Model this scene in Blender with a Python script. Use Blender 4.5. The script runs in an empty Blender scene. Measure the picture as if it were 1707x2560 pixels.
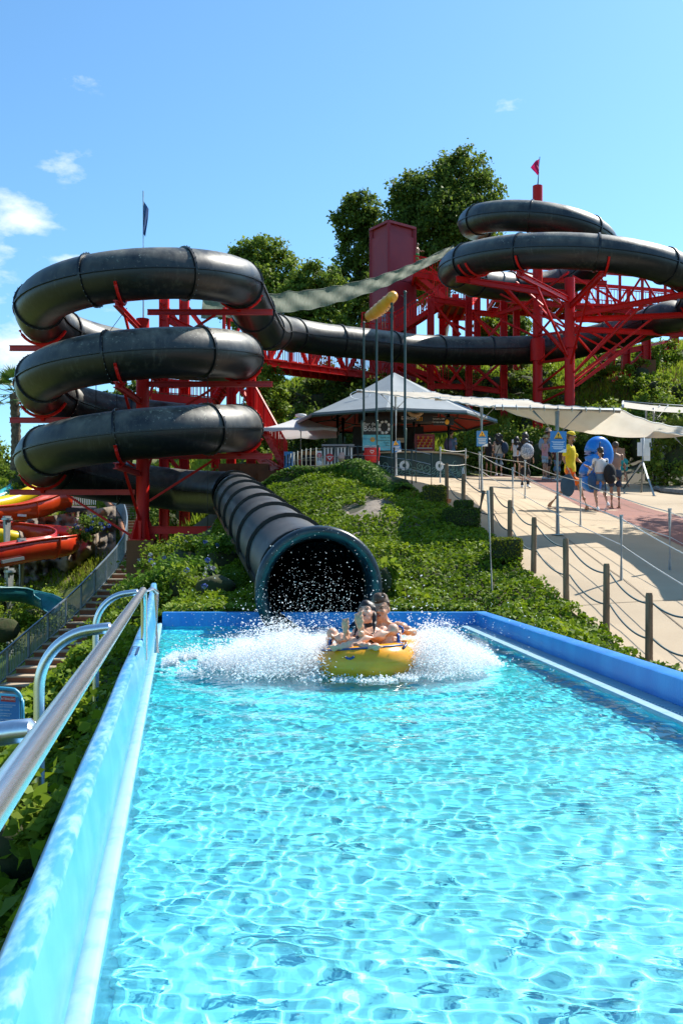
import bpy, bmesh, math, random
import numpy as np
from mathutils import Vector, Matrix, Euler, noise
R = math.radians
random.seed(7); RNG = np.random.default_rng(11)
scene = bpy.context.scene
COL = scene.collection

# ---------------------------------------------------------------- camera
F, CX, HY, EYE = 2489.0, 853.5, 1352.0, 1.28      # focal length in photo pixels, centre column, horizon row, eye height over the water
cam = bpy.data.cameras.new('camera')
cam.lens, cam.sensor_width, cam.sensor_fit = 35.0, 36.0, 'AUTO'
cam.shift_y = (HY - 1280.0) / 2560.0
cam.clip_start, cam.clip_end = 0.05, 3000
camo = bpy.data.objects.new('camera', cam); COL.objects.link(camo)
camo.location = (0, 0, EYE); camo.rotation_euler = (R(90), 0, 0)
scene.camera = camo

# ---------------------------------------------------------------- sun and sky
SUN = Vector((0.83, 0.65, 1.17)).normalized()       # towards the sun: right, behind the towers
sun = bpy.data.lights.new('sun', 'SUN'); sun.energy = 4.4; sun.angle = R(0.55); sun.color = (1.0, 0.94, 0.84)
sun.cycles.is_caustics_light = True
suno = bpy.data.objects.new('sun', sun); COL.objects.link(suno)
suno.rotation_euler = SUN.to_track_quat('Z', 'Y').to_euler()
world = bpy.data.worlds.new('World'); scene.world = world; world.use_nodes = True
wn, wl = world.node_tree.nodes, world.node_tree.links
wn.clear()
w_out = wn.new('ShaderNodeOutputWorld'); w_bg = wn.new('ShaderNodeBackground'); w_sky = wn.new('ShaderNodeTexSky')
w_sky.sky_type = 'NISHITA'; w_sky.sun_disc = False
w_sky.sun_elevation = math.asin(SUN.z); w_sky.sun_rotation = math.atan2(SUN.x, SUN.y)
w_sky.altitude = 50; w_sky.air_density = 1.0; w_sky.dust_density = 0.7; w_sky.ozone_density = 1.6
w_bg.inputs['Strength'].default_value = 0.116
# a few thin summer clouds low on the left of the sky and a wisp on the right
w_tc = wn.new('ShaderNodeTexCoord'); w_noise = wn.new('ShaderNodeTexNoise')
w_noise.inputs['Scale'].default_value = 19.0; w_noise.inputs['Detail'].default_value = 7; w_noise.inputs['Roughness'].default_value = 0.62
w_map = wn.new('ShaderNodeMapping'); w_map.inputs['Scale'].default_value = (1.0, 1.0, 2.2); w_map.inputs['Location'].default_value = (0.37, 0.1, 0.55)
wl.new(w_tc.outputs['Generated'], w_map.inputs['Vector']); wl.new(w_map.outputs['Vector'], w_noise.inputs['Vector'])
def w_math(op, a, b=None, clamp=False):
    n = wn.new('ShaderNodeMath'); n.operation = op; n.use_clamp = clamp
    for i, v in enumerate((a, b)):
        if v is None: continue
        if isinstance(v, (int, float)): n.inputs[i].default_value = v
        else: wl.new(v, n.inputs[i])
    return n.outputs[0]
def w_blob(px, py, rx, ry):
    """soft elliptical patch of cloud cover round the direction of a point of the sky"""
    d = Vector(((px - CX) / F, 1.0, (HY - py) / F)); c = d.normalized()
    sub = wn.new('ShaderNodeVectorMath'); sub.operation = 'SUBTRACT'; wl.new(w_tc.outputs['Generated'], sub.inputs[0]); sub.inputs[1].default_value = c
    mul = wn.new('ShaderNodeVectorMath'); mul.operation = 'MULTIPLY'; wl.new(sub.outputs[0], mul.inputs[0]); mul.inputs[1].default_value = (F / rx, F / rx, F / ry)
    ln = wn.new('ShaderNodeVectorMath'); ln.operation = 'LENGTH'; wl.new(mul.outputs[0], ln.inputs[0])
    return w_math('SUBTRACT', 1.0, ln.outputs['Value'], True)
cover = None
for b, k in (((52, 545, 120, 85), 1.25), ((30, 622, 130, 34), 1.0), ((170, 415, 110, 60), .62), ((30, 860, 230, 95), 1.35), ((160, 540, 110, 60), .6), ((1272, 258, 70, 40), .75),
          ((150, 650, 120, 30), .75), ((275, 775, 60, 28), .7), ((-200, 700, 260, 160), 1.2), ((170, 190, 120, 60), .4)):
    v = w_math('MULTIPLY', w_blob(*b), k)
    cover = v if cover is None else w_math('MAXIMUM', cover, v)
dens = w_math('MULTIPLY', w_math('SUBTRACT', w_math('ADD', w_noise.outputs['Fac'], w_math('MULTIPLY', cover, 0.34)), 0.64), 3.4, True)
dens = w_math('MULTIPLY', dens, w_math('MULTIPLY', cover, 3.0, True), True)
w_mix = wn.new('ShaderNodeMix'); w_mix.data_type = 'RGBA'
wl.new(w_math('MULTIPLY', dens, 0.80), w_mix.inputs['Factor']); w_tint = wn.new('ShaderNodeMix'); w_tint.data_type = 'RGBA'; w_tint.blend_type = 'MULTIPLY'; w_tint.inputs['Factor'].default_value = 1.0; wl.new(w_sky.outputs[0], w_tint.inputs[6]); w_tint.inputs[7].default_value = (0.57, 0.86, 1.00, 1)
wl.new(w_tint.outputs[2], w_mix.inputs[6]); w_mix.inputs[7].default_value = (5.4, 5.8, 6.1, 1)
wl.new(w_mix.outputs[2], w_bg.inputs['Color']); wl.new(w_bg.outputs[0], w_out.inputs[0])

vs = scene.view_settings
vs.view_transform = 'Standard'; vs.look = 'None'; vs.exposure = 0.95; vs.gamma = 1.0; vs.use_curve_mapping = False
cy = scene.cycles
cy.use_denoising = True; cy.max_bounces = 9; cy.diffuse_bounces = 3; cy.glossy_bounces = 4; cy.transmission_bounces = 8; cy.transparent_max_bounces = 16
cy.caustics_refractive = True; cy.caustics_reflective = False; cy.blur_glossy = 0.6; cy.sample_clamp_indirect = 6.0
cy.volume_bounces = 3; cy.volume_step_rate = 1.0; cy.volume_max_steps = 128
cy.use_adaptive_sampling = True; cy.adaptive_threshold = 0.015

# ---------------------------------------------------------------- helpers
def P(px, py, d):
    """photo pixel + distance from the camera (metres) -> point"""
    return Vector(((px - CX) / F * d, d, EYE + (HY - py) / F * d))
def lerp(a, b, t): return a + (b - a) * t
MATS = {}
def mat(name, color, rough=0.5, metal=0.0, spec=0.5, var=0.0, scale=6.0, bump=0.0, bscale=40.0, color2=None, detail=4.0, streak=None, coat=0.0, transl=0.0, coord='Object', mask=(0.42, 0.62)):
    """Principled material whose colour wanders between color and color2 by noise"""
    if name in MATS: return MATS[name]
    m = bpy.data.materials.new(name); MATS[name] = m; m.use_nodes = True
    n, l = m.node_tree.nodes, m.node_tree.links
    b = n['Principled BSDF']
    b.inputs['Roughness'].default_value = rough; b.inputs['Metallic'].default_value = metal
    b.inputs['Specular IOR Level'].default_value = spec; b.inputs['Coat Weight'].default_value = coat
    c1 = tuple(color) + (1,)
    c2 = tuple(color2) + (1,) if color2 else tuple(max(0, v * (1 - var)) for v in color) + (1,)
    tc = n.new('ShaderNodeTexCoord')
    if var > 0 or color2:
        t = n.new('ShaderNodeTexNoise'); t.inputs['Scale'].default_value = scale; t.inputs['Detail'].default_value = detail; t.inputs['Roughness'].default_value = 0.6
        src = tc.outputs[coord]
        if streak:
            mp = n.new('ShaderNodeMapping'); mp.inputs['Scale'].default_value = streak; l.new(src, mp.inputs[0]); src = mp.outputs[0]
        l.new(src, t.inputs['Vector'])
        r = n.new('ShaderNodeMapRange'); r.inputs[1].default_value, r.inputs[2].default_value = mask
        l.new(t.outputs['Fac'], r.inputs[0])
        x = n.new('ShaderNodeMix'); x.data_type = 'RGBA'; x.inputs[6].default_value = c1; x.inputs[7].default_value = c2
        l.new(r.outputs[0], x.inputs['Factor']); l.new(x.outputs[2], b.inputs['Base Color'])
    else: b.inputs['Base Color'].default_value = c1
    if bump > 0:
        t2 = n.new('ShaderNodeTexNoise'); t2.inputs['Scale'].default_value = bscale; t2.inputs['Detail'].default_value = 5
        l.new(tc.outputs[coord], t2.inputs['Vector'])
        bp = n.new('ShaderNodeBump'); bp.inputs['Strength'].default_value = bump; bp.inputs['Distance'].default_value = 0.02
        l.new(t2.outputs['Fac'], bp.inputs['Height']); l.new(bp.outputs[0], b.inputs['Normal'])
    if transl > 0:
        tr = n.new('ShaderNodeBsdfTranslucent'); mx = n.new('ShaderNodeMixShader'); mx.inputs[0].default_value = transl
        if var > 0 or color2: l.new(x.outputs[2], tr.inputs['Color'])
        else: tr.inputs['Color'].default_value = c1
        l.new(b.outputs[0], mx.inputs[1]); l.new(tr.outputs[0], mx.inputs[2]); l.new(mx.outputs[0], n['Material Output'].inputs[0])
    return m

def link(o, parent=None):
    COL.objects.link(o)
    if parent is not None:
        o.parent = parent; o.matrix_parent_inverse = Matrix.Translation(-Vector(parent.get('base', (0, 0, 0))))
    return o
def tag(o, label=None, cat=None, group=None, kind=None):
    if label: o['label'] = label
    if cat: o['category'] = cat
    if group: o['group'] = group
    if kind: o['kind'] = kind
    return o
def thing(name, label, cat, loc=(0, 0, 0), group=None):
    o = bpy.data.objects.new(name, None); o.location = loc; o['base'] = tuple(loc); o.empty_display_size = 0.1
    COL.objects.link(o); return tag(o, label, cat, group)

def frame_of(d):
    d = Vector(d).normalized()
    up = Vector((0, 0, 1)) if abs(d.z) < 0.98 else Vector((1, 0, 0))
    a = d.cross(up).normalized(); b = a.cross(d).normalized()
    return d, a, b
class MB:
    """collects shapes, then links them as one mesh"""
    def __init__(s): s.v, s.f, s.m = [], [], []
    def add(s, vs, fs, mi=0):
        k = len(s.v); s.v += [tuple(p) for p in vs]; s.f += [tuple(i + k for i in f) for f in fs]; s.m += [mi] * len(fs); return s
    def box(s, c, size, rz=0.0, mi=0):
        x, y, z = (v / 2 for v in size); ca, sa = math.cos(rz), math.sin(rz); vs = []
        for sx, sy, sz in ((-1,-1,-1),(1,-1,-1),(1,1,-1),(-1,1,-1),(-1,-1,1),(1,-1,1),(1,1,1),(-1,1,1)):
            vs.append((c[0] + sx*x*ca - sy*y*sa, c[1] + sx*x*sa + sy*y*ca, c[2] + sz*z))
        return s.add(vs, [(3,2,1,0),(4,5,6,7),(0,1,5,4),(1,2,6,5),(2,3,7,6),(3,0,4,7)], mi)
    def bar(s, p, q, w, h=None, mi=0):
        p, q = Vector(p), Vector(q); h = h or w; d, a, b = frame_of(q - p); vs = []
        for o in (p, q):
            for sa, sb in ((-1,-1),(1,-1),(1,1),(-1,1)): vs.append(o + a*(sa*w/2) + b*(sb*h/2))
        return s.add(vs, [(0,1,2,3),(7,6,5,4),(0,4,5,1),(1,5,6,2),(2,6,7,3),(3,7,4,0)], mi)
    def ibeam(s, p, q, w, h, t=0.02, mi=0):
        p, q = Vector(p), Vector(q); d, a, b = frame_of(q - p)
        for k in (-1, 1): s.bar(p + b*(k*(h-t)/2), q + b*(k*(h-t)/2), w, t, mi)
        s.bar(p, q, t, h - 2*t, mi)
        return s
    def tube(s, pts, r, n=10, closed=False, caps=True, mi=0):
        pts = [Vector(p) for p in pts]; N = len(pts)
        rs = [r] * N if isinstance(r, (int, float)) else list(r)
        vs, fs = [], []; prev = None
        for i, p in enumerate(pts):
            if closed: d = pts[(i+1) % N] - pts[i-1]
            else: d = pts[min(i+1, N-1)] - pts[max(i-1, 0)]
            d.normalize()
            if prev is None: _, a, b = frame_of(d)
            else:
                a = prev - d * prev.dot(d)
                if a.length < 1e-5: _, a, b = frame_of(d)
                a.normalize(); b = d.cross(a)
            prev = a
            for j in range(n):
                t = 2*math.pi*j/n; vs.append(p + (a*math.cos(t) + b*math.sin(t)) * rs[i])
        for i in range(N if closed else N-1):
            for j in range(n):
                i2 = (i+1) % N; fs.append((i*n+j, i*n+(j+1)%n, i2*n+(j+1)%n, i2*n+j))
        if caps and not closed: fs += [tuple(range(n))[::-1], tuple((N-1)*n+j for j in range(n))]
        return s.add(vs, fs, mi)
    def lathe(s, prof, c=(0,0,0), n=16, mi=0, axis=None):
        vs, fs = [], []; c = Vector(c)
        if axis is not None: d, a, b = frame_of(axis)
        for (r, z) in prof:
            for j in range(n):
                t = 2*math.pi*j/n
                vs.append(c + (Vector((r*math.cos(t), r*math.sin(t), z)) if axis is None else a*(r*math.cos(t)) + b*(r*math.sin(t)) + d*z))
        for i in range(len(prof)-1):
            for j in range(n): fs.append((i*n+j, i*n+(j+1)%n, (i+1)*n+(j+1)%n, (i+1)*n+j))
        if prof[0][0] > 1e-6: fs.append(tuple(range(n))[::-1])
        if prof[-1][0] > 1e-6: fs.append(tuple((len(prof)-1)*n+j for j in range(n)))
        return s.add(vs, fs, mi)
    def prism(s, poly, off, mi=0):
        """closed polygon (list of points) pushed along off"""
        n = len(poly); off = Vector(off); vs = [Vector(p) for p in poly] + [Vector(p) + off for p in poly]
        return s.add(vs, [tuple(range(n))[::-1], tuple(range(n, 2*n))] + [(i, (i+1)%n, n+(i+1)%n, n+i) for i in range(n)], mi)
    def grid(s, rows, mi=0, wrap=False):
        n = len(rows[0]); vs = [p for r in rows for p in r]; fs = []
        for i in range(len(rows)-1):
            for j in range(n if wrap else n-1): fs.append((i*n+j, i*n+(j+1)%n, (i+1)*n+(j+1)%n, (i+1)*n+j))
        return s.add(vs, fs, mi)
    def ball(s, c, r, n=10, m=7, sc=(1,1,1), mi=0):
        return s.lathe2(c, r, n, m, sc, mi)
    def lathe2(s, c, r, n, m, sc, mi):
        vs, fs = [], []
        for i in range(m+1):
            a = math.pi*i/m
            for j in range(n):
                t = 2*math.pi*j/n
                vs.append((c[0]+r*sc[0]*math.sin(a)*math.cos(t), c[1]+r*sc[1]*math.sin(a)*math.sin(t), c[2]-r*sc[2]*math.cos(a)))
        for i in range(m):
            for j in range(n): fs.append((i*n+j, i*n+(j+1)%n, (i+1)*n+(j+1)%n, (i+1)*n+j))
        return s.add(vs, fs, mi)
    def mesh(s, name, mats=(), smooth=False, angle=None):
        me = bpy.data.meshes.new(name); me.from_pydata(s.v, [], s.f); 
        for m in (mats if isinstance(mats, (list, tuple)) else [mats]): me.materials.append(m)
        if len(me.materials) > 1: me.polygons.foreach_set('material_index', s.m)
        if smooth:
            if angle: me.shade_smooth(); me.set_sharp_from_angle(angle=R(angle))
            else: me.shade_smooth()
        me.update(); return me
    def build(s, name, mats, parent=None, smooth=False, angle=None, **kw):
        o = bpy.data.objects.new(name, s.mesh(name, mats, smooth, angle)); link(o, parent); tag(o, **kw); return o
def np_mesh(name, verts, faces, mats, parent=None, smooth=False, mi=None, attr=None, **kw):
    """verts (N,3), faces (M,k) arrays with constant k"""
    me = bpy.data.meshes.new(name); verts = np.asarray(verts, np.float32); faces = np.asarray(faces, np.int32); k = faces.shape[1]
    me.vertices.add(len(verts)); me.vertices.foreach_set('co', verts.ravel())
    me.loops.add(faces.size); me.loops.foreach_set('vertex_index', faces.ravel())
    me.polygons.add(len(faces)); me.polygons.foreach_set('loop_start', np.arange(0, faces.size, k, dtype=np.int32)); me.polygons.foreach_set('loop_total', np.full(len(faces), k, np.int32))
    for m in (mats if isinstance(mats, (list, tuple)) else [mats]): me.materials.append(m)
    if mi is not None: me.polygons.foreach_set('material_index', np.asarray(mi, np.int32))
    me.update(calc_edges=True)
    if attr is not None:
        a = me.attributes.new('tint', 'FLOAT', 'POINT'); a.data.foreach_set('value', np.asarray(attr, np.float32))
    if smooth: me.shade_smooth()
    o = bpy.data.objects.new(name, me); link(o, parent); tag(o, **kw); return o
def copy_tree(o, loc=None, label=None):
    c = o.copy(); COL.objects.link(c)
    for ch in o.children:
        k = ch.copy(); COL.objects.link(k); k.parent = c
        for g in ch.children:
            kk = g.copy(); COL.objects.link(kk); kk.parent = k
    if loc is not None: c.location = loc
    if label: c['label'] = label
    return c
def catmull(pts, step):
    """dense points along a Catmull-Rom spline, about step metres apart"""
    pts = [Vector(p) for p in pts]; out = []
    for i in range(len(pts)-1):
        p0, p1, p2, p3 = pts[max(i-1,0)], pts[i], pts[i+1], pts[min(i+2,len(pts)-1)]
        n = max(2, int((p2-p1).length/step))
        for k in range(n):
            t = k/n; out.append(0.5*((2*p1) + (p2-p0)*t + (2*p0-5*p1+4*p2-p3)*t*t + (3*p1-p0-3*p2+p3)*t**3))
    out.append(pts[-1]); return out
def text(name, body, loc, size, rot, m, parent=None, align='CENTER', extrude=0.001, sx=1.0):
    cu = bpy.data.curves.new(name, 'FONT'); cu.body = body; cu.size = size; cu.align_x = align; cu.align_y = 'CENTER'; cu.extrude = extrude; cu.resolution_u = 2
    tmp = bpy.data.objects.new(name, cu); COL.objects.link(tmp); dg = bpy.context.evaluated_depsgraph_get(); dg.update()
    me = bpy.data.meshes.new_from_object(tmp.evaluated_get(dg)); bpy.data.objects.remove(tmp); bpy.data.curves.remove(cu)
    me.transform(Matrix.LocRotScale(Vector(loc), Euler(rot), Vector((sx, 1, 1)))); me.materials.clear(); me.materials.append(m)
    o = bpy.data.objects.new(name, me); link(o, parent); return o
# ================================================================= pool
WS = -0.1647                                     # sideways run of the pool's left wall per metre of distance
def WX(L, y): return -L + WS * y
YB, YN = 14.9, -2.5                              # back wall, near end
def right_x(y): return 2.0 + (14.9 - y) * 0.077  # inner face of the right wall
M_BLUE = mat('pool_paint_blue', (0.025, 0.19, 0.58), 0.35, color2=(0.05, 0.29, 0.68), scale=2, streak=(1, 1, .3), bump=0.15, bscale=60, mask=(0.35, 0.7))
M_RIM = mat('pool_rim_pale_blue', (0.06, 0.30, 0.66), 0.28, color2=(0.26, 0.54, 0.74), scale=9, mask=(0.42, 0.66), detail=9, streak=(3, 1, 1))
M_FACE = mat('pool_liner_pale', (0.065, 0.31, 0.50), 0.3, color2=(0.12, 0.39, 0.57), scale=2.5, bump=0.06, bscale=9)
M_LEDGE = mat('pool_ledge_white', (0.30, 0.47, 0.54), 0.4, color2=(0.16, 0.38, 0.50), scale=8, mask=(0.5, 0.75))
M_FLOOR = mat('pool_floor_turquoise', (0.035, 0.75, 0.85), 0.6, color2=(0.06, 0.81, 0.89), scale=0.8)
def painted_absorption(m):
    # imitates light loss in the water: floor colour painted paler towards the near end
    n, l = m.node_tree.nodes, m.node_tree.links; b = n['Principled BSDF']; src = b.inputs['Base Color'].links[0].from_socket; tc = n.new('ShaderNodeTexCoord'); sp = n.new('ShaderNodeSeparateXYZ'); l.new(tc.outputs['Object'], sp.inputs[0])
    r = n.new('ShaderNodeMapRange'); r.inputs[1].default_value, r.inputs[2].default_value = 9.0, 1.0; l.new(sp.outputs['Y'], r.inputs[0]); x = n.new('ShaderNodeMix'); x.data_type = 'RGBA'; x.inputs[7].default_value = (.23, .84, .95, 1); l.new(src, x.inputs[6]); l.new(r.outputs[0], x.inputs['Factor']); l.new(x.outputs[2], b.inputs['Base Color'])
painted_absorption(M_FLOOR)
def water_mat():
    m = bpy.data.materials.new('pool_water'); m.use_nodes = True; n, l = m.node_tree.nodes, m.node_tree.links
    n.remove(n['Principled BSDF'])
    g = n.new('ShaderNodeBsdfGlass'); g.inputs['IOR'].default_value = 1.33; g.inputs['Roughness'].default_value = 0.0; g.inputs['Color'].default_value = (0.95, 1.0, 1.0, 1)
    l.new(g.outputs[0], n['Material Output'].inputs['Surface']); return m
M_WATER = water_mat()

pool = thing('swimming_pool', 'long pale blue landing pool of turquoise water at the mouth of the black tube', 'pool', (0, 6, 0))
DEP = -0.34
fl = MB()
ys = np.linspace(YN, YB, 60); rows = []
for y in ys: rows.append([(lerp(WX(0.28, y), right_x(y) + 0.05, t), y, DEP) for t in np.linspace(0, 1, 16)])
fl.grid(rows)
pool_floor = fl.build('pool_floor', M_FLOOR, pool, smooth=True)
# left wall: liner face, ledge at the water line and round rim
def sweep_left(prof, y0, y1, n=40, rise=None):
    rows = []
    for y in np.linspace(y0, y1, n):
        k = 0.0 if rise is None else rise(y)
        rows.append([(WX(L, y), y, z + (k if z > 0.1 else 0)) for (L, z) in prof])
    return rows
fin = lambda y: 0.26 * max(0.0, (y - 11.2) / 3.7) ** 1.3 + 0.006 * math.sin(y * 2.1)
g = MB(); g.grid(sweep_left([(0.21, DEP), (0.22, -0.05), (0.224, 0.025)], YN, YB)); wall_l = g.build('liner', M_FACE, pool, True, 40)
g = MB(); g.grid(sweep_left([(0.224, 0.02), (0.226, 0.045), (0.24, 0.055), (0.28, 0.05), (0.292, 0.04)], YN, YB)); g.build('ledge', M_LEDGE, pool, True)
g = MB(); g.grid(sweep_left([(0.290, 0.038), (0.296, 0.06), (0.286, 0.14), (0.292, 0.24), (0.312, 0.372)], YN, YB, 60, fin)); g.build('wall', M_FACE, pool, True)
g = MB(); g.grid(sweep_left([(0.308, 0.36), (0.314, 0.382), (0.335, 0.392), (0.375, 0.388), (0.392, 0.375), (0.396, 0.33), (0.398, -0.9)], YN, YB, 60, fin)); g.build('rim', M_RIM, pool, True, 50)
# back wall and right wall with white overflow grille
g = MB(); xl, xr = WX(0.224, YB), right_x(YB)
g.prism([(xl, YB, DEP), (xr + .02, YB, DEP), (xr + .02, YB + .16, DEP), (xl, YB + .16, DEP)], (0, 0, 0.208 - DEP)); g.build('wall', M_BLUE, pool)
g = MB(); rows = []
for y in np.linspace(YB + .158, YN, 40):
    x = right_x(y); top = 0.215 + 0.02 * (14.9 - y) / 7
    rows.append([(x, y, 0.0), (x, y, top - .01), (x + .012, y, top), (x + .17, y, top), (x + .185, y, top - .015), (x + .185, y, -1.0)])
g.grid(rows); g.build('wall', M_BLUE, pool, True, 40)
g = MB(); rows = []
for y in np.linspace(YB - .01, YN, 40):
    x = right_x(y); rows.append([(x + .004, y, 0.022), (x - .24, y, 0.018), (x - .252, y, 0.005), (x - .256, y, -.05)])
g.grid(rows); ledge_r = g.build('ledge', M_LEDGE, pool, True, 40)
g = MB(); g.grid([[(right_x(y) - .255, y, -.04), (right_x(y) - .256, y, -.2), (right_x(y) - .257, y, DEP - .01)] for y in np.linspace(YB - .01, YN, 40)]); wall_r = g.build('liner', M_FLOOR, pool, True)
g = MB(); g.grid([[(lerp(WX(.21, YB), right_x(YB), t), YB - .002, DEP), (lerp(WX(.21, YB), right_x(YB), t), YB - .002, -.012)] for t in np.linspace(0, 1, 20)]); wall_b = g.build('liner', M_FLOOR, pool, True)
g = MB()
for i in range(150):
    y = 13.2 - i * 0.062; x = right_x(y); g.box((x - .075, y, 0.0255), (.135, .018, .01), 0.077)
gr = g.build('grille', M_LEDGE, pool); gr['kind'] = 'stuff'

# water: one rippled sheet
nx, ny = 230, 920
tt = np.linspace(0, 1, nx); yy = YN + (YB - 0.004 - YN) * np.linspace(0, 1, ny) ** 1.0
Y = np.repeat(yy[:, None], nx, 1)
XL = (-0.2245 + WS * Y); XR = 2.0 + (14.9 - Y) * 0.077 - 0.02
X = XL + (XR - XL) * tt[None, :]
RAFT = P(915, 1640, 9.6); RAFT.z = 0.0
def water_height(X, Y):
    Z = np.zeros_like(X); r = np.random.default_rng(5)
    for i in range(72):
        lam = 0.07 * (1.2 / 0.07) ** (r.random() ** 1.25); k = 2 * math.pi / lam
        th = r.normal(-1.45, 0.85); amp = 0.00132 * (lam / 0.5) ** 0.66 * (0.55 + 0.9 * r.random())
        ph = r.random() * 6.283
        Z += amp * (0.62 + 0.55 * np.sin(0.9 * X + 1.7 * np.sin(0.55 * Y + i * 0.31) + i) * np.sin(0.8 * Y + 0.7 * X + 2.1 * i)) * np.sin(k * (np.cos(th) * X + np.sin(th) * Y) + ph + 0.6 * np.sin(1.3 * X + 0.9 * Y + i))
    D = np.hypot(X - RAFT.x, Y - RAFT.y)
    Z += 0.019 * np.exp(-D / 2.6) * np.sin(2 * math.pi * D / 0.62) * np.clip(D - .3, 0, 1)
    return Z
Z = water_height(X, Y)
# churned water round the raft
D = np.hypot((X - RAFT.x) / 1.5, (Y - RAFT.y - .6) / 1.1)
idx = np.arange(nx * ny).reshape(ny, nx)
faces = np.stack([idx[:-1, :-1], idx[:-1, 1:], idx[1:, 1:], idx[1:, :-1]], -1).reshape(-1, 4)
water = np_mesh('water', np.stack([X, Y, Z], -1).reshape(-1, 3), faces, M_WATER, None, True, kind='structure')
water.cycles.is_caustics_caster = True
for o in (pool_floor, wall_l, ledge_r, wall_r, wall_b): o.cycles.is_caustics_receiver = True
# ================================================================= terrain
CP = np.array([
 # valley left of the pool
 (-1.6,0,-.7),(-3,2,-1.5),(-6,2,-3.2),(-1.2,-6,-.8),(-2.1,6,-.45),(-2.6,9,-.40),(-3.4,9,-.95),(-4.4,9,-1.7),(-7,8,-3.4),(-3.1,13,-.25),(-3.9,13,-.8),(-5,13,-1.7),(-8,14,-3.4),(-12,14,-4.8),(-3.4,16,-.15),(-4.4,16,-.95),
 (-3.6,20,-.2),(-4.5,20,-.75),(-5.6,20,-2.0),(-7,20,-3.0),(-5.2,26,-.9),(-6.6,26,-2.0),(-9,25,-3.6),(-12,24,-4.8),(-6.4,31.7,-1.0),(-8,31.7,-2.4),(-9.5,33,-3.4),(-12,35,-4.4),(-10.5,37,-3.7),(-11,40,-3.0),(-9.4,41,-2.2),(-10.3,46.5,-.7),(-9,46,-.3),(-11.2,52,.6),(-11.8,54.5,1.2),(-13.5,60,2.6),(-15.4,65,3.5),(-16,44,-5.2),(-20,38,-5.5),
 (-18,60,4.2),(-21,62,4.9),(-27,60,4.6),(-17,53,0),(-6.6,37,1.2),(-7.4,44,2.6),(-25,25,-5),(-40,40,-4),
 # bank behind the pool, up to the hedge
 (-2.7,15.2,.1),(-1,15.2,.1),(.5,15.2,.1),(2.1,15.2,.1),(-3.3,19,.15),(-2.0,19,.3),(-.5,18.5,.55),(1.0,18,.85),(2.3,17.6,.85),(-4.2,24,.2),(-2.4,23.5,1.0),(-.8,22.5,1.55),(.8,21.5,1.75),(2.1,20.5,1.5),
 (1.5,24.3,2.42),(.7,28,3.1),(-.9,27.5,2.9),(-2.2,27.2,2.6),(-3.3,27.6,1.6),(-4.3,28.5,1.3),(-3.2,31.5,2.6),(-3.0,36,3.4),(-4.6,36,2.4),(-1.5,32,3.3),
 # paved ramp right of the pool, up to the bar
 (2.5,13,.12),(2.55,11,0.0),(2.75,9,-.25),(3.0,6,-.7),(3.2,2,-1.0),(3.7,12,-.31),(3.6,13.6,.04),(3.43,15.2,.38),(3.25,16.9,.74),(3.14,18.6,1.11),(3.04,20.2,1.42),(2.75,22,1.82),(2.5,23.8,2.18),
 (5.6,17.1,.77),(4.5,16,.62),(8,16,.62),(6,11,-.35),(9,11,-.4),(5.35,22.3,1.62),(4.97,27,2.4),(6.97,26.8,2.1),(10,25.5,2.0),(3.8,30.7,3.05),(2.97,30,3.03),(1.5,30.5,3.2),(2,36.5,3.62),(6.1,40,3.9),(9.3,33,3.0),(9.5,31,2.75),(11.3,35,3.25),(13,29,2.7),(0,38,3.6),
 (6,5,-1.2),(12,8,-1.0),(4,0,-1.3),(8,42,4.0),(3,44,4.2),(-1,46,4.6),
 # hillside behind
 (8,49,4.5),(11.5,44.5,4.3),(12.5,48,6.2),(14,42,5.0),(9,55,8.4),(12,56,9.6),(15.9,52,9.8),(17.5,55,10.7),(4,56,9.3),(0,57,10.9),(-4.5,57,10.0),(-2.5,50,6.9),(1,50,6.8),(10,64,12.0),(18,62,13),(0,70,13),(-8,68,8.6),(30,60,14),(22,45,7.5),(16,36,4.4),
 (0,100,12),(40,100,16),(-40,110,5),(-70,60,2),(60,40,8),(80,120,14),(-120,200,4),(120,200,10),(0,300,8),(40,0,0),(40,-40,-1),(-40,-40,-5),(0,-40,-1)], float)
def _phi(r): return r
_n = len(CP); _d = np.hypot(CP[:, None, 0] - CP[None, :, 0], CP[:, None, 1] - CP[None, :, 1])
_A = np.zeros((_n + 3, _n + 3)); _A[:_n, :_n] = _phi(_d) - np.eye(_n) * 0.25; _A[:_n, _n] = 1; _A[:_n, _n+1:] = CP[:, :2]; _A[_n, :_n] = 1; _A[_n+1:, :_n] = CP[:, :2].T
_w = np.linalg.solve(_A, np.concatenate([CP[:, 2], np.zeros(3)]))
def hmap(x, y):
    x = np.asarray(x, float); y = np.asarray(y, float); sh = x.shape; x = x.ravel(); y = y.ravel(); out = np.empty(len(x))
    for i in range(0, len(x), 20000):
        a, b = x[i:i+20000], y[i:i+20000]
        out[i:i+20000] = _phi(np.hypot(a[:, None] - CP[None, :, 0], b[:, None] - CP[None, :, 1])) @ _w[:_n] + _w[_n] + a * _w[_n+1] + b * _w[_n+2]
    far = np.clip((np.hypot(x, y) - 150) / 250, 0, 1); out = out * (1 - far) + 2.0 * far
    return out.reshape(sh)
def h(x, y): return float(hmap(np.array([x]), np.array([y]))[0])
def gp(x, y, dz=0.0): return Vector((x, y, h(x, y) + dz))
def G(px, py, d0=6.0, d1=90.0):
    """where the line of sight through a photo pixel meets the ground"""
    ds = np.arange(d0, d1, 0.05); xs = (px - CX) / F * ds; zs = EYE + (HY - py) / F * ds
    hit = np.nonzero(zs <= hmap(xs, ds))[0]
    d = ds[hit[0]] if len(hit) else d1
    return gp((px - CX) / F * d, d)

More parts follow.
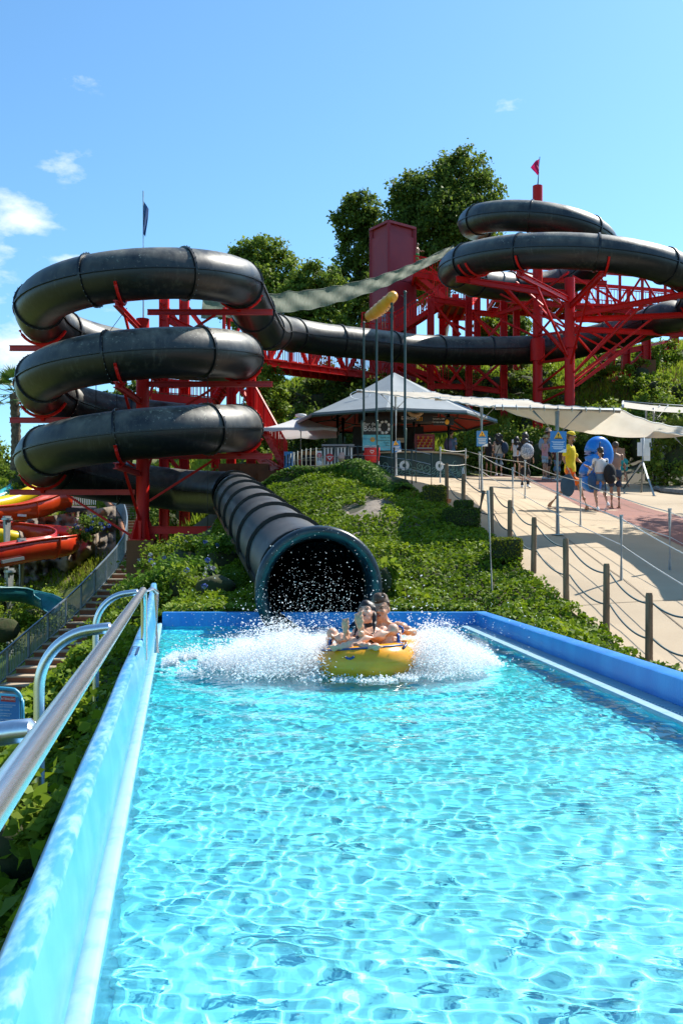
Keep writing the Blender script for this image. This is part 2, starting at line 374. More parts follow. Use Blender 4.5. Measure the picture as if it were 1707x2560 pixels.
def in_pool(x, y, m=0.0): return (x > -0.30 + WS*y - m) & (x < 2.05 + (14.9 - y)*0.077 + m) & (y < YB + .1 + m) & (y > YN - .2 - m)
# left edge of the paving, from the near rope posts up to the flag poles and round the bar
PAVE = [(3.1,-6),(3.55,8),(3.62,12),(3.5,13.6),(3.32,15.2),(3.15,16.9),(3.02,18.6),(2.9,20.2),(2.6,22),(2.3,23.4),(1.75,24.4),(1.4,26),(.9,28),(.3,29.6),(-1.2,30.6),(-3.0,33.0),(-3.2,38),(-1,41.5),(3,42.5),(6.5,42.3),(9.5,38),(10.6,34.5),(14,33.6),(26,33),(26,-6)]
def in_poly(x, y, poly):
    r = np.zeros(np.shape(x), bool); n = len(poly)
    for i in range(n):
        x1, y1 = poly[i]; x2, y2 = poly[(i+1) % n]
        c = ((y1 > y) != (y2 > y)) & (x < (x2-x1) * (y - y1) / (y2 - y1 + 1e-12) + x1); r ^= c
    return r
M_SOIL = mat('bank_soil', (0.055, 0.045, 0.025), 0.95, color2=(0.035, 0.055, 0.015), scale=0.6, bump=0.6, bscale=9, coord='Object')
M_GRASSHILL = mat('hill_grass', (0.10, 0.17, 0.02), 0.95, color2=(0.19, 0.16, 0.06), scale=0.22, bump=0.7, bscale=6, coord='Object', detail=8)
M_CONC = mat('paving_concrete', (0.43, 0.335, 0.22), 0.85, color2=(0.335, 0.255, 0.165), scale=0.55, bump=0.25, bscale=55, detail=9, mask=(0.3, 0.75))
M_RED = mat('paving_maroon', (0.26, 0.105, 0.075), 0.85, color2=(0.21, 0.085, 0.065), scale=1.4, bump=0.25, bscale=55, detail=8)
def axis(lo, hi, fine_lo, fine_hi, step, grow=1.18):
    a = list(np.arange(fine_lo, fine_hi + step/2, step)); s = step
    while a[-1] < hi: s *= grow; a.append(a[-1] + s)
    s = step
    while a[0] > lo: s *= grow; a.insert(0, a[0] - s)
    return np.array(a)
gx = axis(-900, 900, -24, 26, 0.5); gy = axis(-60, 1800, -4, 70, 0.5)
GX, GY = np.meshgrid(gx, gy); GZ = hmap(GX, GY)
GZ += 0.05 * np.sin(GX*1.7 + 1.3*np.sin(GY*.9)) * np.sin(GY*1.9 + GX) * (~in_poly(GX, GY, PAVE))
GZ[in_poly(GX, GY, PAVE)] -= 0.22
near = in_pool(GX, GY, 0.35); GZ[near] = np.minimum(GZ[near], -1.3)
idx = np.arange(GX.size).reshape(GX.shape)
fc = np.stack([idx[:-1, :-1], idx[:-1, 1:], idx[1:, 1:], idx[1:, :-1]], -1).reshape(-1, 4)
hill = (GY > 44) | (GX < -9) ; mi = hill[:-1, :-1].astype(int).ravel()
ground = np_mesh('ground', np.stack([GX, GY, GZ], -1).reshape(-1, 3), fc, [M_SOIL, M_GRASSHILL], None, True, mi=mi, kind='structure')
# narrow strip of soil against the outer faces of the pool walls
g = MB(); rows = []
for y in np.linspace(YN, YB + .1, 50): rows.append([(WX(.392, y), y, max(-.55, h(WX(.6, y), y)) - .02), (WX(.95, y), y, h(WX(.95, y), y) - .02), (WX(1.5, y), y, h(WX(1.5, y), y) - .08)])
g.grid(rows); rows = []
for y in np.linspace(YN, YB + .5, 50):
    x = right_x(y) + .18; rows.append([(x, y, min(.18, h(x + .3, y)) - .01), (x + .3, y, h(x + .3, y) - .02), (x + .9, y, h(x + .9, y) - .1)])
g.grid(rows); rows = []
for x in np.linspace(-3.4, 2.6, 30): rows.append([(x, YB + .155, .14), (x, YB + .5, h(x, YB + .5)), (x, YB + 1.1, h(x, YB + 1.1) - .06)])
g.grid(rows)
g.build('soil_strip', M_SOIL, None, True, kind='structure')

def drape(name, poly, dz, m, step=0.45, thick=0.0, **kw):
    """polygon laid on the ground as a sheet (clipped grid)"""
    bm = bmesh.new(); xs = [p[0] for p in poly]; ys_ = [p[1] for p in poly]
    vs = [bm.verts.new((x, y, 0)) for x, y in poly]; bm.faces.new(vs)
    for x in np.arange(min(xs) + step, max(xs), step): bmesh.ops.bisect_plane(bm, geom=bm.verts[:] + bm.edges[:] + bm.faces[:], plane_co=(x, 0, 0), plane_no=(1, 0, 0))
    for y in np.arange(min(ys_) + step, max(ys_), step): bmesh.ops.bisect_plane(bm, geom=bm.verts[:] + bm.edges[:] + bm.faces[:], plane_co=(0, y, 0), plane_no=(0, 1, 0))
    co = np.array([v.co[:2] for v in bm.verts]); z = hmap(co[:, 0], co[:, 1])
    for v, zz in zip(bm.verts, z): v.co.z = zz + dz
    if thick:
        ed = [e for e in bm.edges if e.is_boundary]; ex = bmesh.ops.extrude_edge_only(bm, edges=ed)
        for v in [e for e in ex['geom'] if isinstance(e, bmesh.types.BMVert)]: v.co.z -= thick
    bmesh.ops.recalc_face_normals(bm, faces=bm.faces)
    me = bpy.data.meshes.new(name); bm.to_mesh(me); bm.free(); me.materials.append(m)
    o = bpy.data.objects.new(name, me); link(o); tag(o, **kw); return o
drape('pavement', PAVE, 0.0, M_CONC, 0.6, 0.35, kind='structure')
def xy(px, py): p = G(px, py); return (p.x, p.y)
stripe = [(2.9,40.6)] + [xy(*q) for q in ((1290,1193),(1360,1223),(1455,1269),(1548,1296),(1601,1320),(1707,1368))] + [(8.5,14.0),(11.5,14.0)] + [xy(*q) for q in ((1707,1293),(1559,1249),(1519,1240),(1450,1212),(1385,1197))] + [(6.5,40.8)]
drape('painted_path', stripe, 0.006, M_RED, 0.6, kind='structure')

# expansion joints in the paving
M_JOINT = mat('joint_dark', (.17, .135, .095), .95)
jm = MB()
for pts in ([(3.4, 14.9), (12, 15.6)], [(3.1, 18.9), (12, 19.4)], [(2.5, 23.0), (12, 23.4)], [(1.2, 27.2), (12, 28.0)], [(1, 31), (12, 32)], [(4.9, 8), (4.6, 16), (4.3, 24), (3.6, 32), (3.2, 36)], [(8.4, 8), (8.2, 20), (7.6, 33)]):
    dn = catmull([(x, y, 0) for x, y in pts], .5); rows = []
    for i, p in enumerate(dn):
        d_ = dn[min(i+1, len(dn)-1)] - dn[max(i-1, 0)]; n_ = Vector((-d_.y, d_.x, 0)).normalized()*.009; rows.append([(p.x + n_.x, p.y + n_.y, h(p.x, p.y) + .010), (p.x - n_.x, p.y - n_.y, h(p.x, p.y) + .010)])
    jm.grid(rows)
jm.build('paving_joints', M_JOINT, None, kind='structure')
# ================================================================= black tube slide
def tube_mat():
    m = bpy.data.materials.new('black_fibreglass'); m.use_nodes = True; n, l = m.node_tree.nodes, m.node_tree.links; b = n['Principled BSDF']
    geo = n.new('ShaderNodeNewGeometry'); sep = n.new('ShaderNodeSeparateXYZ'); l.new(geo.outputs['Normal'], sep.inputs[0])
    tc = n.new('ShaderNodeTexCoord')
    def noise_(scale, detail, rough=.6, stretch=None):
        t = n.new('ShaderNodeTexNoise'); t.inputs['Scale'].default_value = scale; t.inputs['Detail'].default_value = detail; t.inputs['Roughness'].default_value = rough
        src = tc.outputs['Object']
        if stretch: mp = n.new('ShaderNodeMapping'); mp.inputs['Scale'].default_value = stretch; l.new(src, mp.inputs[0]); src = mp.outputs[0]
        l.new(src, t.inputs['Vector']); return t.outputs['Fac']
    def rng(v, a, b_, c=0., d=1.):
        r = n.new('ShaderNodeMapRange'); r.inputs[1].default_value, r.inputs[2].default_value, r.inputs[3].default_value, r.inputs[4].default_value = a, b_, c, d; l.new(v, r.inputs[0]); return r.outputs[0]
    def mth(op, a, b_):
        x = n.new('ShaderNodeMath'); x.operation = op; x.use_clamp = True
        for i, v in enumerate((a, b_)):
            if isinstance(v, float): x.inputs[i].default_value = v
            else: l.new(v, x.inputs[i])
        return x.outputs[0]
    up = rng(sep.outputs['Z'], -.05, .75)                     # weathered, dusty upper halves, plus sunlit paleness painted into their colour
    dust_sunlit = mth('MULTIPLY', up, rng(noise_(1.1, 9, .68, (1, 1, .6)), .38, .64, .12, 1.0))
    dust_sunlit = mth('ADD', dust_sunlit, mth('MULTIPLY', mth('MULTIPLY', rng(noise_(2.6, 6, .65, (3.2, 3.2, .3)), .50, .70), rng(noise_(.7, 3), .42, .62)), .30))   # water marks and scuffs running down the sides
    c1 = n.new('ShaderNodeMix'); c1.data_type = 'RGBA'; c1.inputs[6].default_value = (.009, .011, .014, 1); c1.inputs[7].default_value = (.20, .19, .155, 1); l.new(dust_sunlit, c1.inputs['Factor'])
    spots = mth('MULTIPLY', mth('MULTIPLY', rng(noise_(9.0, 3, .75), .60, .65), rng(noise_(.55, 2), .44, .58)), rng(sep.outputs['Z'], .15, .5))
    c2 = n.new('ShaderNodeMix'); c2.data_type = 'RGBA'; c2.inputs[7].default_value = (.32, .33, .26, 1); l.new(c1.outputs[2], c2.inputs[6]); l.new(spots, c2.inputs['Factor'])
    l.new(c2.outputs[2], b.inputs['Base Color'])
    l.new(rng(dust_sunlit, 0., 1., .33, .62), b.inputs['Roughness'])
    b.inputs['Specular IOR Level'].default_value = 0.5
    bp = n.new('ShaderNodeBump'); bp.inputs['Strength'].default_value = .25; bp.inputs['Distance'].default_value = .03; l.new(noise_(2.2, 3), bp.inputs['Height']); l.new(bp.outputs[0], b.inputs['Normal'])
    return m
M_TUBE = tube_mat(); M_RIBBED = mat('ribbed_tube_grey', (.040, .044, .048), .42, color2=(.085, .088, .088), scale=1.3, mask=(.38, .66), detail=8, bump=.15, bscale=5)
M_FLANGE = mat('flange_black', (0.010, 0.011, 0.013), 0.35, var=.4, scale=12)
M_MOUTH = mat('mouth_rubber_blue_black', (0.010, 0.019, 0.027), 0.3, color2=(0.03, 0.05, 0.06), scale=4, mask=(.45, .75))
RT = 0.725
HC = Vector((-6.33, 31.5, 0)); HR = 3.1; PITCH = 2.28
def helix(th):   # th in degrees; -90 is the front of the lowest loop
    t = R(th); return Vector((HC.x + HR*math.cos(t), HC.y + HR*math.sin(t), 4.27 + PITCH*(th + 90)/360))
pathR = []
# upper loop of the far tower (counter-clockwise), widening into the big loop
C1 = Vector((P(1343, 0, 50).x, 50, 0)); C2 = Vector((P(1432, 0, 45.4).x, 45.4, 0))
for th in range(-215, 181, 15):
    k = max(0., min(1., (th - 20) / 160)); k = k*k*(3 - 2*k)
    c = C1.lerp(C2, k); r = lerp(3.25, 5.4, k); t = R(th); z = 16.4 - (th + 90)*(16.4 - 13.75)/270
    pathR.append(Vector((c.x + r*math.cos(t), c.y + r*math.sin(t), z)))
for th in range(195, 376, 15):
    t = R(th); pathR.append(Vector((C2.x + 5.4*math.cos(t), C2.y + 5.4*math.sin(t), 13.75 - (th - 180)*(13.75 - 11.9)/180)))
pathR.append(P(1668, 792, 45.8)); 
for q in ((1578,824,48.2),(1470,853,50),(1380,871,51),(1250,877,51),(1150,877,50.5),(1042,873,49),(925,861,47),(810,849,45.5),(738,838,44.0),(692,829,41.5),(660,822,37.5)): pathR.append(P(*q))
for th in range(720, -291, -10): pathR.append(helix(th))
MOUTH = Vector((-0.35, 14.75, 0.575)); R1 = Vector((-3.66, 33.4, 2.92))
for t in (0.06, 0.14, 0.25, 0.5, 0.75, 0.90, 1.0): pathR.append(R1.lerp(MOUTH, t))
dense = catmull(pathR, 0.30)
arc = np.cumsum([0] + [(dense[i+1] - dense[i]).length for i in range(len(dense) - 1)])
def at_arc(s):
    i = min(len(dense) - 2, max(0, int(np.searchsorted(arc, s) - 1))); f = (s - arc[i]) / (arc[i+1] - arc[i]); return dense[i].lerp(dense[i+1], f)
def frames(pts):
    fr = []
    for i, p in enumerate(pts):
        d = (pts[min(i+1, len(pts)-1)] - pts[max(i-1, 0)]).normalized(); a = d.cross(Vector((0, 0, 1))).normalized(); fr.append((p, d, a, a.cross(d).normalized()))
    return fr
slide = thing('tube_slide', 'huge black closed tube water slide winding down through two helixes to the pool', 'water slide', (HC.x, HC.y, 1.3))
# joint positions: every 50.6 degrees of the left helix, about 3 m elsewhere, ribs on the straight run
def arc_near(p): return float(arc[int(np.argmin([(q - p).length for q in dense]))])
s_hel0, s_r1, s_end = arc_near(helix(720)), arc_near(R1.lerp(MOUTH, .06)), arc[-1]
joints = list(np.linspace(0, s_hel0, int(round(s_hel0 / 3.05)) + 1)[:-1])
th = 718.0
while th > -285: joints.append(arc_near(helix(th))); th -= 50.6
ribs = list(np.linspace(s_r1, s_end - 1.1, 8))
joints = [j for j in joints if j < s_r1 - 1.2] + ribs + [s_end]
NSEG = 34
for k in range(len(joints) - 1):
    s0, s1 = joints[k], joints[k+1]
    n = max(3, int((s1 - s0) / 0.32)); fr = frames([at_arc(lerp(s0, s1, i/n) + (1e-4 if i == 0 else 0)) for i in range(n + 1)])
    rows = []
    for (p, d, a, b) in fr:
        row = []
        for j in range(NSEG):
            t = 2*math.pi*j/NSEG; r = RT
            row.append(p + (a*math.cos(t) + b*math.sin(t))*r)
        rows.append(row)
    last = k >= len(joints) - 9
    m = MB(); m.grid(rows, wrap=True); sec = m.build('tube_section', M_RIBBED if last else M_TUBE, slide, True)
    m = MB()                       # bolted seam lips along both sides
    if not last:
        for sg in (1, -1): m.grid([[p + a*sg*(RT - .01) + b*.025, p + a*sg*(RT + .045) + b*.02, p + a*sg*(RT + .045) - b*.02, p + a*sg*(RT - .01) - b*.025] for (p, d, a, b) in fr])
        m.build('seam', M_FLANGE, sec)
for k, s in enumerate(joints[:-1]):
    p = at_arc(s); d = (at_arc(s + .15) - at_arc(max(0, s - .15))).normalized(); _, a, b = frame_of(d)
    wdt, hgt = (.035, .055) if s < s_r1 - .1 else (.045, .07)
    prof = [(RT - .01, -wdt), (RT + hgt, -wdt), (RT + hgt, wdt), (RT - .01, wdt)]
    m = MB(); m.lathe(prof, p, 34, axis=d); m.f = [f for f in m.f if len(f) == 4]; m.build('flange', M_FLANGE, slide, True, 40)
# flared mouth
d = (MOUTH - R1).normalized()
prof = [(RT, -1.15), (RT + .02, -.75), (RT + .07, -.35), (RT + .15, -.10), (RT + .205, .02), (RT + .225, .10), (RT + .21, .17), (RT + .165, .20), (RT + .10, .185), (RT + .05, .12), (RT + .02, 0.0), (RT - .03, -.3), (RT - .03, -1.2)]
m = MB(); m.lathe(prof, MOUTH, 56, axis=d); m.f = [f for f in m.f if len(f) == 4]; m.build('mouth', M_MOUTH, slide, True)
# support tray along the underside of the last run
m = MB(); _, a, b = frame_of(d)
for sg in (-1, 1): m.bar(R1.lerp(MOUTH, .12) + a*sg*.70 - b*.30, R1.lerp(MOUTH, .94) + a*sg*.70 - b*.30, .06, .12)
m.build('side_rail', M_FLANGE, slide)
m = MB(); m.tube([MOUTH - d*s for s in (0.0, 3.0, 6.0, 10.0, 14.0, 17.5)], RT - .032, 40, caps=False); m.build('shade_liner', mat('inside_shade_black', (.002, .0025, .003), 1.0, spec=0.0), slide, True)  # added near-black lining paints the deep shade inside the mouth
M_WATERFILM = mat('sheet_water', (0.55, 0.75, 0.80), 0.08)

# pale bolt heads on the joints and seams of the nearer helix
M_BOLT = mat('bolt_zinc', (.15, .15, .14), .6)
bolt = MB()
for s_ in joints[:-1]:
    if s_ < s_hel0 - 6 or s_ > s_r1: continue
    p = at_arc(s_); dd = (at_arc(s_ + .15) - at_arc(s_ - .15)).normalized(); _, a, b = frame_of(dd)
    for k in range(30):
        t = 2*math.pi*k/30; q = p + (a*math.cos(t) + b*math.sin(t))*(RT + .06); bolt.box(q - dd*.04, (.022, .022, .022))
for s_ in np.arange(s_hel0, s_r1 - 1, .24):
    p = at_arc(s_); dd = (at_arc(s_ + .1) - at_arc(s_ - .1)).normalized(); a = dd.cross(Vector((0, 0, 1))).normalized()
    for sg in (1, -1): bolt.box(p + a*sg*(RT + .035) + Vector((0, 0, .028)), (.02, .02, .018))
bo = bolt.build('bolts', M_BOLT, slide); bo['kind'] = 'stuff'
# ================================================================= red steelwork
M_STEEL = mat('red_paint_steel', (0.62, 0.012, 0.008), 0.45, spec=.25, color2=(0.50, 0.007, 0.013), scale=1.6, bump=.05, mask=(.4, .8))
M_STEEL2 = mat('red_paint_faded', (0.55, 0.025, 0.026), 0.5, color2=(0.45, 0.016, 0.022), scale=1.2, mask=(.4, .7))
M_PED = mat('terracotta_concrete', (0.20, 0.075, 0.030), 0.85, color2=(0.16, 0.060, 0.026), scale=2.5, bump=.2, bscale=50)
M_PLANK = mat('deck_plank', (0.24, 0.15, 0.08), 0.8, color2=(0.15, 0.09, 0.05), scale=5, streak=(1, 6, 1))
M_GALV = mat('galvanised_steel', (0.46, 0.50, 0.52), 0.42, metal=.65, color2=(0.34, 0.38, 0.40), scale=9, mask=(.4, .7))
M_CABLE = mat('dark_cable', (0.03, 0.03, 0.03), 0.6)
UP = Vector((0, 0, 1))
def saddle(parent, arm_end_z, p, d):
    """curved strap that carries the tube on an arm"""
    _, a, b = frame_of(d); m = MB()
    pts = [p + (a*math.cos(t) + b*math.sin(t))*(RT + .07) for t in np.linspace(R(205), R(335), 12)]
    m.tube(pts, .05, 6); m.bar(p - b*(RT + .04), Vector((p.x, p.y, arm_end_z)), .12); return m.build('saddle', M_STEEL, parent)
def column(name, label, x, y, z0, z1, rad, ped_z=None, group=None):
    t = thing(name, label, 'support tower', (x, y, z0), group)
    m = MB(); m.lathe([(rad, z0), (rad, z1)], (x, y, 0), 24); m.build('column', M_STEEL, t, True, 40)
    m = MB()
    for k in range(8):
        a = k*math.pi/4; c, s = math.cos(a), math.sin(a)
        m.prism([(x + c*rad*.95, y + s*rad*.95, z0), (x + c*(rad + .22), y + s*(rad + .22), z0), (x + c*rad*.95, y + s*rad*.95, z0 + .75)], (-s*.02, c*.02, 0))
    m.lathe([(rad + .26, z0 - .005), (rad + .26, z0 + .03)], (x, y, 0), 16); m.build('base_flange', M_STEEL, t)
    if ped_z is not None:
        m = MB(); w = rad*2 + .44
        m.box((x, y, (z0 + ped_z)/2 - .01), (w, w, z0 - ped_z)); m.build('pedestal', M_PED, t)
    return t
# ---- left helix column
tw = column('support_column', 'round red steel column with radiating arms inside the nearer black helix', HC.x + .05, HC.y, 1.30, 8.3, .205, -1.2)
for loop in range(3):
    base = -90 + 360*loop
    for off in (-90, 0, 90, 180):
        th = base + off
        if loop == 2 and off > 90: continue
        c = helix(th); z = c.z - RT - .16; out = Vector((c.x - HC.x, c.y - HC.y, 0)).normalized()
        root = Vector((HC.x, HC.y, z)) + out*.2
        L = 4.15 if off in (-90, 90) else 3.6
        m = MB(); m.ibeam(root, Vector((HC.x, HC.y, z)) + out*L, .13, .17); m.build('arm', M_STEEL2, tw)
        m = MB(); m.bar(Vector((HC.x, HC.y, z - 1.45)) + out*.2, Vector((HC.x, HC.y, z - .08)) + out*2.35, .07); m.build('brace', M_STEEL, tw)
        dd = (helix(th - 3) - helix(th + 3)).normalized(); saddle(tw, z, c, dd)
m = MB()
for px, y0, y1, d in ((241, 960, 1395, 31.5), (293, 960, 1260, 33.0), (519, 945, 1330, 30.5)): m.tube([P(px, y0, d), P(px, y1, d)], .014, 5)
m.build('hanging_chain', M_CABLE, tw)
m = MB(); m.tube([P(318, 770, 30), P(270, 835, 34)], .012, 4); m.tube([P(400, 755, 31), P(445, 815, 33)], .012, 4); m.build('stay_cable', M_CABLE, tw)
# horizontal tie from the pedestal to the legs behind
m = MB(); m.ibeam(Vector((HC.x + .25, HC.y, 1.62)), P(560, 1325, 31.5), .14, .24); m.build('tie_beam', M_STEEL, tw)
# flag on top of the nearer helix
M_FLAGB = mat('flag_blue', (0.03, 0.10, 0.26), .8, var=.3, scale=3, transl=.3); M_FLAGP = mat('flag_pink', (0.55, 0.015, 0.12), .8, var=.3, scale=5, transl=.35)
M_POLE = mat('dark_green_pole', (0.028, 0.055, 0.050), .45, metal=.2, color2=(.06, .085, .08), scale=14, mask=(.55, .7))
f = thing('flag', 'dark blue flag hanging limp on its pole above the nearer black helix', 'flag', P(359, 625, 31.7))
m = MB(); m.tube([P(359, 900, 31.7), P(358.5, 477, 31.7)], [.035, .02], 8); m.build('flagpole', M_GALV, f)
def limp_flag(m, pt, w, hh, nx=7, nz=12, sgn=1, tri=False):
    rows = []
    for i in range(nz + 1):
        v = i/nz; row = []
        for j in range(nx + 1):
            u = j/nx; sw = (1 - .55*v) if not tri else max(.12, 1 - abs(v - .35)*1.2)
            row.append(pt + Vector((sgn*u*w*sw, .10*math.sin(u*7 + v*3), -v*hh - .25*u*hh*(1 - v*.5))))
        rows.append(row)
    m.grid(rows)
m = MB(); limp_flag(m, P(358, 500, 31.7), .17, 1.05); m.build('cloth', M_FLAGB, f, True)
# ---- far tower: two columns with cross bracing
p1, p2 = C1.x, C2.x
t1 = column('support_column', 'tall red column under the smaller top loop, with a short red cap and flag above', p1, 50, 6.0, 19.1, .245, 4.2)
t2 = column('support_column', 'red column in the middle of the wide far loop, cross braced to its neighbour', P(1423, 0, 45.2).x, 45.2, 6.3, 13.2, .23, 4.0)
m = MB(); m.lathe([(.36, 0), (.36, 1.1)], (p1, 50, 10.3), 24); m.build('sleeve', M_STEEL, t1, True, 40)
X2 = P(1423, 0, 45.2).x
m = MB(); m.lathe([(.33, 0), (.33, .5)], (X2, 45.2, 10.0), 24); m.build('sleeve', M_STEEL, t2, True, 40)
def brace(t, a, b, w=.09, nm='brace'):
    m = MB(); m.bar(a, b, w); m.build(nm, M_STEEL, t)
za = lambda py, d: EYE + (HY - py)/F*d
A = lambda py: Vector((p1, 50, za(py, 50))); B = lambda py: Vector((X2, 45.2, za(py, 45.2)))
for (u, v) in ((838, 828),(908,895),(975,965)): brace(t1, A(u), B(v), .11, 'tie')
for (u, v) in ((760,850),(908,840),(970,905),(838,745),(1012,972)): brace(t1, A(u), B(v), .08)
# radial arms and stays of the wide loop and the top loop
def arm(t, c, th, rr, z, L, w=.16, hgt=.24):
    o = Vector((math.cos(R(th)), math.sin(R(th)), 0)); m = MB(); m.ibeam(Vector((c[0], c[1], z)) + o*.25, Vector((c[0], c[1], z)) + o*L, w, hgt); m.build('arm', M_STEEL, t); return Vector((c[0], c[1], z)) + o*L
for th, z in ((-150, 12.35), (-125, 12.2), (-90, 11.9), (-45, 11.5), (-12, 11.3), (12, 10.9), (205, 12.5)):
    tip = arm(t2, (X2, 45.2), th, 5.4, z, 6.0 if th > -40 else 5.6)
    o = Vector((math.cos(R(th)), math.sin(R(th)), 0))
    brace(t2, Vector((X2, 45.2, z - 2.6)) + o*.25, Vector((X2, 45.2, z - .1)) + o*3.6, .09)
    q = (th + 360) if th < 180 and th < 0 else th
    pc = C2 + Vector((math.cos(R(th))*5.4, math.sin(R(th))*5.4, 0)); pc.z = 13.75 - ((th % 360) - 180)*(13.75 - 11.9)/180 if (th % 360) >= 180 else 12.0
    if (th % 360) >= 180: saddle(t2, z, pc, Vector((-math.sin(R(th)), math.cos(R(th)), 0)))
for th, z in ((-165, 15.9), (-90, 15.35), (10, 14.4), (60, 14.0), (120, 13.3)):
    arm(t1, (p1, 50), th, 3.25, z, 3.7, .13, .2)
for q0, q1 in (((1250, 735, 49), (1540, 885, 46.5)), ((1250, 800, 49.5), (1345, 845, 49.8)), ((1290, 705, 48), (1430, 830, 45.5)), ((1430, 690, 46), (1590, 778, 46)), ((1440, 760, 45.5), (1620, 765, 47)), ((1440, 965, 45.5), (1660, 805, 47)), ((1440, 925, 45.5), (1580, 770, 47)), ((1435, 810, 45.5), (1555, 870, 48)), ((1450, 735, 45.5), (1560, 855, 47)), ((1435, 955, 45.3), (1540, 870, 47)), ((1440, 840, 45.4), (1510, 920, 47.5)), ((1420, 680, 45), (1300, 770, 49)), ((1345, 690, 49.6), (1250, 660, 51))):
    brace(t2, P(*q0), P(*q1), .085)
f = thing('flag', 'crumpled pink flag on a short pole above the far loop', 'flag', (p1, 50, 19.1))
m = MB(); m.tube([(p1, 50, 19.0), P(1348.5, 392, 50)], [.04, .02], 8); m.build('flagpole', M_POLE, f)
m = MB(); limp_flag(m, P(1347, 396, 50), .42, .75, sgn=-1, tri=True); m.build('cloth', M_FLAGP, f, True)

# ---- stair tower in the middle
st = thing('stair_tower', 'red steel stair tower with zigzag flights behind the long black tube', 'stair tower', (6.5, 55, 5))
def leg(t, px, d, ytop, ybot=None, w=.36, mm=None):
    top = P(px, ytop, d); zb = h(top.x, d) - .3; m = MB(); m.ibeam((top.x, d, zb), top, w, w, .05); m.build('leg', mm or M_STEEL, t); return top.x
legs = [(1171, 53.5, 700), (1258, 54.0, 735), (1105, 57.5, 700), (1192, 58, 720), (1076, 53.0, 745), (1138, 57.8, 735), (1290, 58, 740)]
lx = [leg(st, *q) for q in legs]
def beam(t, q0, q1, w=.2, hh=.28, nm='beam'): m = MB(); m.ibeam(P(*q0), P(*q1), w, hh, .03); m.build(nm, M_STEEL, t)
def strut(t, q0, q1, w=.13, nm='brace'): m = MB(); m.bar(P(*q0), P(*q1), w); m.build(nm, M_STEEL, t)
beam(st, (1076,747,53), (1171,765,53.5)); beam(st, (1171,780,53.5), (1258,788,54)); beam(st, (1171,735,53.5),(1258,742,54)); beam(st, (1171,968,53.5),(1258,980,54)); beam(st,(1076,965,53),(1171,968,53.5)); beam(st, (1105,795,57.5),(1192,795,58)); beam(st,(1171,765,53.5),(1192,735,58)); beam(st,(1258,742,54),(1290,745,58))
for a, b in (((1080,755,53),(1150,838,53.4)),((1180,775,53.5),(1228,842,53.8)),((1256,800,54),(1222,842,53.8)),((1120,912,53.2),(1166,968,53.4)),((1166,900,53.4),(1118,965,53.2)),((1180,912,53.5),(1250,972,54)),((1252,905,54),(1180,968,53.5)),((1110,800,57.5),(1188,835,58)),((1150,760,57),(1100,838,57)),((1198,800,58),(1254,845,58)),((1190,915,58),(1130,960,57.6)),((1085,915,53),(1100,950,53.2)),((1040,905,53),(1120,960,53.4)),((1000,915,52),(1075,960,53))): strut(st, a, b)
# steps and stringers
def flight(t, q0, q1, depth, n, rail_h=1.05, side=(0, 1, 0), tread=.28):
    a, b = P(*q0), P(*q1); side = Vector(side).normalized()
    for off in (0, depth):
        m = MB(); m.bar(a + side*off, b + side*off, .06, .26); m.build('stringer', M_STEEL, t)
        m = MB(); m.bar(a + side*off + UP*rail_h, b + side*off + UP*rail_h, .06); m.bar(a + side*off + UP*(rail_h*.12), b + side*off + UP*(rail_h*.12), .04)
        nb = max(4, int((b - a).length / .16))
        for i in range(nb + 1): p = a.lerp(b, i/nb) + side*off; m.bar(p + UP*.1, p + UP*rail_h, .028 if i % 6 else .07)
        m.build('railing', M_STEEL, t)
    for i in range(n):
        p = a.lerp(b, (i + .5)/n) + side*depth/2 + UP*.05; m = MB(); m.box(p, (tread if abs(side.y) > .5 else depth, depth if abs(side.y) > .5 else tread, .05)); m.build('step', M_STEEL2, t)
def landing(t, q0, q1, depth, back=True, planks=True, hgt=1.05, front=True):
    a, b = P(*q0), P(*q1); sd = Vector((0, depth, 0)); m = MB()
    m.bar(a, b, .12, .26); m.bar(a + sd, b + sd, .12, .26); m.bar(a, a + sd, .1, .24); m.bar(b, b + sd, .1, .24)
    for k in (.33, .66): m.bar(a.lerp(b, k), a.lerp(b, k) + sd, .08, .2)
    m.build('deck_frame', M_STEEL, t)
    if planks:
        n = max(4, int(depth/.28))
        for i in range(n): o = Vector((0, (i + .5)*depth/n, .15)); m = MB(); m.bar(a + o, b + o, depth/n - .05, .04); m.build('plank', M_PLANK, t)
    for on, off in ((front, 0), (back, depth)):
        if not on: continue
        m = MB(); o = Vector((0, off, 0)); m.bar(a + o + UP*hgt, b + o + UP*hgt, .06); m.bar(a + o + UP*.2, b + o + UP*.2, .04)
        n = max(4, int((b - a).length/.15))
        for i in range(n + 1): p = a.lerp(b, i/n) + o; m.bar(p + UP*.12, p + UP*hgt, .028 if i % 7 else .07)
        m.build('railing', M_STEEL, t)
flight(st, (985, 832, 52.5), (1112, 752, 53.2), 1.3, 16)
landing(st, (1112, 752, 53.2), (1172, 757, 53.5), 3.6)
flight(st, (1118, 750, 55.4), (1046, 690, 55.8), 1.2, 14)
landing(st, (1036, 686, 55.5), (1112, 700, 56.0), 2.6)
landing(st, (905, 832, 51.6), (985, 832, 52.3), 2.6)
flight(st, (985, 905, 54.6), (1120, 958, 55.0), 1.2, 14)
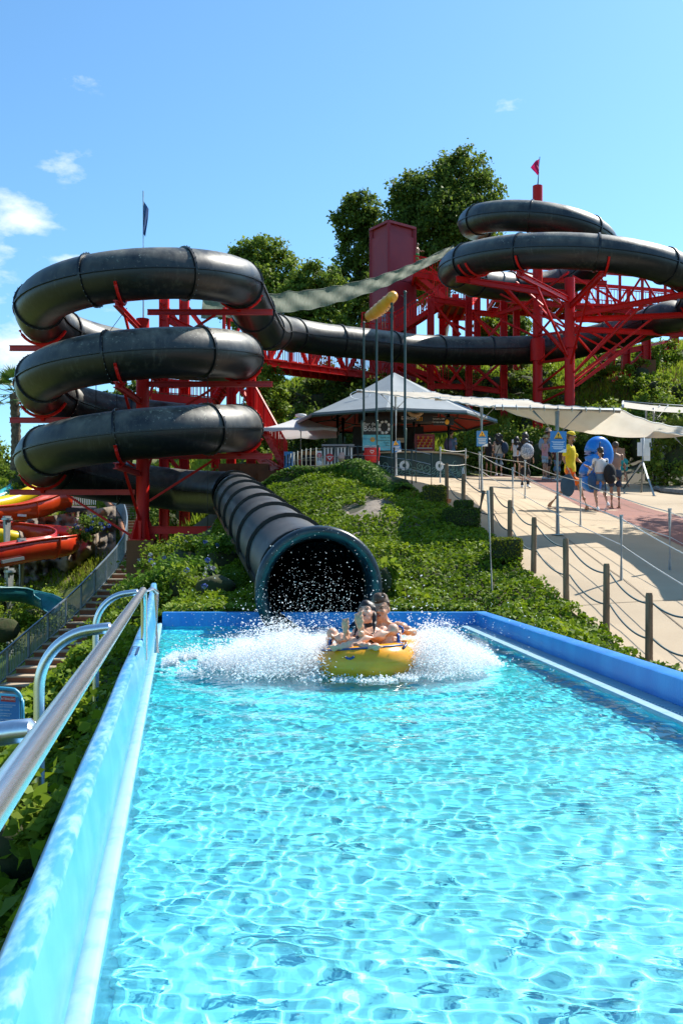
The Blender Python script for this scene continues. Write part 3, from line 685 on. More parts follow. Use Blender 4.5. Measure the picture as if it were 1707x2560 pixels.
# ---- blank lift tower
lt = thing('lift_tower', 'tall plain maroon panelled tower box beside the stairs', 'tower', (P(985, 0, 57).x, 57, 6))
cx_, cy_ = P(975, 0, 58.2).x, 58.2
q = [P(926, 0, 57.9), P(971, 0, 56.3), P(1037.5, 0, 57.6)]
e0, e1, e2 = [Vector((v.x, v.y, 0)) for v in q]; e3 = e0 + (e2 - e1)
M_LIFT1 = mat('lift_panel', (0.30, 0.035, 0.045), .5, spec=.25, color2=(.25, .03, .045), scale=.7)
zt = za(556, 56.5); zs_ = list(np.linspace(5.5, zt - .55, 6)) + [zt]
for (u, v, nm) in ((e0, e1, 'l'), (e1, e2, 'r'), (e2, e3, 'b'), (e3, e0, 'k')):
    nrm = (v - u).cross(UP).normalized()
    for i in range(len(zs_) - 1):
        m = MB(); z0, z1 = zs_[i] + .015, zs_[i+1] - .015; ins = (-.09 if i == len(zs_) - 2 else 0.0)
        m.prism([u + UP*z0 + nrm*ins, v + UP*z0 + nrm*ins, v + UP*z1 + nrm*ins, u + UP*z1 + nrm*ins], -nrm*.06); m.build('panel', M_LIFT1, lt)
m = MB()
for c in (e0, e1, e2, e3): m.bar(c + UP*5.4, c + UP*(zt + .02), .14)
for u, v in ((e0, e1), (e1, e2), (e2, e3), (e3, e0)): m.bar(u + UP*zt, v + UP*zt, .16, .14)
m.prism([c + UP*(zt + .02) for c in (e0, e1, e2, e3)], (0, 0, .05)); m.build('corner_frame', M_LIFT1, lt)
# ---- truss footbridge from the near stairs to the stair tower
def bridge(t, a0, a1, wid, hgt, n, mid=1.05):
    a0, a1 = Vector(a0), Vector(a1); side = Vector((0, wid, 0))
    for off in (0, 1):
        o = side*off; m = MB(); m.ibeam(a0 + o, a1 + o, .18, .32, .03); m.build('bottom_chord', M_STEEL, t)
        m = MB(); m.bar(a0 + o + UP*hgt, a1 + o + UP*hgt, .14, .18); m.build('top_chord', M_STEEL, t)
        for i in range(n + 1):
            p = a0.lerp(a1, i/n) + o; m = MB(); m.bar(p, p + UP*hgt, .13); m.build('post', M_STEEL, t)
            if i < n: q_ = a0.lerp(a1, (i+1)/n) + o; m = MB(); m.bar(p + (UP*hgt if i % 2 else UP*0), q_ + (UP*0 if i % 2 else UP*hgt), .10); m.build('brace', M_STEEL, t)
        m = MB(); nb = int((a1 - a0).length/.17); ins = Vector((0, .1 if off == 0 else -.1, 0))
        for i in range(nb + 1): p = a0.lerp(a1, i/nb) + o + ins; m.bar(p + UP*.2, p + UP*1.15, .025)
        m.bar(a0 + o + ins + UP*1.15, a1 + o + ins + UP*1.15, .05); m.build('railing', M_STEEL, t)
    for i in range(2*n + 1): p = a0.lerp(a1, i/(2*n)); m = MB(); m.bar(p - UP*.05, p + side - UP*.05, .12, .2); m.build('cross_beam', M_STEEL, t)
    k = int((a1 - a0).length/.35)
    for i in range(k):
        p0, p1_ = a0.lerp(a1, i/k) + UP*.19, a0.lerp(a1, (i + .86)/k) + UP*.19; m = MB(); m.prism([p0, p1_, p1_ + side, p0 + side], (0, 0, .04)); m.build('plank', M_PLANK if t.get('wood') else M_STEEL2, t)
br = thing('footbridge', 'red steel truss footbridge sloping beneath the long straight black tube', 'bridge', P(640, 905, 43))
bridge(br, P(560, 893, 43.5), P(990, 948, 54), 1.9, 2.1, 9)
br2 = thing('footbridge', 'red truss footbridge with plank deck high behind the wide far loop', 'bridge', P(1260, 750, 60)); br2['wood'] = 1
bridge(br2, P(1235, 748, 57.5), P(1720, 792, 52.5), 2.6, 2.0, 9)
for px, d in ((1563, 52.2), (1614, 52.3), (1684, 55), (1525, 55)):
    top = P(px, 790, d); zb = h(top.x, d); pz = zb + (.9 if px > 1600 else .1)
    m = MB(); m.ibeam((top.x, d, pz), top, .4, .4, .05); m.build('leg', M_STEEL, br2)
    if px > 1600: m = MB(); m.box((top.x, d, pz - 1.0), (.78, .78, 2.0)); m.build('pedestal', M_PED, br2)
strut(br2, (1614, 920, 52.3), (1684, 855, 55)); strut(br2, (1614, 910, 52.3), (1684, 905, 55)); strut(br2, (1614, 865, 52.3), (1684, 850, 55)); strut(br2, (1530, 955, 52), (1612, 875, 52.3)); beam(br2, (1530, 885, 52), (1614, 868, 52.3))
# ---- near stair tower behind the left helix
s2 = thing('stair_tower', 'red steel stairs and platform standing behind the nearer black helix', 'stair tower', P(560, 1180, 39))
for q_ in ((411, 37.5, 745), (461, 38.0, 745), (578, 39.0, 905), (628, 38.0, 900), (540, 42, 900)): leg(s2, *q_, w=.34)
beam(s2, (395,960,37.4),(470,962,38)); beam(s2, (405,790,37.5),(640,905,39)); strut(s2, (470,770,38),(575,905,39)); strut(s2, (411,1130,37.5),(461,1190,38)); strut(s2, (410,760,37.5),(462,830,38)); strut(s2, (585,985,39),(628,930,38)); strut(s2, (578,940,39),(628,1010,38)); beam(s2,(578,1020,39),(628,1022,38))
landing(s2, (380, 992, 37), (530, 1006, 38), 2.4)
flight(s2, (528, 1004, 38.2), (600, 905, 40.5), 1.3, 12)
flight(s2, (636, 1032, 37.4), (712, 1172, 36.0), 1.25, 13)
flight(s2, (640, 1140, 37.8), (720, 1195, 35.0), 1.2, 5, .2)
landing(s2, (570, 1030, 37.8), (640, 1032, 37.6), 1.5)
m = MB(); m.box(gp(P(576, 0, 36.5).x, 36.5) + UP*.55, (.75, .9, 1.5)); m.build('pedestal', M_PED, s2)
m = MB(); m.box(gp(P(638, 0, 35.6).x, 35.6) + UP*.25, (1.0, .9, 1.1)); m.build('pedestal', M_PED, s2)
m = MB(); m.box(gp(P(690, 0, 35.2).x, 35.2) + UP*.10, (1.2, .8, .55)); m.build('pedestal', M_PED, s2)
# ---- pale green netting strip slung between the towers
M_NET = mat('pale_green_netting', (0.13, 0.18, 0.11), .7, color2=(.22, .27, .18), scale=3, transl=.5, streak=(6, 1, 1), mask=(.35, .65))
nt = thing('netting_strip', 'pale green translucent netting sagging between the two helix towers', 'netting', P(700, 760, 47))
m = MB(); rows = []; pts = catmull([P(505, 768, 44), P(610, 768, 45), P(700, 757, 46.5), P(800, 745, 48.5), P(930, 712, 51), P(1040, 668, 53.5), P(1135, 620, 56)], .25)
for i, p in enumerate(pts):
    s_ = i/len(pts); w = lerp(1.05, .45, max(0, (s_ - .35)/.65)) * (1 + .05*math.sin(i*1.1)); k = .10*math.sin(i*1.15)
    rows.append([p + Vector((0, .25*math.cos(t*3.1) + k*math.sin(t*6 + i*.25), w*(.5 - t) + .012*math.sin(i*.7 + t*5))) for t in np.linspace(0, 1, 8)])
m.grid(rows); m.build('net', M_NET, nt, True)
m = MB(); m.tube([r[0] for r in rows], .018, 6); m.tube([r[-1] for r in rows], .014, 6); m.build('edge_rope', mat('edge_rope_green', (.08, .11, .08), .8), nt)
# ================================================================= plaza furniture
M_WOOD = mat('weathered_wood', (0.27, 0.175, 0.10), .85, color2=(.13, .085, .05), scale=6, streak=(5, 5, .5), bump=.5, bscale=30, mask=(.35, .65))
M_ROPE = mat('rope_grey_green', (0.075, 0.13, 0.135), .8, color2=(.05, .085, .09), scale=60)
M_CORD = mat('white_cord', (0.68, 0.66, 0.60), .7)
M_WHITE = mat('white_paint', (0.78, 0.78, 0.76), .5, color2=(.68, .68, .66), scale=3)
M_SAIL = mat('shade_sail_cream', (0.70, 0.66, 0.57), .75, color2=(.60, .55, .46), scale=2.2, transl=.42, mask=(.4, .75))
M_SIGN = mat('sign_blue', (0.035, 0.20, 0.50), .4, color2=(.05, .25, .56), scale=4)
M_SIGNC = mat('sign_cyan', (0.10, 0.55, 0.78), .4)
M_YEL = mat('warning_yellow', (0.85, 0.42, 0.02), .45); M_INK = mat('black_ink', (0.012, 0.012, 0.014), .5); M_PRINT = mat('white_print', (0.80, 0.82, 0.84), .5); M_REDP = mat('red_print', (0.55, 0.02, 0.02), .45)
# ---- rope fence down the edge of the ramp
RP = [(3.70,12.0),(3.61,13.6),(3.43,15.2),(3.25,16.9),(3.14,18.6),(3.04,20.2),(2.69,22.1),(2.53,23.9)]
rf = thing('rope_fence', 'row of weathered wooden posts strung with two sagging grey ropes beside the ramp', 'fence', (3.4, 16, .5))
tops = []
for i, (x, y) in enumerate([(3.80, 10.4)] + RP):
    z = h(x, y); zt_ = z + .95 + random.uniform(-.03, .03); b = MB(); tl = Vector((random.uniform(-.02, .02), random.uniform(-.02, .02), 0))
    b.lathe([(.047, 0), (.049, .3), (.046, .7), (.045, .97), (.036, 1.0)], (0, 0, 0), 12); b.v = [(x + v[0] + tl.x*v[2], y + v[1] + tl.y*v[2], z - .35 + v[2]*(zt_ - z + .35)) for v in b.v]
    b.build('post', M_WOOD, rf, True, 40); tops.append(Vector((x, y, zt_)))
for i in range(len(tops) - 1):
    for dz in (.13, .56):
        a, c = tops[i] - UP*dz, tops[i+1] - UP*dz; n = 14
        b = MB(); b.tube([a.lerp(c, t) - UP*(.11*4*t*(1 - t)) + Vector((.05, 0, 0)) for t in np.linspace(0, 1, n)], .0125, 6); b.build('rope', M_ROPE, rf, True)
b = MB(); q0 = G(1195, 1272); b.tube([q0 - UP*.2, q0 + Vector((.13, .05, .42))], [.05, .05], 10); b.build('leaning_post', M_WOOD, rf, True, 40)
# tall thin galvanised pole rising from the ivy
po = thing('metal_pole', 'slim galvanised pole leaning in the ivy beside the rope fence', 'pole', G(1232, 1503, 10)); 
b = MB(); e = G(1232, 1503, 10); b.tube([e - UP*.3, P(1219, 1226, e.y)], .026, 10); b.build('pole', M_GALV, po, True, 40)
# ---- queue posts with white cords
QA = [(1100, 1207), (1163, 1206), (1311.5, 1247), (1450, 1317), (1673, 1426)]; QB = [(1281, 1283), (1552, 1451)]
q1 = thing('queue_barrier', 'row of galvanised posts with white cords beside the painted maroon path', 'barrier', G(1311, 1247))
q2 = thing('queue_barrier', 'galvanised posts with white cords on the pale paving near the rope fence', 'barrier', G(1281, 1283))
def queue(t, pts, hh=1.05, ext=()):
    tp = []
    for (x, y) in pts:
        z = h(x, y); b = MB(); b.tube([(x, y, z - .1), (x, y, z + hh)], .030, 10); b.lathe([(.034, 0), (.034, .02)], (x, y, z + hh - .01), 10); b.build('post', M_GALV, t, True, 40); tp.append(Vector((x, y, z + hh)))
    for i in range(len(tp) - 1):
        for dz in (.05, .48):
            a, c = tp[i] - UP*dz, tp[i+1] - UP*dz; b = MB(); b.tube([a.lerp(c, s) - UP*(.05*4*s*(1 - s)) for s in np.linspace(0, 1, 8)], .0085, 5); b.build('cord', M_CORD, t)
ga = [G(*p) for p in QA]; queue(q1, [(p.x, p.y) for p in ga] + [(6.1, 12.5)])
gb = [G(*p) for p in QB]; queue(q2, [(3.9, 28.2)] + [(p.x, p.y) for p in gb] + [(4.75, 11)])
# ---- shade structures
TB = [(1.75, 32.0, 6.06), (3.80, 27.0, 5.1), (4.40, 20.3, 3.97), (7.77, 22.0, 3.69), (8.0, 16.5, 2.95)]
bars = []
for i, (x, y, z) in enumerate(TB):
    t = thing('canopy_stand', ['galvanised shade post beside the bar roof, blue notice on it', 'galvanised shade post behind the leaning stub post, blue notice on it', 'galvanised shade post next to the man in yellow, large blue notice on it', 'galvanised crossbar end roped to the cream sail beyond the ramp', 'galvanised shade post lower down the ramp, right of the path'][i], 'shade post', gp(x, y))
    g0 = h(x, y); b = MB(); b.tube([(x, y, g0 - .1), (x - .01, y, z - .05)], .048, 12); b.lathe([(.13, 0), (.13, .015)], (x, y, g0 + .002), 12); b.build('post', M_GALV, t, True, 40)
    hw = 1.27; sl = .035; L0, L1 = Vector((x - hw, y, z + sl)), Vector((x + hw, y, z - sl))
    b = MB(); b.tube([L0, L1], .055, 12); b.build('crossbar', M_GALV, t, True, 40)
    b = MB()
    for s in (-1, 1): b.tube([(x, y, z - .55), (x + s*.5, y, z - .04)], .022, 8)
    b.build('brace', M_GALV, t, True); bars.append((L0, L1))
    b = MB()
    for k in range(9):
        c = L0.lerp(L1, (k + .5)/9); b.tube([c + Vector((0, math.cos(a)*.062, math.sin(a)*.062)) + Vector((.02*a/6, 0, 0)) for a in np.linspace(0, 6.2, 9)], .008, 4)
    b.build('lacing', M_CORD, t)
    if i < 3:
        pw, ph, pz = ((.30, .36, 1117), (.30, .42, 1097), (.33, .43, 1105))[i]; cz = EYE + (HY - pz)/F*y
        s = thing('notice_board', ['blue warning notice tilted on the shade post by the bar', 'blue warning notice on the shade post before the dark hedge', 'large blue warning notice on the post by the man in yellow'][i], 'sign', (x, y - .06, cz))
        tilt = (.12, .0, -.02)[i]
        def R2(u, v, o=0): return Vector((x + u*math.cos(tilt) - v*math.sin(tilt), y - .055 - o, cz + u*math.sin(tilt) + v*math.cos(tilt)))
        b = MB(); b.prism([R2(-pw/2, -ph/2), R2(pw/2, -ph/2), R2(pw/2, ph/2), R2(-pw/2, ph/2)], (0, .012, 0)); b.build('panel', M_SIGN, s)
        b = MB(); b.prism([R2(-.02, -ph/2, .002), R2(pw/2, -ph/2, .002), R2(pw/2, -ph/2 + .075, .002), R2(pw/2 - .06, -ph/2 + .06, .002), R2(pw/2 - .10, -ph/2 + .035, .002)], (0, .001, 0)); b.build('torn_corner', M_PRINT, s)
        b = MB(); c = ph*.27; b.prism([R2(-.085, c - .06, .002), R2(.085, c - .06, .002), R2(.085, c - .045, .002), R2(.012, c + .085, .002), R2(-.012, c + .085, .002), R2(-.085, c - .045, .002)], (0, .001, 0)); wsym = b.build('warning_triangle', M_YEL, s)
        b = MB(); b.prism([R2(-.008, c - .005, .004), R2(.008, c - .005, .004), R2(.012, c + .045, .004), R2(-.012, c + .045, .004)], (0, .001, 0)); b.prism([R2(-.008, c - .028, .004), R2(.008, c - .028, .004), R2(.008, c - .014, .004), R2(-.008, c - .014, .004)], (0, .001, 0)); b.prism([R2(-.07, c - .055, .004), R2(.07, c - .055, .004), R2(.06, c - .037, .004), R2(-.06, c - .037, .004)], (0, .001, 0)); b.build('exclamation_mark', M_INK, wsym)
        b = MB()
        for k, (vv, wf) in enumerate(((.0, .42), (-.018, .34), (-.047, .33), (-.063, .31), (-.095, .40), (-.11, .30), (-.132, .33), (-.146, .24))):
            b.prism([R2(-pw*wf, vv*ph/.43 - .004, .002), R2(pw*wf, vv*ph/.43 - .004, .002), R2(pw*wf, vv*ph/.43 + .004, .002), R2(-pw*wf, vv*ph/.43 + .004, .002)], (0, .001, 0))
        b.build('print', M_PRINT, s)
for i in range(4):
    (a0, a1), (b0, b1) = bars[i], bars[i+1]; rows = []
    for v in np.linspace(0, 1, 26):
        row = []
        for u in np.linspace(0, 1, 16):
            p = a0.lerp(a1, u).lerp(b0.lerp(b1, u), v); ed = 4*u*(1 - u); sg = 4*v*(1 - v)
            pull = .16*sg*(1 - ed)*(1 if u < .5 else -1)
            row.append(p + Vector((pull, 0, -(.30 if i == 2 else .09)*sg*(.45 + .55*(1 - abs(u - .5)*2)) - (.13 if i == 2 else .03)*sg*(1 - u) + .022*math.sin(u*23 + v*5)*sg + .012*math.sin(v*41) * (1 - ed) + .02)))
        rows.append(row)
    b = MB(); b.grid(rows); t = thing('shade_sail', ['cream shade sail slung from the bar roof to the middle post', 'cream shade sail over the dark haired women\'s end of the ramp', 'wide cream shade sail above the blue inflatable', 'cream shade sail over the lower end of the painted path'][i], 'shade sail', bars[i][0].lerp(bars[i+1][1], .5) if False else a0)
    b.build('sheet', M_SAIL, t, True)
    hem = [r[0] for r in rows]; b = MB(); b.tube(hem, .014, 5); b.tube([r[-1] for r in rows], .014, 5); b.build('hem', M_CORD, t)
# second beige awning up on the right
t = thing('awning', 'flat beige awning at the edge of the planted hillside', 'awning', P(1640, 1020, 34)); rows = []
for v in np.linspace(0, 1, 8): rows.append([P(lerp(1556, 1760, u), lerp(1004, 1018, u) + 14*v, lerp(37, 33, v)) - UP*(.25*u*(1 - u) + .1*v*(1 - v)) for u in np.linspace(0, 1, 12)])
b = MB(); b.grid(rows); b.build('sheet', M_SAIL, t, True)
b = MB(); b.tube([rows[0][0], rows[-1][0]], .04, 8); b.tube([rows[0][0], rows[0][-1]], .04, 8)
for px, d in ((1614, 36), (1633, 34.5)): q = P(px, 1020, d); b.tube([gp(q.x, d), q], .045, 8); b.tube([q - UP*.5, q + Vector((.5, 0, .1))], .025, 6)
b.build('frame', M_GALV, t, True)
# tripod stand, white boards
t = thing('tripod_stand', 'galvanised pole stand on splayed legs beside the white board', 'stand', G(1602, 1231)); e = G(1602, 1231); top = P(1608, 1085, e.y)
b = MB(); b.tube([e, top], .04, 10); b.build('mast', M_GALV, t, True)
for q in ((1634, 1240), (1556, 1222)): c = G(*q); b = MB(); b.tube([e.lerp(top, .52), c], .032, 8); b.lathe([(.07, 0), (.07, .015)], c, 8); b.build('leg', M_GALV, t, True)
for k, (x0, x1, y0, y1) in enumerate(((1592, 1622, 1106, 1140), (1600, 1626, 1096, 1106), (1608, 1624, 1118, 1152))):
    b = MB(); dd = e.y + .12 + k*.05; b.prism([P(x0, y1, dd), P(x1, y1, dd), P(x1, y0, dd), P(x0, y0, dd)], (0, .012, 0)); b.build('placard', M_WHITE, t)
t = thing('notice_board', 'tall blank white board in a black frame by the shrubs', 'board', G(1654, 1213)); e = G(1654, 1213); dd = e.y
b = MB(); x0, x1, z0, z1 = P(1634, 0, dd).x, P(1667, 0, dd).x, e.z, e.z + 1.42
b.prism([(x0, dd, z0), (x1, dd, z0), (x1 + .03, dd, z1), (x0 + .04, dd, z1)], (0, .04, 0)); b.build('panel', M_WHITE, t)
b = MB(); c = [Vector((x0, dd, z0)), Vector((x0 + .04, dd, z1)), Vector((x1 + .03, dd, z1)), Vector((x1, dd, z0))]
for i in range(3): b.bar(c[i], c[i+1], .045, .06)
b.build('frame', M_INK, t)
t = thing('notice_board', 'small blue warning notice on a thin pole near the tripod stand', 'sign', G(1628, 1212)); e = G(1628, 1212)
b = MB(); b.tube([e, P(1626, 1085, e.y)], .04, 8); b.build('pole', M_GALV, t, True)
b = MB(); dd = e.y - .06; b.prism([P(1623, 1152, dd), P(1634, 1146, dd), P(1634, 1120, dd), P(1623, 1122, dd)], (0, .012, 0)); b.build('panel', M_SIGN, t)
b = MB(); b.prism([P(1625, 1134, dd - .01), P(1632, 1133, dd - .01), P(1628.6, 1124, dd - .01)], (0, .004, 0)); b.build('warning_triangle', M_YEL, t)
t = thing('planter_kerb', 'low grey stone kerb curving round the bushy plant bed', 'kerb', G(1690, 1222)); b = MB(); pts = [G(1640, 1226), G(1660, 1232), G(1700, 1236), G(1740, 1238)]
b.tube([p + UP*.05 for p in pts], .11, 6); b.build('kerb', mat('kerb_grey', (.22, .21, .19), .9, var=.3, bump=.3), t)
# ---- flag poles with the orange float
fps = [(905, 1177, 909, 809, 29.0), (942, 1186, 941, 784, 27.5), (978, 1198, 979, 762, 26.0), (1013, 1226, 1012, 733, 24.4)]
for i, (bx, by, tx, ty, d) in enumerate(fps):
    t = thing('flagpole', ['bare dark green flagpole before the red chair', 'dark green flagpole under the lower end of the orange float', 'dark green flagpole under the upper end of the orange float', 'tallest bare dark green flagpole, nearest the terracotta edging'][i], 'pole', P(bx, by, d), 'bare flagpoles before the bar')
    e, tp = P(bx, by, d), P(tx, ty, d); gz = h(e.x, d); b = MB(); b.tube([Vector((e.x, d, gz - .2)), Vector((e.x, d, gz + 1.6)), Vector((tp.x, d, gz + 1.62)), tp], [.042, .042, .033, .030], 10); b.build('pole', M_POLE, t, True, 40)
    b = MB(); b.ball(tp + UP*.02, .045, 8, 6); b.tube([tp - UP*.1, tp + Vector((-.1, 0, -.06))], .012, 5); b.build('pulley', M_POLE, t, True)
t = thing('inflatable_float', 'puffy orange sausage float perched on top of two flagpoles', 'float', P(945, 765, 27))
q0, q1_, = P(922, 789, 27.6), P(984, 736, 26.0); n = 18; rad = [.03] + [.13 + .05*math.sin(math.pi*k/(n - 1)) + .012*math.sin(k*2.1) for k in range(n)] + [.03]
b = MB(); b.tube([q0.lerp(q1_, max(0, min(1, (k - 1)/(n - 1)))) + UP*(-.07*4*(k/(n+1))*(1 - k/(n+1))) + (q1_ - q0).normalized()*(-.05 if k == 0 else (.05 if k == n + 1 else 0)) for k in range(n + 2)], rad, 14); b.build('body', mat('float_orange', (.80, .33, .02), .35, color2=(.85, .42, .05), scale=4, bump=.15, bscale=25), t, True)
b = MB()
for k in (.35, .5, .65): c = q0.lerp(q1_, k); b.tube([c - UP*.18, c - UP*.26 + Vector((.05, 0, 0))], .012, 5)
b.build('strap', M_INK, t)

# ================================================================= bar kiosk
KX, KY = P(985, 0, 36.5).x, 36.5; KZ = h(KX, KY) - .12
kb = thing('bar_kiosk', 'round bar kiosk with grey umbrella roof, red underside and dark green wave painted counter', 'kiosk', (KX, KY, KZ))
M_ROOF = mat('roof_canvas_grey', (0.23, 0.265, 0.285), .7, color2=(.18, .21, .23), scale=1.2, bump=.1, mask=(.35, .7)); M_UNDER = mat('roof_underside_red', (0.42, 0.035, 0.012), .7, color2=(.36, .03, .012), scale=2, transl=.35)
M_DGREEN = mat('dark_green_paint', (0.012, 0.035, 0.028), .45, color2=(.018, .045, .036), scale=5); M_PALE = mat('pale_mural_green', (0.26, 0.40, 0.32), .6); M_TAN = mat('counter_top_tan', (.45, .33, .20), .5)
EZ, AZ, RK = 5.67, 7.45, 3.72; apex = Vector((KX, KY, AZ)); rot0 = R(-97)
cor = [Vector((KX + RK*math.cos(rot0 + k*math.pi/4), KY + RK*math.sin(rot0 + k*math.pi/4), EZ)) for k in range(8)]
for k in range(8):
    a, c = cor[k], cor[(k+1) % 8]; rows = []
    for s in np.linspace(0, 1, 7):
        rows.append([apex.lerp(a.lerp(c, u), s) - UP*(.10*4*s*(1 - s)*(.6 + .4*4*u*(1 - u))) for u in np.linspace(0, 1, 7)])
    b = MB(); b.grid(rows); rp = b.build('roof_panel', M_ROOF, kb, True)
    b = MB(); b.grid([[p - UP*.05 for p in r[::-1]] for r in rows]); b.build('lining', M_UNDER, rp, True)
    b = MB(); b.grid([[p + UP*.01 for p in rows[-1]], [p - UP*.11 + (p - apex)*Vector((.005, .005, 0)) for p in rows[-1]]]); b.build('valance', M_ROOF, rp, True)
    b = MB(); b.tube([apex.lerp(a, s) - UP*(.10*.6*4*s*(1 - s) + .09) for s in np.linspace(0.05, 1, 8)], .035, 6); b.bar(a - UP*.1, c - UP*.1, .05); b.bar(apex.lerp(a, .62) - UP*.6, apex.lerp(c, .62) - UP*.6, .04); b.bar(apex.lerp(a, .62) - UP*.15, apex.lerp(a, .62) - UP*.62, .04); b.bar(apex.lerp(a, .62) - UP*.6, a - UP*.12, .04); b.build('roof_rib', M_DGREEN, kb)
b = MB(); b.tube([apex.lerp(cor[7].lerp(cor[0], .35), .62) + Vector((.34*math.cos(a_), .12*math.sin(a_), .30*math.sin(a_)*.55)) + UP*.02 for a_ in np.linspace(0, 6.28, 24)], .012, 4); b.build('roof_emblem', M_PRINT, kb)
for k in range(8):
    a_ = rot0 + (k + .5)*math.pi/4; c, s = math.cos(a_), math.sin(a_); b = MB(); b.tube([(KX + c*2.15, KY + s*2.15, KZ), (KX + c*2.15, KY + s*2.15, EZ + .25)], .065, 10); b.build('post', M_DGREEN, kb, True)
# curved counter, front half
CCX, CCY, RC = P(1022, 0, 36).x, 36.2, 2.0
CT = 4.30; CB = 3.45
def cpt(a_, z, r=RC): return Vector((CCX + r*math.cos(R(a_)), CCY + r*math.sin(R(a_)), z))
angs = np.linspace(172, 368, 44)
for k in range(11):
    aa = angs[k*4 - (0): k*4 + 4 + 1] if k*4 + 5 <= len(angs) else angs[k*4:]
    if len(aa) < 2: continue
    b = MB(); b.grid([[cpt(a_, CB - .5) for a_ in aa], [cpt(a_, CT) for a_ in aa]]); b.build('counter_panel', M_DGREEN, kb, True)
b = MB(); b.grid([[cpt(a_, CT, RC - .35) for a_ in angs], [cpt(a_, CT + .05, RC - .35) for a_ in angs], [cpt(a_, CT + .05, RC + .16) for a_ in angs], [cpt(a_, CT, RC + .16) for a_ in angs], [cpt(a_, CT, RC - .35) for a_ in angs]]); b.build('counter_top', M_TAN, kb, True, 40)
b = MB()
for k in range(26):                # painted surf: curling lines on the counter
    a0 = 178 + k*7.1; zc = CB + .30 + .12*math.sin(k*2.3); rr = .17 + .05*math.sin(k*1.7)
    pts = [cpt(a0 + rr/RC*57.3*(1 - s*.85)*math.cos(s*9 + k), zc + rr*1.2*(1 - s*.85)*math.sin(s*9 + k), RC + .008) for s in np.linspace(0, 1, 16)]
    b.tube(pts, .011, 4)
    for j in range(3): b.tube([cpt(a0 + s*9 - 4, CB + .06 + j*.07 + .10*s*(1 + .3*j) + .03*math.sin(s*5 + k), RC + .008) for s in np.linspace(0, 1, 7)], .008, 4)
b.build('wave_mural', M_PALE, kb)
for a_ in (210, 262, 298, 340):
    b = MB(); n_ = Vector((math.cos(R(a_)), math.sin(R(a_)), 0)); c = cpt(a_, CB + (.42 if a_ != 340 else .28), RC + .012); b.lathe([(.17, -.01), (.17, .012), (.07, .012), (.07, -.01)], c, 18, axis=n_); b.f = [f for f in b.f if len(f) == 4]; b.build('painted_buoy', M_WHITE, kb)
# core, fridges and boards
M_DARK = mat('bar_interior_dark', (0.03, 0.028, 0.026), .7, color2=(.05, .04, .035), scale=3)
b = MB(); b.box((KX - .2, KY + .9, KZ + 1.0), (2.6, 1.2, 2.0)); b.box((KX + .1, KY + .2, KZ + 2.35), (2.8, 2.4, .25)); b.build('core', M_DARK, kb)
def board(nm, x0, x1, y0, y1, d, m, parent, th=.04): b = MB(); b.prism([P(x0, y1, d), P(x1, y1, d), P(x1, y0, d), P(x0, y0, d)], (0, th, 0)); return b.build(nm, m, parent)
def wtext(nm, s, px, py, d, hpx, m, parent, align='CENTER', sx=1.0): return text(nm, s, P(px, py, d), hpx*1.38/F*d, (R(90), 0, 0), m, parent, align, .002, sx)
DK = 34.35
bd = board('name_board', 906, 977, 1040, 1086, DK, M_INK, kb); wtext('lettering', 'Bar das', 908, 1060, DK - .02, 8.5, M_PRINT, bd, 'LEFT'); wtext('lettering', 'Bóias', 908, 1072, DK - .02, 14, M_PRINT, bd, 'LEFT', .95)
b = MB(); c = P(960, 1068, DK - .03)
for k in range(8):
    a0 = k*math.pi/4; pts = [c + Vector((math.cos(a0 + s)*.17, 0, math.sin(a0 + s)*.20)) for s in np.linspace(.06, .70, 6)]; b.tube(pts, .045, 8)
b.build('ring_buoy_picture', M_PRINT, bd, True)
pb = board('poster', 906, 976, 1087, 1126, DK, mat('poster_cyan', (.10, .50, .66), .4, color2=(.2, .62, .74), scale=5), kb)
wtext('lettering', 'Refresque-se', 908, 1097, DK - .02, 4.5, M_SIGN, pb, 'LEFT')
for k, s in enumerate(('Guarda-sóis', 'Espreguiçadeiras', 'Cacifos', 'Bóias')): wtext('lettering', s, 974, 1094 + k*6.5, DK - .02, 3.6, M_INK, pb, 'RIGHT')
b = MB(); b.ball(P(931, 1099, DK), .09, 12, 8, (1, .2, .9)); b.build('drink_picture', M_YEL, pb, True)
b = MB()
for px in (918, 934): b.tube([P(px, 1119, DK - .015) + Vector((math.cos(a_)*.11, 0, math.sin(a_)*.06)) for a_ in np.linspace(0, 6.28, 14)], .022, 6)
b.build('buoy_picture', M_PRINT, pb)
bd = board('menu_board', 1003, 1081, 1040, 1054, DK, M_INK, kb); wtext('lettering', 'Delicie-te!', 1026, 1045, DK - .02, 8, M_PRINT, bd); b = MB()
for k in range(4): b.tube([P(1042 + k*4, 1052, DK - .02), P(1042 + k*4, 1043, DK - .02)], .018, 6)
b.build('bottle_picture', M_YEL, bd); 
bd = board('menu_board', 1083, 1134, 1043, 1063, DK + .2, M_INK, kb); wtext('lettering', 'Fumeiro, café', 1096, 1047, DK + .17, 4, M_PRINT, bd); wtext('lettering', 'Cerveja artesanal', 1099, 1055, DK + .17, 4, M_PRINT, bd)
b = MB(); b.ball(P(1117, 1055, DK + .17), .075, 10, 8, (1, .15, 1.2)); b.build('glass_picture', M_YEL, bd, True)
b = MB(); c = P(1038, 1026, DK - .1); pts = [c + Vector((math.cos(a_)*.24, 0, math.sin(a_)*.17)) for a_ in np.linspace(0, 2*math.pi, 20)[:-1]]; b.tube(pts, .07, 10, closed=True); b.build('hanging_ring', M_TAN, kb, True)
fr = board('fridge', 1035, 1086, 1085, 1126, DK + 1.2, mat('fridge_red', (.30, .012, .02), .4), kb, .5)
for k in range(5): board('shelf', 1043, 1080, 1091 + k*7, 1093 + k*7, DK + 1.15, M_PRINT, fr, .05)
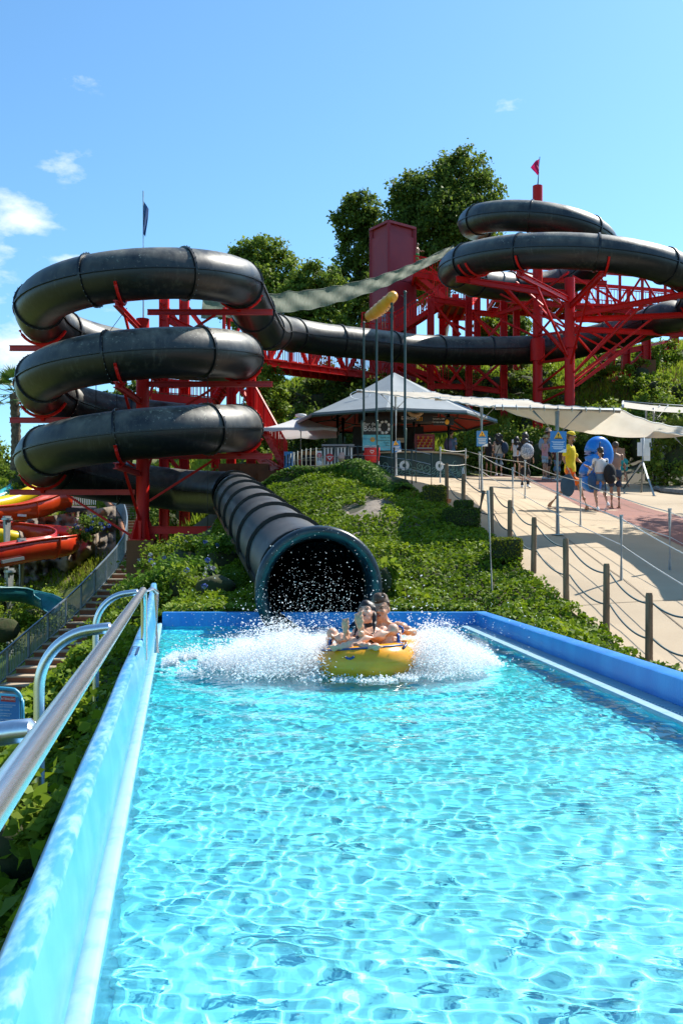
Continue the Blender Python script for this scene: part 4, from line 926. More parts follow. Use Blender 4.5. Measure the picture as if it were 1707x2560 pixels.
for k in range(4):
    for j in range(9): b = MB(); b.lathe([(.025, 0), (.025, .09), (.01, .12)], P(1045 + j*4.1, 1098 + k*7, DK + 1.14), 6); b.build('bottle', M_REDP if (j + k) % 3 else M_YEL, fr)
bd = board('drinks_sign', 992, 1012, 1095, 1106, DK + .6, M_TAN, kb); wtext('lettering', 'Coca-Cola', 1002, 1100, DK + .57, 5, M_INK, bd)
# red plastic chair
t = thing('plastic_chair', 'red plastic chair with white heart emblem before the green counter', 'chair', G(930, 1176, 24)); CD = 31.6
M_RCH = mat('red_plastic', (.52, .012, .015), .35)
c0 = P(929, 1176, CD); c0.z = h(c0.x, CD)
b = MB(); rows = []
for v in np.linspace(0, 1, 6): rows.append([c0 + Vector((lerp(-.25, .25, u)*(1 - .12*(1 - v)), -.22 - .05*v + .10*(2*u - 1)**2, .42 + .43*v)) for u in np.linspace(0, 1, 9)])
b.grid(rows); ba = b.build('backrest', M_RCH, t, True); mod = ba.modifiers.new('s', 'SOLIDIFY'); mod.thickness = .025
b = MB(); b.box(c0 + Vector((0, .02, .43)), (.46, .46, .04)); b.build('seat', M_RCH, t)
for sx_ in (-.21, .21):
    for sy_ in (-.2, .22): b = MB(); b.tube([c0 + Vector((sx_, sy_, .42)), c0 + Vector((sx_*1.12, sy_*1.12, 0))], .02, 8); b.build('leg', M_WHITE, t)
    b = MB(); b.bar(c0 + Vector((sx_*1.15, -.22, .66)), c0 + Vector((sx_*1.15, .2, .64)), .05, .03); b.build('armrest', M_RCH, t)
b = MB(); cc = c0 + Vector((0, -.262, .72))
b.tube([cc + Vector((.055*math.sin(a_)**3, 0, .045*math.cos(a_) - .018*math.cos(2*a_) - .008*math.cos(3*a_))) for a_ in np.linspace(0, 6.28, 24)], .007, 5); b.build('heart_emblem', M_PRINT, t)
# white parasol left of the bar
t = thing('parasol', 'white square parasol standing beside the red stairs', 'parasol', P(755, 1180, 37)); pc = P(752, 1042, 37); gz = h(pc.x, 37)
b = MB(); b.tube([(pc.x, 37, gz), (pc.x, 37, za(1042, 37))], .035, 8); b.build('pole', M_WHITE, t)
top = Vector((pc.x, 37, za(1040, 37))); ez = za(1072, 35.9); cs = [Vector((pc.x + 1.35*sx_, 37 + 1.35*sy_, ez)) for sx_, sy_ in ((-1,-1),(0,-1.05),(1,-1),(1.05,0),(1,1),(0,1.05),(-1,1),(-1.05,0))]
M_PAR = mat('parasol_white', (.78, .78, .78), .7, transl=.3)
for k in range(8):
    a, c = cs[k], cs[(k+1) % 8]; b = MB(); rows = [[top.lerp(a.lerp(c, u), s) - UP*.06*4*s*(1 - s) for u in np.linspace(0, 1, 4)] for s in np.linspace(0.06, 1, 6)]
    rows.append([p - UP*(.10 + .03*math.sin(i*2.0 + k)) for i, p in enumerate(rows[-1])]); b.grid(rows); b.build('canopy_panel', M_PAR, t, True)
b = MB(); b.lathe([(.22, 0), (.2, .08), (.1, .1)], top - UP*.02, 10); b.build('cap', M_PAR, t, True)
# ice-cream counter, panels, bins
t = thing('ice_cream_cart', 'black and white striped ice cream counter with red heart badge and cone picture', 'cart', P(840, 1185, 34)); DI = 34.0
b = MB(); gz = h(P(845, 0, DI).x, DI + .3); x0, x1 = P(808, 0, DI).x, P(882, 0, DI).x; b.box(((x0 + x1)/2, DI + .35, gz + .42), (x1 - x0, .65, 1.05)); b.build('body', M_INK, t)
for k in range(9): xx = lerp(x0 + .05, x1 - .05, k/8); b = MB(); b.box((xx, DI + .012, gz + .45), (.06, .03, .9)); b.build('stripe', M_WHITE, t)
b = MB(); b.box(((x0 + x1)/2, DI + .3, gz + .97), (x1 - x0 + .1, .85, .06)); b.build('worktop', mat('worktop_grey', (.25, .24, .25), .5), t)
def heart_badge(px, py, r, par): b = MB(); b.lathe([(r, 0), (r, .03)], P(px, py, DI - .03), 16, axis=(0, 1, 0)); o = b.build('badge', M_REDP, par); c = P(px, py, DI - .045); b = MB(); b.tube([c + Vector((.5*r*math.sin(a_)**3, 0, .42*r*math.cos(a_) - .16*r*math.cos(2*a_))) for a_ in np.linspace(0, 6.28, 18)], .1*r, 5); b.build('heart', M_PRINT, o)
heart_badge(824, 1144, .14, t)
b = MB(); c = P(853, 1148, DI - .06); b.lathe([(.0, -.34), (.10, -.02), (.12, .02)], c, 10); cone = b.build('cone_picture', M_TAN, t, True); b = MB(); b.ball(c + UP*.07, .13, 10, 8, (1, .4, .8)); b.ball(c + Vector((.02, 0, .17)), .09, 10, 8, (1, .4, .8)); b.build('scoop_picture', mat('scoop_cream', (.6, .42, .38), .6), cone, True)
b = MB(); c = P(866, 1146, DI - .06); b.ball(c, .10, 10, 8, (1, .3, 1.2)); b.build('dark_ice_picture', M_INK, t, True)
b = MB(); 
for px in (820, 836): b.tube([P(px, 1168, DI - .05) + Vector((math.cos(a_)*.13, 0, math.sin(a_)*.08)) for a_ in np.linspace(0, 6.28, 14)], .03, 6)
b.build('buoy_picture', M_WHITE, t, True)
t = thing('display_panel', 'narrow white striped display panel with a small red badge', 'panel', P(798, 1180, 33.6)); DI = 33.6
board('panel', 791, 805, 1127, 1180, DI, M_WHITE, t); 
for k in range(3): board('stripe', 794 + k*4, 795.4 + k*4, 1133, 1178, DI - .01, M_INK, t, .005)
heart_badge(798, 1138, .08, t)
b = MB(); b.ball(P(798, 1158, DI - .03), .09, 10, 8, (1, .2, 1)); b.build('bear_picture', M_WHITE, t, True)
t = thing('drinks_machine', 'blue and white vending panel beside the red steps', 'vending machine', P(722, 1180, 34)); board('front', 710, 731, 1129, 1180, 34, M_SIGN, t, .5); board('side_strip', 731, 737, 1130, 1182, 34, M_WHITE, t, .5)
for k in range(5): board('label_strip', 717, 727, 1142 + k*3.4, 1143.4 + k*3.4, 33.98, M_PRINT, t, .005)
t = thing('wooden_hut', 'small orange wooden stall front beside the parasol pole', 'stall', P(765, 1180, 34.6)); b = MB()
for (u, v) in (((747, 1182), (747, 1134)), ((791, 1182), (791, 1134))): b.bar(P(*u, 34.6), P(*v, 34.6), .12)
b.bar(P(746, 1134, 34.6), P(792, 1132, 34.6), .12); M_OW = mat('orange_wood', (.42, .17, .05), .7, var=.3); b.build('frame', M_OW, t); board('back', 748, 790, 1136, 1180, 35.2, M_DARK, t); board('shelf', 749, 790, 1149, 1151, 34.7, M_TAN, t, .3)
t = thing('blue_box', 'bright blue box standing on the striped ice cream counter', 'box', P(870, 1125, 34.4)); board('box', 860, 881, 1115, 1132, 34.3, mat('box_blue', (.02, .25, .62), .5), t, .3)
t = thing('bollard', 'short red and orange barrier post behind the hedge', 'bollard', P(749, 1182, 33)); b = MB(); c = P(749, 1184, 33); b.tube([c - UP*.3, c + UP*.22], .05, 10); b.tube([c + UP*.22, c + UP*.45], .045, 10); b.build('post', mat('barrier_red', (.62, .03, .015), .5), t, True)
# dark green post and wire fence behind the hedge
t = thing('wire_fence', 'dark green posts with thin wires along the top of the hedge', 'fence', P(800, 1185, 31)); tp = []
for px, py, d in ((712, 1141, 33.5), (720, 1140, 33.3), (727, 1138, 33.1), (735, 1136, 32.9), (744, 1134, 32.6), (754, 1131, 32.3), (765, 1128, 32.0), (776, 1125, 31.7), (790, 1127, 31.3), (806, 1126, 30.9), (836, 1120, 30.2), (869, 1116, 29.5), (894, 1118, 29.0), (945, 1117, 28.2), (985, 1120, 27.6), (1029, 1122, 26.8), (1039, 1119, 27.5), (1078, 1132, 25.2)):
    q = P(px, py, d); gz = h(q.x, d); b = MB(); b.tube([(q.x, d, gz - .2), (q.x, d, max(q.z, gz + .9))], .028, 8); b.build('post', M_POLE, t, True); tp.append(Vector((q.x, d, max(q.z, gz + .9))))
for dz in (.04, .3, .56):
    b = MB(); b.tube([p - UP*dz for i, p in enumerate(tp) if i != 16], .007, 4); b.build('wire', M_GALV, t)
t = thing('edging_curb', 'short terracotta edging at the corner of the upper paving', 'kerb', G(1065, 1222, 18)); q0, q1_ = Vector((1.7, 24.3, 0)), Vector((2.55, 23.7, 0)); b = MB(); b.bar((q0.x, q0.y, h(q0.x, q0.y)), (q1_.x, q1_.y, h(q1_.x, q1_.y)), .18, .22); b.build('kerb', mat('terracotta', (.42, .15, .05), .8, var=.3), t)

# ================================================================= pool handrail and sign on the left
M_INOX = mat('brushed_stainless', (0.82, 0.83, 0.84), .27, metal=1.0, color2=(.72, .73, .74), scale=3, streak=(30, 1, 30), mask=(.3, .7))
hr = thing('handrail', 'long brushed stainless handrail with curved posts along the pool wall', 'handrail', (WX(.5, 5), 5, -.3)); RZ = .845
b = MB(); b.tube([(WX(.30, y), y, RZ) for y in np.linspace(-.6, 8.75, 30)] + [(WX(.30, 8.9), 8.9, RZ - .02), (WX(.30, 8.99), 8.99, RZ - .07), (WX(.30, 9.02), 9.02, RZ - .15), (WX(.30, 9.02), 9.02, .20)], .030, 20, caps=True); b.build('rail', M_INOX, hr, True, 60)
b = MB(); x_ = WX(.30, 9.02); b.tube([(x_ + .07, 9.25, RZ - .05), (x_ + .07, 9.25, .24)], .024, 14); b.tube([(x_, 8.95, RZ - .03), (x_ + .05, 9.12, RZ - .01), (x_ + .07, 9.25, RZ - .05)], .024, 14); b.build('end_leg', M_INOX, hr, True, 60)
for y in (2.32, 5.05, 8.55):
    x = WX(.30, y); pts = [(x + .0, y, RZ - .004), (x - .04, y, RZ - .006), (x - .08, y, RZ - .010)] + [(x - .10 - .30*math.sin(a_), y, RZ - .315 + .30*math.cos(a_)) for a_ in np.linspace(.05, math.pi/2, 14)] + [(x - .40, y, RZ - .5), (x - .40, y, -1.1)]
    b = MB(); b.tube(pts, .028, 18); b.build('post', M_INOX, hr, True, 60)
sg = thing('warning_sign', 'blue ATENÇÃO rules sign in a rounded blue tube frame by the shrubs', 'sign', P(8, 1875, 6.4)); SD = 6.4
def SP(px, py, o=0): return P(px, py, SD - o)
M_TUBEB = mat('sign_tube_blue', (0.04, .27, .42), .4, color2=(.07, .35, .5), scale=20)
b = MB(); rt = [SP(57, 2000), SP(57, 1775), SP(55, 1752), SP(49, 1736), SP(40, 1727), SP(28, 1723), SP(-30, 1720), SP(-50, 1726), SP(-60, 1745), SP(-62, 1775), SP(-62, 2000)]; b.tube(catmull(rt, .02), .0125, 10); b.build('frame', M_TUBEB, sg, True)
b = MB(); b.prism([SP(-58, 1860), SP(50, 1862), SP(48.5, 1737), SP(-58, 1731)], (0, .008, 0)); pn = b.build('panel', M_SIGN, sg)
b = MB(); b.prism([SP(-58, 1742, .003), SP(30, 1746, .003), SP(48, 1742, .003), SP(48.4, 1737.2, .003), SP(-58, 1731.5, .003)], (0, .001, 0)); b.build('top_band', M_SIGNC, pn)
b = MB(); b.prism([SP(3, 1753, .004), SP(39.5, 1755.5, .004), SP(39, 1742, .004), SP(4, 1739.5, .004)], (0, .002, 0)); b.build('red_label', M_REDP, pn)
def stext(s, px, py, hpx, m=None, align='LEFT'): o = text('lettering', s, SP(px, py, .008), hpx*1.38/F*SD, (R(90), R(3), 0), m or M_PRINT, pn, align, .0004)
stext('ATENÇÃO', 21.5, 1747.6, 5.6, align='CENTER')
for k, (s, py) in enumerate((('SIGA AS INSTRUÇÕES', 1761.5), ('DOS VIGILANTES', 1766.5), ('NÃO SALTAR', 1775), ('NÃO PARE NOS', 1783.5), ('ESCORREGAS', 1788.5), ('NÃO PONHA AS MÃOS', 1798), ('FORA DOS ESCORREGAS', 1803.5), ('ABANDONE O TANQUE DE', 1813), ('CHEGADA RAPIDAMENTE', 1818.5))): stext(s, 1, py, 2.9)
b = MB(); b.prism([SP(0, 1839, .003), SP(27, 1840, .003), SP(27, 1831, .003), SP(0, 1830, .003)], (0, .001, 0)); b.prism([SP(29, 1841, .003), SP(46, 1841.5, .003), SP(46, 1833, .003), SP(29, 1832, .003)], (0, .001, 0)); b.build('small_print_box', mat('pale_cyan_print', (.35, .6, .62), .5), pn)
# dark rectangle of tape on the rim
tp_ = thing('rim_mark', 'dark blue rounded rectangle painted on the pale pool rim', 'marking', (WX(.33, 8.2), 8.2, .39)); b = MB()
c = [(.318, 7.75), (.318, 8.3), (.372, 8.3), (.372, 7.75)]
for (l0, y0), (l1, y1) in zip(c, c[1:]): b.bar((WX(l0, y0), y0, .3965), (WX(l1, y1), y1, .3965), .018, .004)
b.build('mark', mat('navy_paint', (.012, .05, .13), .5), tp_)
# ================================================================= people
M_SKIN = mat('skin_light', (0.52, 0.30, 0.20), .5, color2=(.46, .25, .16), scale=4); M_SKIN2 = mat('skin_tanned', (0.36, 0.185, 0.105), .5, color2=(.31, .15, .085), scale=4)
M_HAIRB = mat('hair_dark', (0.016, 0.010, 0.008), .5, var=.4, scale=20); M_HAIRBR = mat('hair_brown', (0.085, 0.045, 0.022), .55, var=.4, scale=25)
CL = {}
def cloth(nm, c, rough=.85):
    if nm not in CL: CL[nm] = mat('cloth_' + nm, c, rough, var=.18, scale=5, bump=.25, bscale=14)
    return CL[nm]
V = Vector
def cap(m, p, q, r0, r1, n=10):
    p, q = V(p), V(q); m.tube([p, q], [r0, r1], n); m.ball(p, r0*.985, n, 6); m.ball(q, r1*.985, n, 6)
def limb(m, pts, rs, n=10):
    for i in range(len(pts) - 1): cap(m, pts[i], pts[i+1], rs[i], rs[i+1], n)
def loft(m, sl, n=16):
    rows = []
    for c, rx, ry in sl: rows.append([(c[0] + rx*math.cos(t), c[1] + ry*math.sin(t), c[2]) for t in np.linspace(0, 2*math.pi, n, endpoint=False)])
    N = len(rows); fs = [(i*n+j, i*n+(j+1)%n, (i+1)*n+(j+1)%n, (i+1)*n+j) for i in range(N-1) for j in range(n)] + [tuple(range(n))[::-1], tuple((N-1)*n+j for j in range(n))]; m.add([p for r in rows for p in r], fs)
def fuse(m, name, material, parent, voxel, smooth=4):
    """overlapping shapes -> one continuous skin"""
    me = m.mesh(name); bm = bmesh.new(); bm.from_mesh(me); bmesh.ops.remove_doubles(bm, verts=bm.verts, dist=1e-6); bmesh.ops.recalc_face_normals(bm, faces=bm.faces); bm.to_mesh(me); bm.free()
    o = bpy.data.objects.new(name, me); COL.objects.link(o)
    r = o.modifiers.new('r', 'REMESH'); r.mode = 'VOXEL'; r.voxel_size = voxel; r.use_smooth_shade = True
    s = o.modifiers.new('s', 'SMOOTH'); s.factor = .5; s.iterations = smooth
    dg = bpy.context.evaluated_depsgraph_get(); dg.update(); me2 = bpy.data.meshes.new_from_object(o.evaluated_get(dg)); me2.name = name
    bpy.data.objects.remove(o); bpy.data.meshes.remove(me); me2.materials.clear(); me2.materials.append(material); me2.shade_smooth()
    o = bpy.data.objects.new(name, me2); COL.objects.link(o); o.parent = parent; return o
def hand(m, wrist, direc, curl=(0, 0, -1), s=1.0, thumb=(1, 0, 0)):
    w = V(wrist); d = V(direc).normalized(); c = V(curl).normalized(); t = V(thumb).normalized(); t = (t - d*t.dot(d)).normalized()
    palm = w + d*.05*s; cap(m, w, palm + d*.03*s, .024*s, .032*s, 8)
    for k in range(4):
        o = t*(.03 - k*.02)*s; L = (.075, .082, .077, .06)[k]*s; b = palm + d*.035*s + o; mid = b + d*L*.5 + c*L*.12; limb(m, [b, mid, mid + (d*.6 + c*.7)*L*.5], [.0105*s, .0095*s, .008*s], 6)
    b = palm - d*.02*s + t*.03*s; limb(m, [b, b + (t*.7 + d*.7)*.035*s, b + (t*.6 + d*1.0 + c*.5)*.05*s], [.012*s, .011*s, .009*s], 6)
def person(label, loc, yaw, H, pose=None, skin=None, hair=('dark', 'long'), top=('white', (.7, .7, .7), 'tee'), bottom=('denim', (.13, .22, .33), 'shorts'), shoes=(.7, .7, .7), extra=None, voxel=.02, cat='person', group=None, lean=0.0, headyaw=0.0):
    k = H/1.75; J = dict(hipL=(.09,0,.90), hipR=(-.09,0,.90), kneeL=(.10,-.02,.49), kneeR=(-.10,-.02,.49), ankL=(.10,.02,.08), ankR=(-.10,.02,.08), shL=(.175,0,1.40), shR=(-.175,0,1.40), elL=(.23,.03,1.13), elR=(-.23,.03,1.13), wrL=(.24,-.06,.90), wrR=(-.24,-.06,.90), toeL=(.115,-.16,.035), toeR=(-.115,-.16,.035), spine=(0,0,0), head=(0,-.02,1.63))
    J.update(pose or {}); J = {a: V(b) for a, b in J.items()}
    t = thing('person', label, cat, loc, group); t.rotation_euler = (0, 0, R(yaw)); t.scale = (k, k, k)
    sp = J['spine']                                   # sideways/forward shift of the chest
    def S(z): f = max(0, (z - .9)/.5); return (sp.x*f, sp.y*f, z + sp.z*f)
    skin = skin or M_SKIN; m = MB()
    torso = [(S(.84), .10, .085), (S(.90), .155, .105), (S(.97), .155, .105), (S(1.08), .135, .09), (S(1.20), .15, .10), (S(1.32), .165, .105), (S(1.40), .15, .085), (S(1.45), .09, .07)]
    loft(m, torso); hd = J['head'] ; nb = V(S(1.42)); cap(m, nb, hd - V((0, -.01, .09)), .055, .05)
    ya = R(headyaw); cyh, syh = math.cos(ya), math.sin(ya)
    def HV(x, y, z): return hd + V((x*cyh - y*syh, x*syh + y*cyh, z))
    m.ball(HV(0, .01, .03), .09, 14, 10, (.86, 1.05, 1.08)); m.ball(HV(0, -.025, -.055), .06, 12, 8, (.9, 1., .95)); cap(m, HV(0, -.095, .015), HV(0, -.115, -.015), .012, .016, 8)
    for s in (-1, 1): m.ball(HV(s*.08, .015, .0), .022, 8, 6, (.5, 1, 1.3))
    for s in 'LR':
        limb(m, [J['hip'+s], J['knee'+s], J['ank'+s]], [.082, .055, .038]); cap(m, J['knee'+s].lerp(J['ank'+s], .3) + V((0, .015, 0)), J['knee'+s].lerp(J['ank'+s], .55), .05, .042)
        a, to = J['ank'+s], J['toe'+s]; back = (a - to); back.z = 0; back.normalize(); cap(m, a + back*.03 - V((0, 0, .035)), to, .036, .032)
        shp = J['sh'+s] + V((sp.x*.9, sp.y*.9, 0)); limb(m, [shp, J['el'+s], J['wr'+s]], [.052, .04, .028]); dr = J['wr'+s] - J['el'+s]; hand(m, J['wr'+s], dr, (0, -1, -.3), 1.0, (0, -1, 0) if abs(dr.normalized().z) > .5 else (0, 0, 1))
    fuse(m, 'body', skin, t, voxel)
    # hair
    if hair:
        hm = {'dark': M_HAIRB, 'brown': M_HAIRBR}[hair[0]]; m = MB(); m.ball(HV(0, .025, .045), .098, 14, 10, (.92, 1.02, 1.02))
        if hair[1] == 'long': limb(m, [HV(0, .07, .02), HV(0, .10, -.15), HV(0, .09 + sp.y*0, -.36)], [.09, .10, .05]); [limb(m, [HV(s*.075, .03, 0), HV(s*.10, .06, -.2)], [.045, .04]) for s in (-1, 1)]
        if hair[1] == 'curly': [m.ball(HV(.09*math.cos(i*2.4), .05 + .07*abs(math.sin(i*1.7)), .04 - i*.022), .075, 8, 6) for i in range(18)]
        if hair[1] == 'tail': limb(m, [HV(0, .10, .03), HV(0, .14, -.08), HV(0, .10, -.24)], [.045, .04, .02])
        fuse(m, 'hair', hm, t, voxel*.8, 2)
        # keep the face clear
    f = [HV(s*.03, -.088, .02) for s in (-1, 1)]; m = MB(); [m.ball(p, .011, 8, 6) for p in f]; m.ball(HV(0, -.088, -.06), .02, 8, 5, (1.1, .4, .3)); m.build('face_features', M_INK, None).parent = t
    # clothes
    if top:
        m = MB(); kd = top[2]; lo = {'tee': .86, 'tank': .90, 'crop': 1.06, 'dress': .74, 'bare': 1.3}[kd]
        loft(m, [(S(lo), .172, .122)] + [((c), rx + .018, ry + .018) for c, rx, ry in torso if c[2] > lo + .02 and c[2] < 1.43] + [(S(1.435), .085, .072)])
        if kd in ('tee', 'crop'):
            for s in 'LR': shp = J['sh'+s] + V((sp.x*.9, sp.y*.9, 0)); cap(m, shp, shp.lerp(J['el'+s], .62 if kd == 'tee' else 1.0), .07, .066); (kd == 'crop') and cap(m, J['el'+s], J['el'+s].lerp(J['wr'+s], .8), .06, .05)
        fuse(m, 'top', cloth(top[0], top[1]), t, voxel, 3)
    if bottom:
        m = MB(); loft(m, [(S(.83), .15, .11), (S(.90), .172, .122), (S(.99), .165, .115), (S(1.03), .15, .105)])
        ln = {'shorts': .62, 'mini': .42, 'knee': .98, 'long': 2.0}[bottom[2]]
        for s in 'LR':
            a, b_, c = J['hip'+s], J['knee'+s], J['ank'+s]
            if ln <= 1: cap(m, a, a.lerp(b_, ln), .098, .092)
            else: limb(m, [a, b_, b_.lerp(c, .92)], [.095, .07, .055])
        fuse(m, 'shorts' if ln <= 1 else 'trousers', cloth(bottom[0], bottom[1]), t, voxel, 3)
    for s in 'LR':
        if shoes is None: continue
        a, to = J['ank'+s], J['toe'+s]; bk = (a - to); bk.z = 0; bk.normalize(); m = MB()
        if shoes == 'flip': m.prism([to - bk*.05 + bk.cross(UP)*.04 - UP*.035, to - bk*.05 - bk.cross(UP)*.04 - UP*.035, a + bk*.06 - bk.cross(UP)*.035 - UP*.08, a + bk*.06 + bk.cross(UP)*.035 - UP*.08], (0, 0, .014)); m.build('flip_flop', M_INK, None).parent = t
        else: cap(m, a + bk*.035 - V((0, 0, .035)), to, .045, .042); cap(m, a - UP*.03, a + UP*.01, .045, .043); fuse(m, 'shoe', cloth('shoe%d' % int(shoes[0]*100), shoes), t, voxel, 2)
    if extra: extra(t, J, HV)
    return t
def part(m, nm, material, t, smooth=True): o = m.build(nm, material, None, smooth); o.parent = t; return o
def world_thing(name, label, cat, t, group=None): o = thing(name, label, cat, tuple(t.location), group); o.rotation_euler = t.rotation_euler; o.scale = t.scale; return o
def Hof(px_h, p): return px_h/F*p.y
# man in yellow, striding right
p = G(1424, 1278)
def ex(t, J, HV):
    m = MB(); m.ball(HV(0, .012, .07), .101, 14, 10, (.9, 1.05, .72)); cap(m, HV(-.05, .10, .04), HV(.05, .10, .04), .022, .022); part(m, 'cap', cloth('cap_yellow', (.75, .55, .02)), t)
    m = MB(); [m.ball(HV(s*.035, -.092, .02), .027, 10, 6, (1.1, .5, .75)) for s in (-1, 1)]; m.tube([HV(-.08, 0, .025), HV(-.06, -.08, .025), HV(.06, -.08, .025), HV(.08, 0, .025)], .006, 6); part(m, 'sunglasses', M_INK, t)
    m = MB(); m.ball(HV(0, -.045, -.08), .055, 10, 8, (.9, .9, .6)); part(m, 'beard', M_HAIRBR, t)
y_man = person('man in bright yellow T-shirt, orange shorts and yellow cap striding over the ramp', p, 62, Hof(194, p) * 1.02, dict(kneeL=(.10,-.20,.50), ankL=(.09,-.36,.09), toeL=(.10,-.54,.05), kneeR=(-.09,.10,.49), ankR=(-.10,.42,.16), toeR=(-.10,.27,.045), elL=(.26,-.10,1.14), wrL=(.25,-.30,1.00), elR=(-.25,.08,1.14), wrR=(-.25,-.02,.90)), M_SKIN2, ('brown', 'short'), ('yellow', (.72, .55, .012), 'tee'), ('orange', (.85, .17, .01), 'shorts'), 'flip', ex, .016, headyaw=14)
b_ = world_thing('beach_bag', 'flat dark blue bag with red strap held by the man in yellow', 'bag', y_man); m = MB(); m.ball((-.27, -.02, .55), .22, 14, 10, (.25, .75, 1.15)); part(m, 'body', cloth('navy', (.03, .07, .12)), b_); m = MB(); m.tube([(-.26, -.03, .88), (-.21, -.06, .62), (-.22, -.02, .36)], .018, 6); part(m, 'strap', M_REDP, b_)
# woman with white top and black rucksack
p = G(1500, 1278)
w1 = person('woman in white jacket and denim shorts with a ponytail, beside the blue inflatable', p, 195, Hof(150, p)*1.06, dict(kneeL=(.10,-.10,.50), ankL=(.11,.04,.08), kneeR=(-.10,.06,.47), ankR=(-.11,.20,.20), toeR=(-.11,.06,.04), toeL=(.11,-.14,.035), elL=(.24,-.10,1.16), wrL=(.20,-.28,1.08), elR=(-.26,.02,1.14), wrR=(-.27,-.12,.96)), M_SKIN, ('dark', 'tail'), ('white', (.72, .72, .72), 'crop'), ('denim', (.10, .19, .30), 'shorts'), (.75, .75, .75), None, .018)
b_ = world_thing('rucksack', 'bulky black rucksack hanging off the right shoulder of the woman in white', 'rucksack', w1); m = MB(); m.ball((-.17, .20, 1.02), .21, 14, 10, (.85, .62, 1.35)); m.ball((-.17, .28, .88), .14, 10, 8, (.9, .6, 1)); part(m, 'body', cloth('black', (.012, .012, .014)), b_); m = MB(); m.tube([(-.14, .10, 1.36), (-.16, -.02, 1.44), (-.17, -.09, 1.25)], .022, 6); m.tube([(-.02, .24, .85), (-.03, .22, .40)], .012, 5); part(m, 'strap', M_INK, b_)
b_ = world_thing('tote_bag', 'slack dark blue tote bag at the left side of the woman in white', 'bag', w1); m = MB(); m.ball((.27, .02, .82), .19, 12, 8, (.6, .75, 1.25)); part(m, 'body', cloth('blue_tote', (.02, .07, .17)), b_); m = MB(); m.tube([(.26, .05, 1.0), (.20, .08, 1.3), (.17, .02, 1.44), (.20, -.06, 1.2)], .016, 6); part(m, 'strap', cloth('grey_strap', (.3, .33, .36)), b_)
# man carrying the blue inflatable
p2 = gp(P(1540, 0, p.y + 1.2).x - .02, p.y + 1.25)
mi_ = person('shirtless man hidden behind the blue inflatable he carries on his shoulder', p2, 185, 1.80, dict(elL=(.36,-.02,1.56), wrL=(.60,.10,1.62), elR=(-.26,.02,1.12), wrR=(-.27,-.02,.88), shL=(.175,0,1.42)), M_SKIN2, ('brown', 'short'), None, ('dark_trunks', (.03, .05, .08), 'shorts'), 'flip', None, .02)
M_INF = mat('inflatable_blue', (.008, .16, .58), .28, color2=(.01, .20, .66), scale=3, bump=.12, bscale=22)
fl_ = thing('inflatable_ring', 'big bright blue double inflatable ring carried upright by the man', 'inflatable', P(1500, 1110, p.y + .55)); m = MB(); dd = p.y + .62
def ring8(m, c, r, rt, ax, n=36, sq=(1, 1)):
    d, a, b = frame_of(ax); pts = [c + a*(r*sq[0]*math.cos(t)) + b*(r*sq[1]*math.sin(t)) for t in np.linspace(0, 2*math.pi, n, endpoint=False)]; m.tube(pts, rt, 16, closed=True)
ring8(m, P(1496, 1135, dd), .30, .18, (.35, -1, .12), sq=(.8, 1.0)); ring8(m, P(1479, 1190, dd - .05), .28, .17, (.35, -1, .1), sq=(.75, 1.0)); part(m, 'ring', M_INF, fl_).matrix_parent_inverse = Matrix.Translation(-fl_.location)
m = MB(); m.tube([P(1499, 1105, dd - .3), P(1497, 1118, dd - .34), P(1490, 1124, dd - .34)], .012, 6); part(m, 'handle', M_INK, fl_).matrix_parent_inverse = Matrix.Translation(-fl_.location)
# bent man in teal trunks
p = G(1557, 1220)
person('shirtless man in teal swim trunks bending forward near the tripod stand', p, 200, 1.72, dict(spine=(.0,-.22,-.06), head=(0.05,-.36,1.45), shL=(.17,-.02,1.34), shR=(-.17,-.02,1.34), elL=(.2,-.32,1.12), wrL=(.16,-.42,.92), elR=(-.24,-.28,1.10), wrR=(-.2,-.40,.88), ankR=(-.09,.14,.10), toeR=(-.09,-.02,.04)), M_SKIN2, ('dark', 'short'), None, ('teal', (.02, .30, .30), 'shorts'), None, None, .02)
# group at the back of the plaza
p = G(1221, 1190); person('young woman in a black dress, bare legs, at the end of the plaza', p, 170, Hof(94, p), None, M_SKIN2, ('dark', 'long'), ('black', (.012, .012, .014), 'dress'), ('black', (.012, .012, .014), 'mini'), None, None, .022)
p = G(1246, 1191); w = person('curly haired woman in cream top and long denim shorts seen from behind', p, 185, Hof(107, p), None, M_SKIN, ('dark', 'curly'), ('cream', (.62, .56, .45), 'tank'), ('denim2', (.17, .25, .33), 'knee'), (.7, .7, .7), None, .022)
b_ = world_thing('rucksack', 'dark blue rucksack on the shoulder of the curly haired woman', 'rucksack', w); m = MB(); m.ball((-.20, .20, 1.15), .19, 12, 8, (.8, .6, 1.3)); part(m, 'body', cloth('navy2', (.018, .04, .075)), b_); m = MB(); m.tube([(-.1, .1, 1.38), (.05, .14, 1.1), (.16, .1, .80)], .014, 5); part(m, 'strap', M_INK, b_)
p = G(1312, 1220); w = person('woman dressed all in black with long dark hair and white trainers', p, 160, Hof(139, p), dict(kneeL=(.10,-.10,.49), ankL=(.10,-.02,.08), ankR=(-.10,.10,.09)), M_SKIN, ('dark', 'long'), ('black', (.012, .012, .014), 'tee'), ('black', (.012, .012, .014), 'long'), (.72, .72, .72), None, .02)
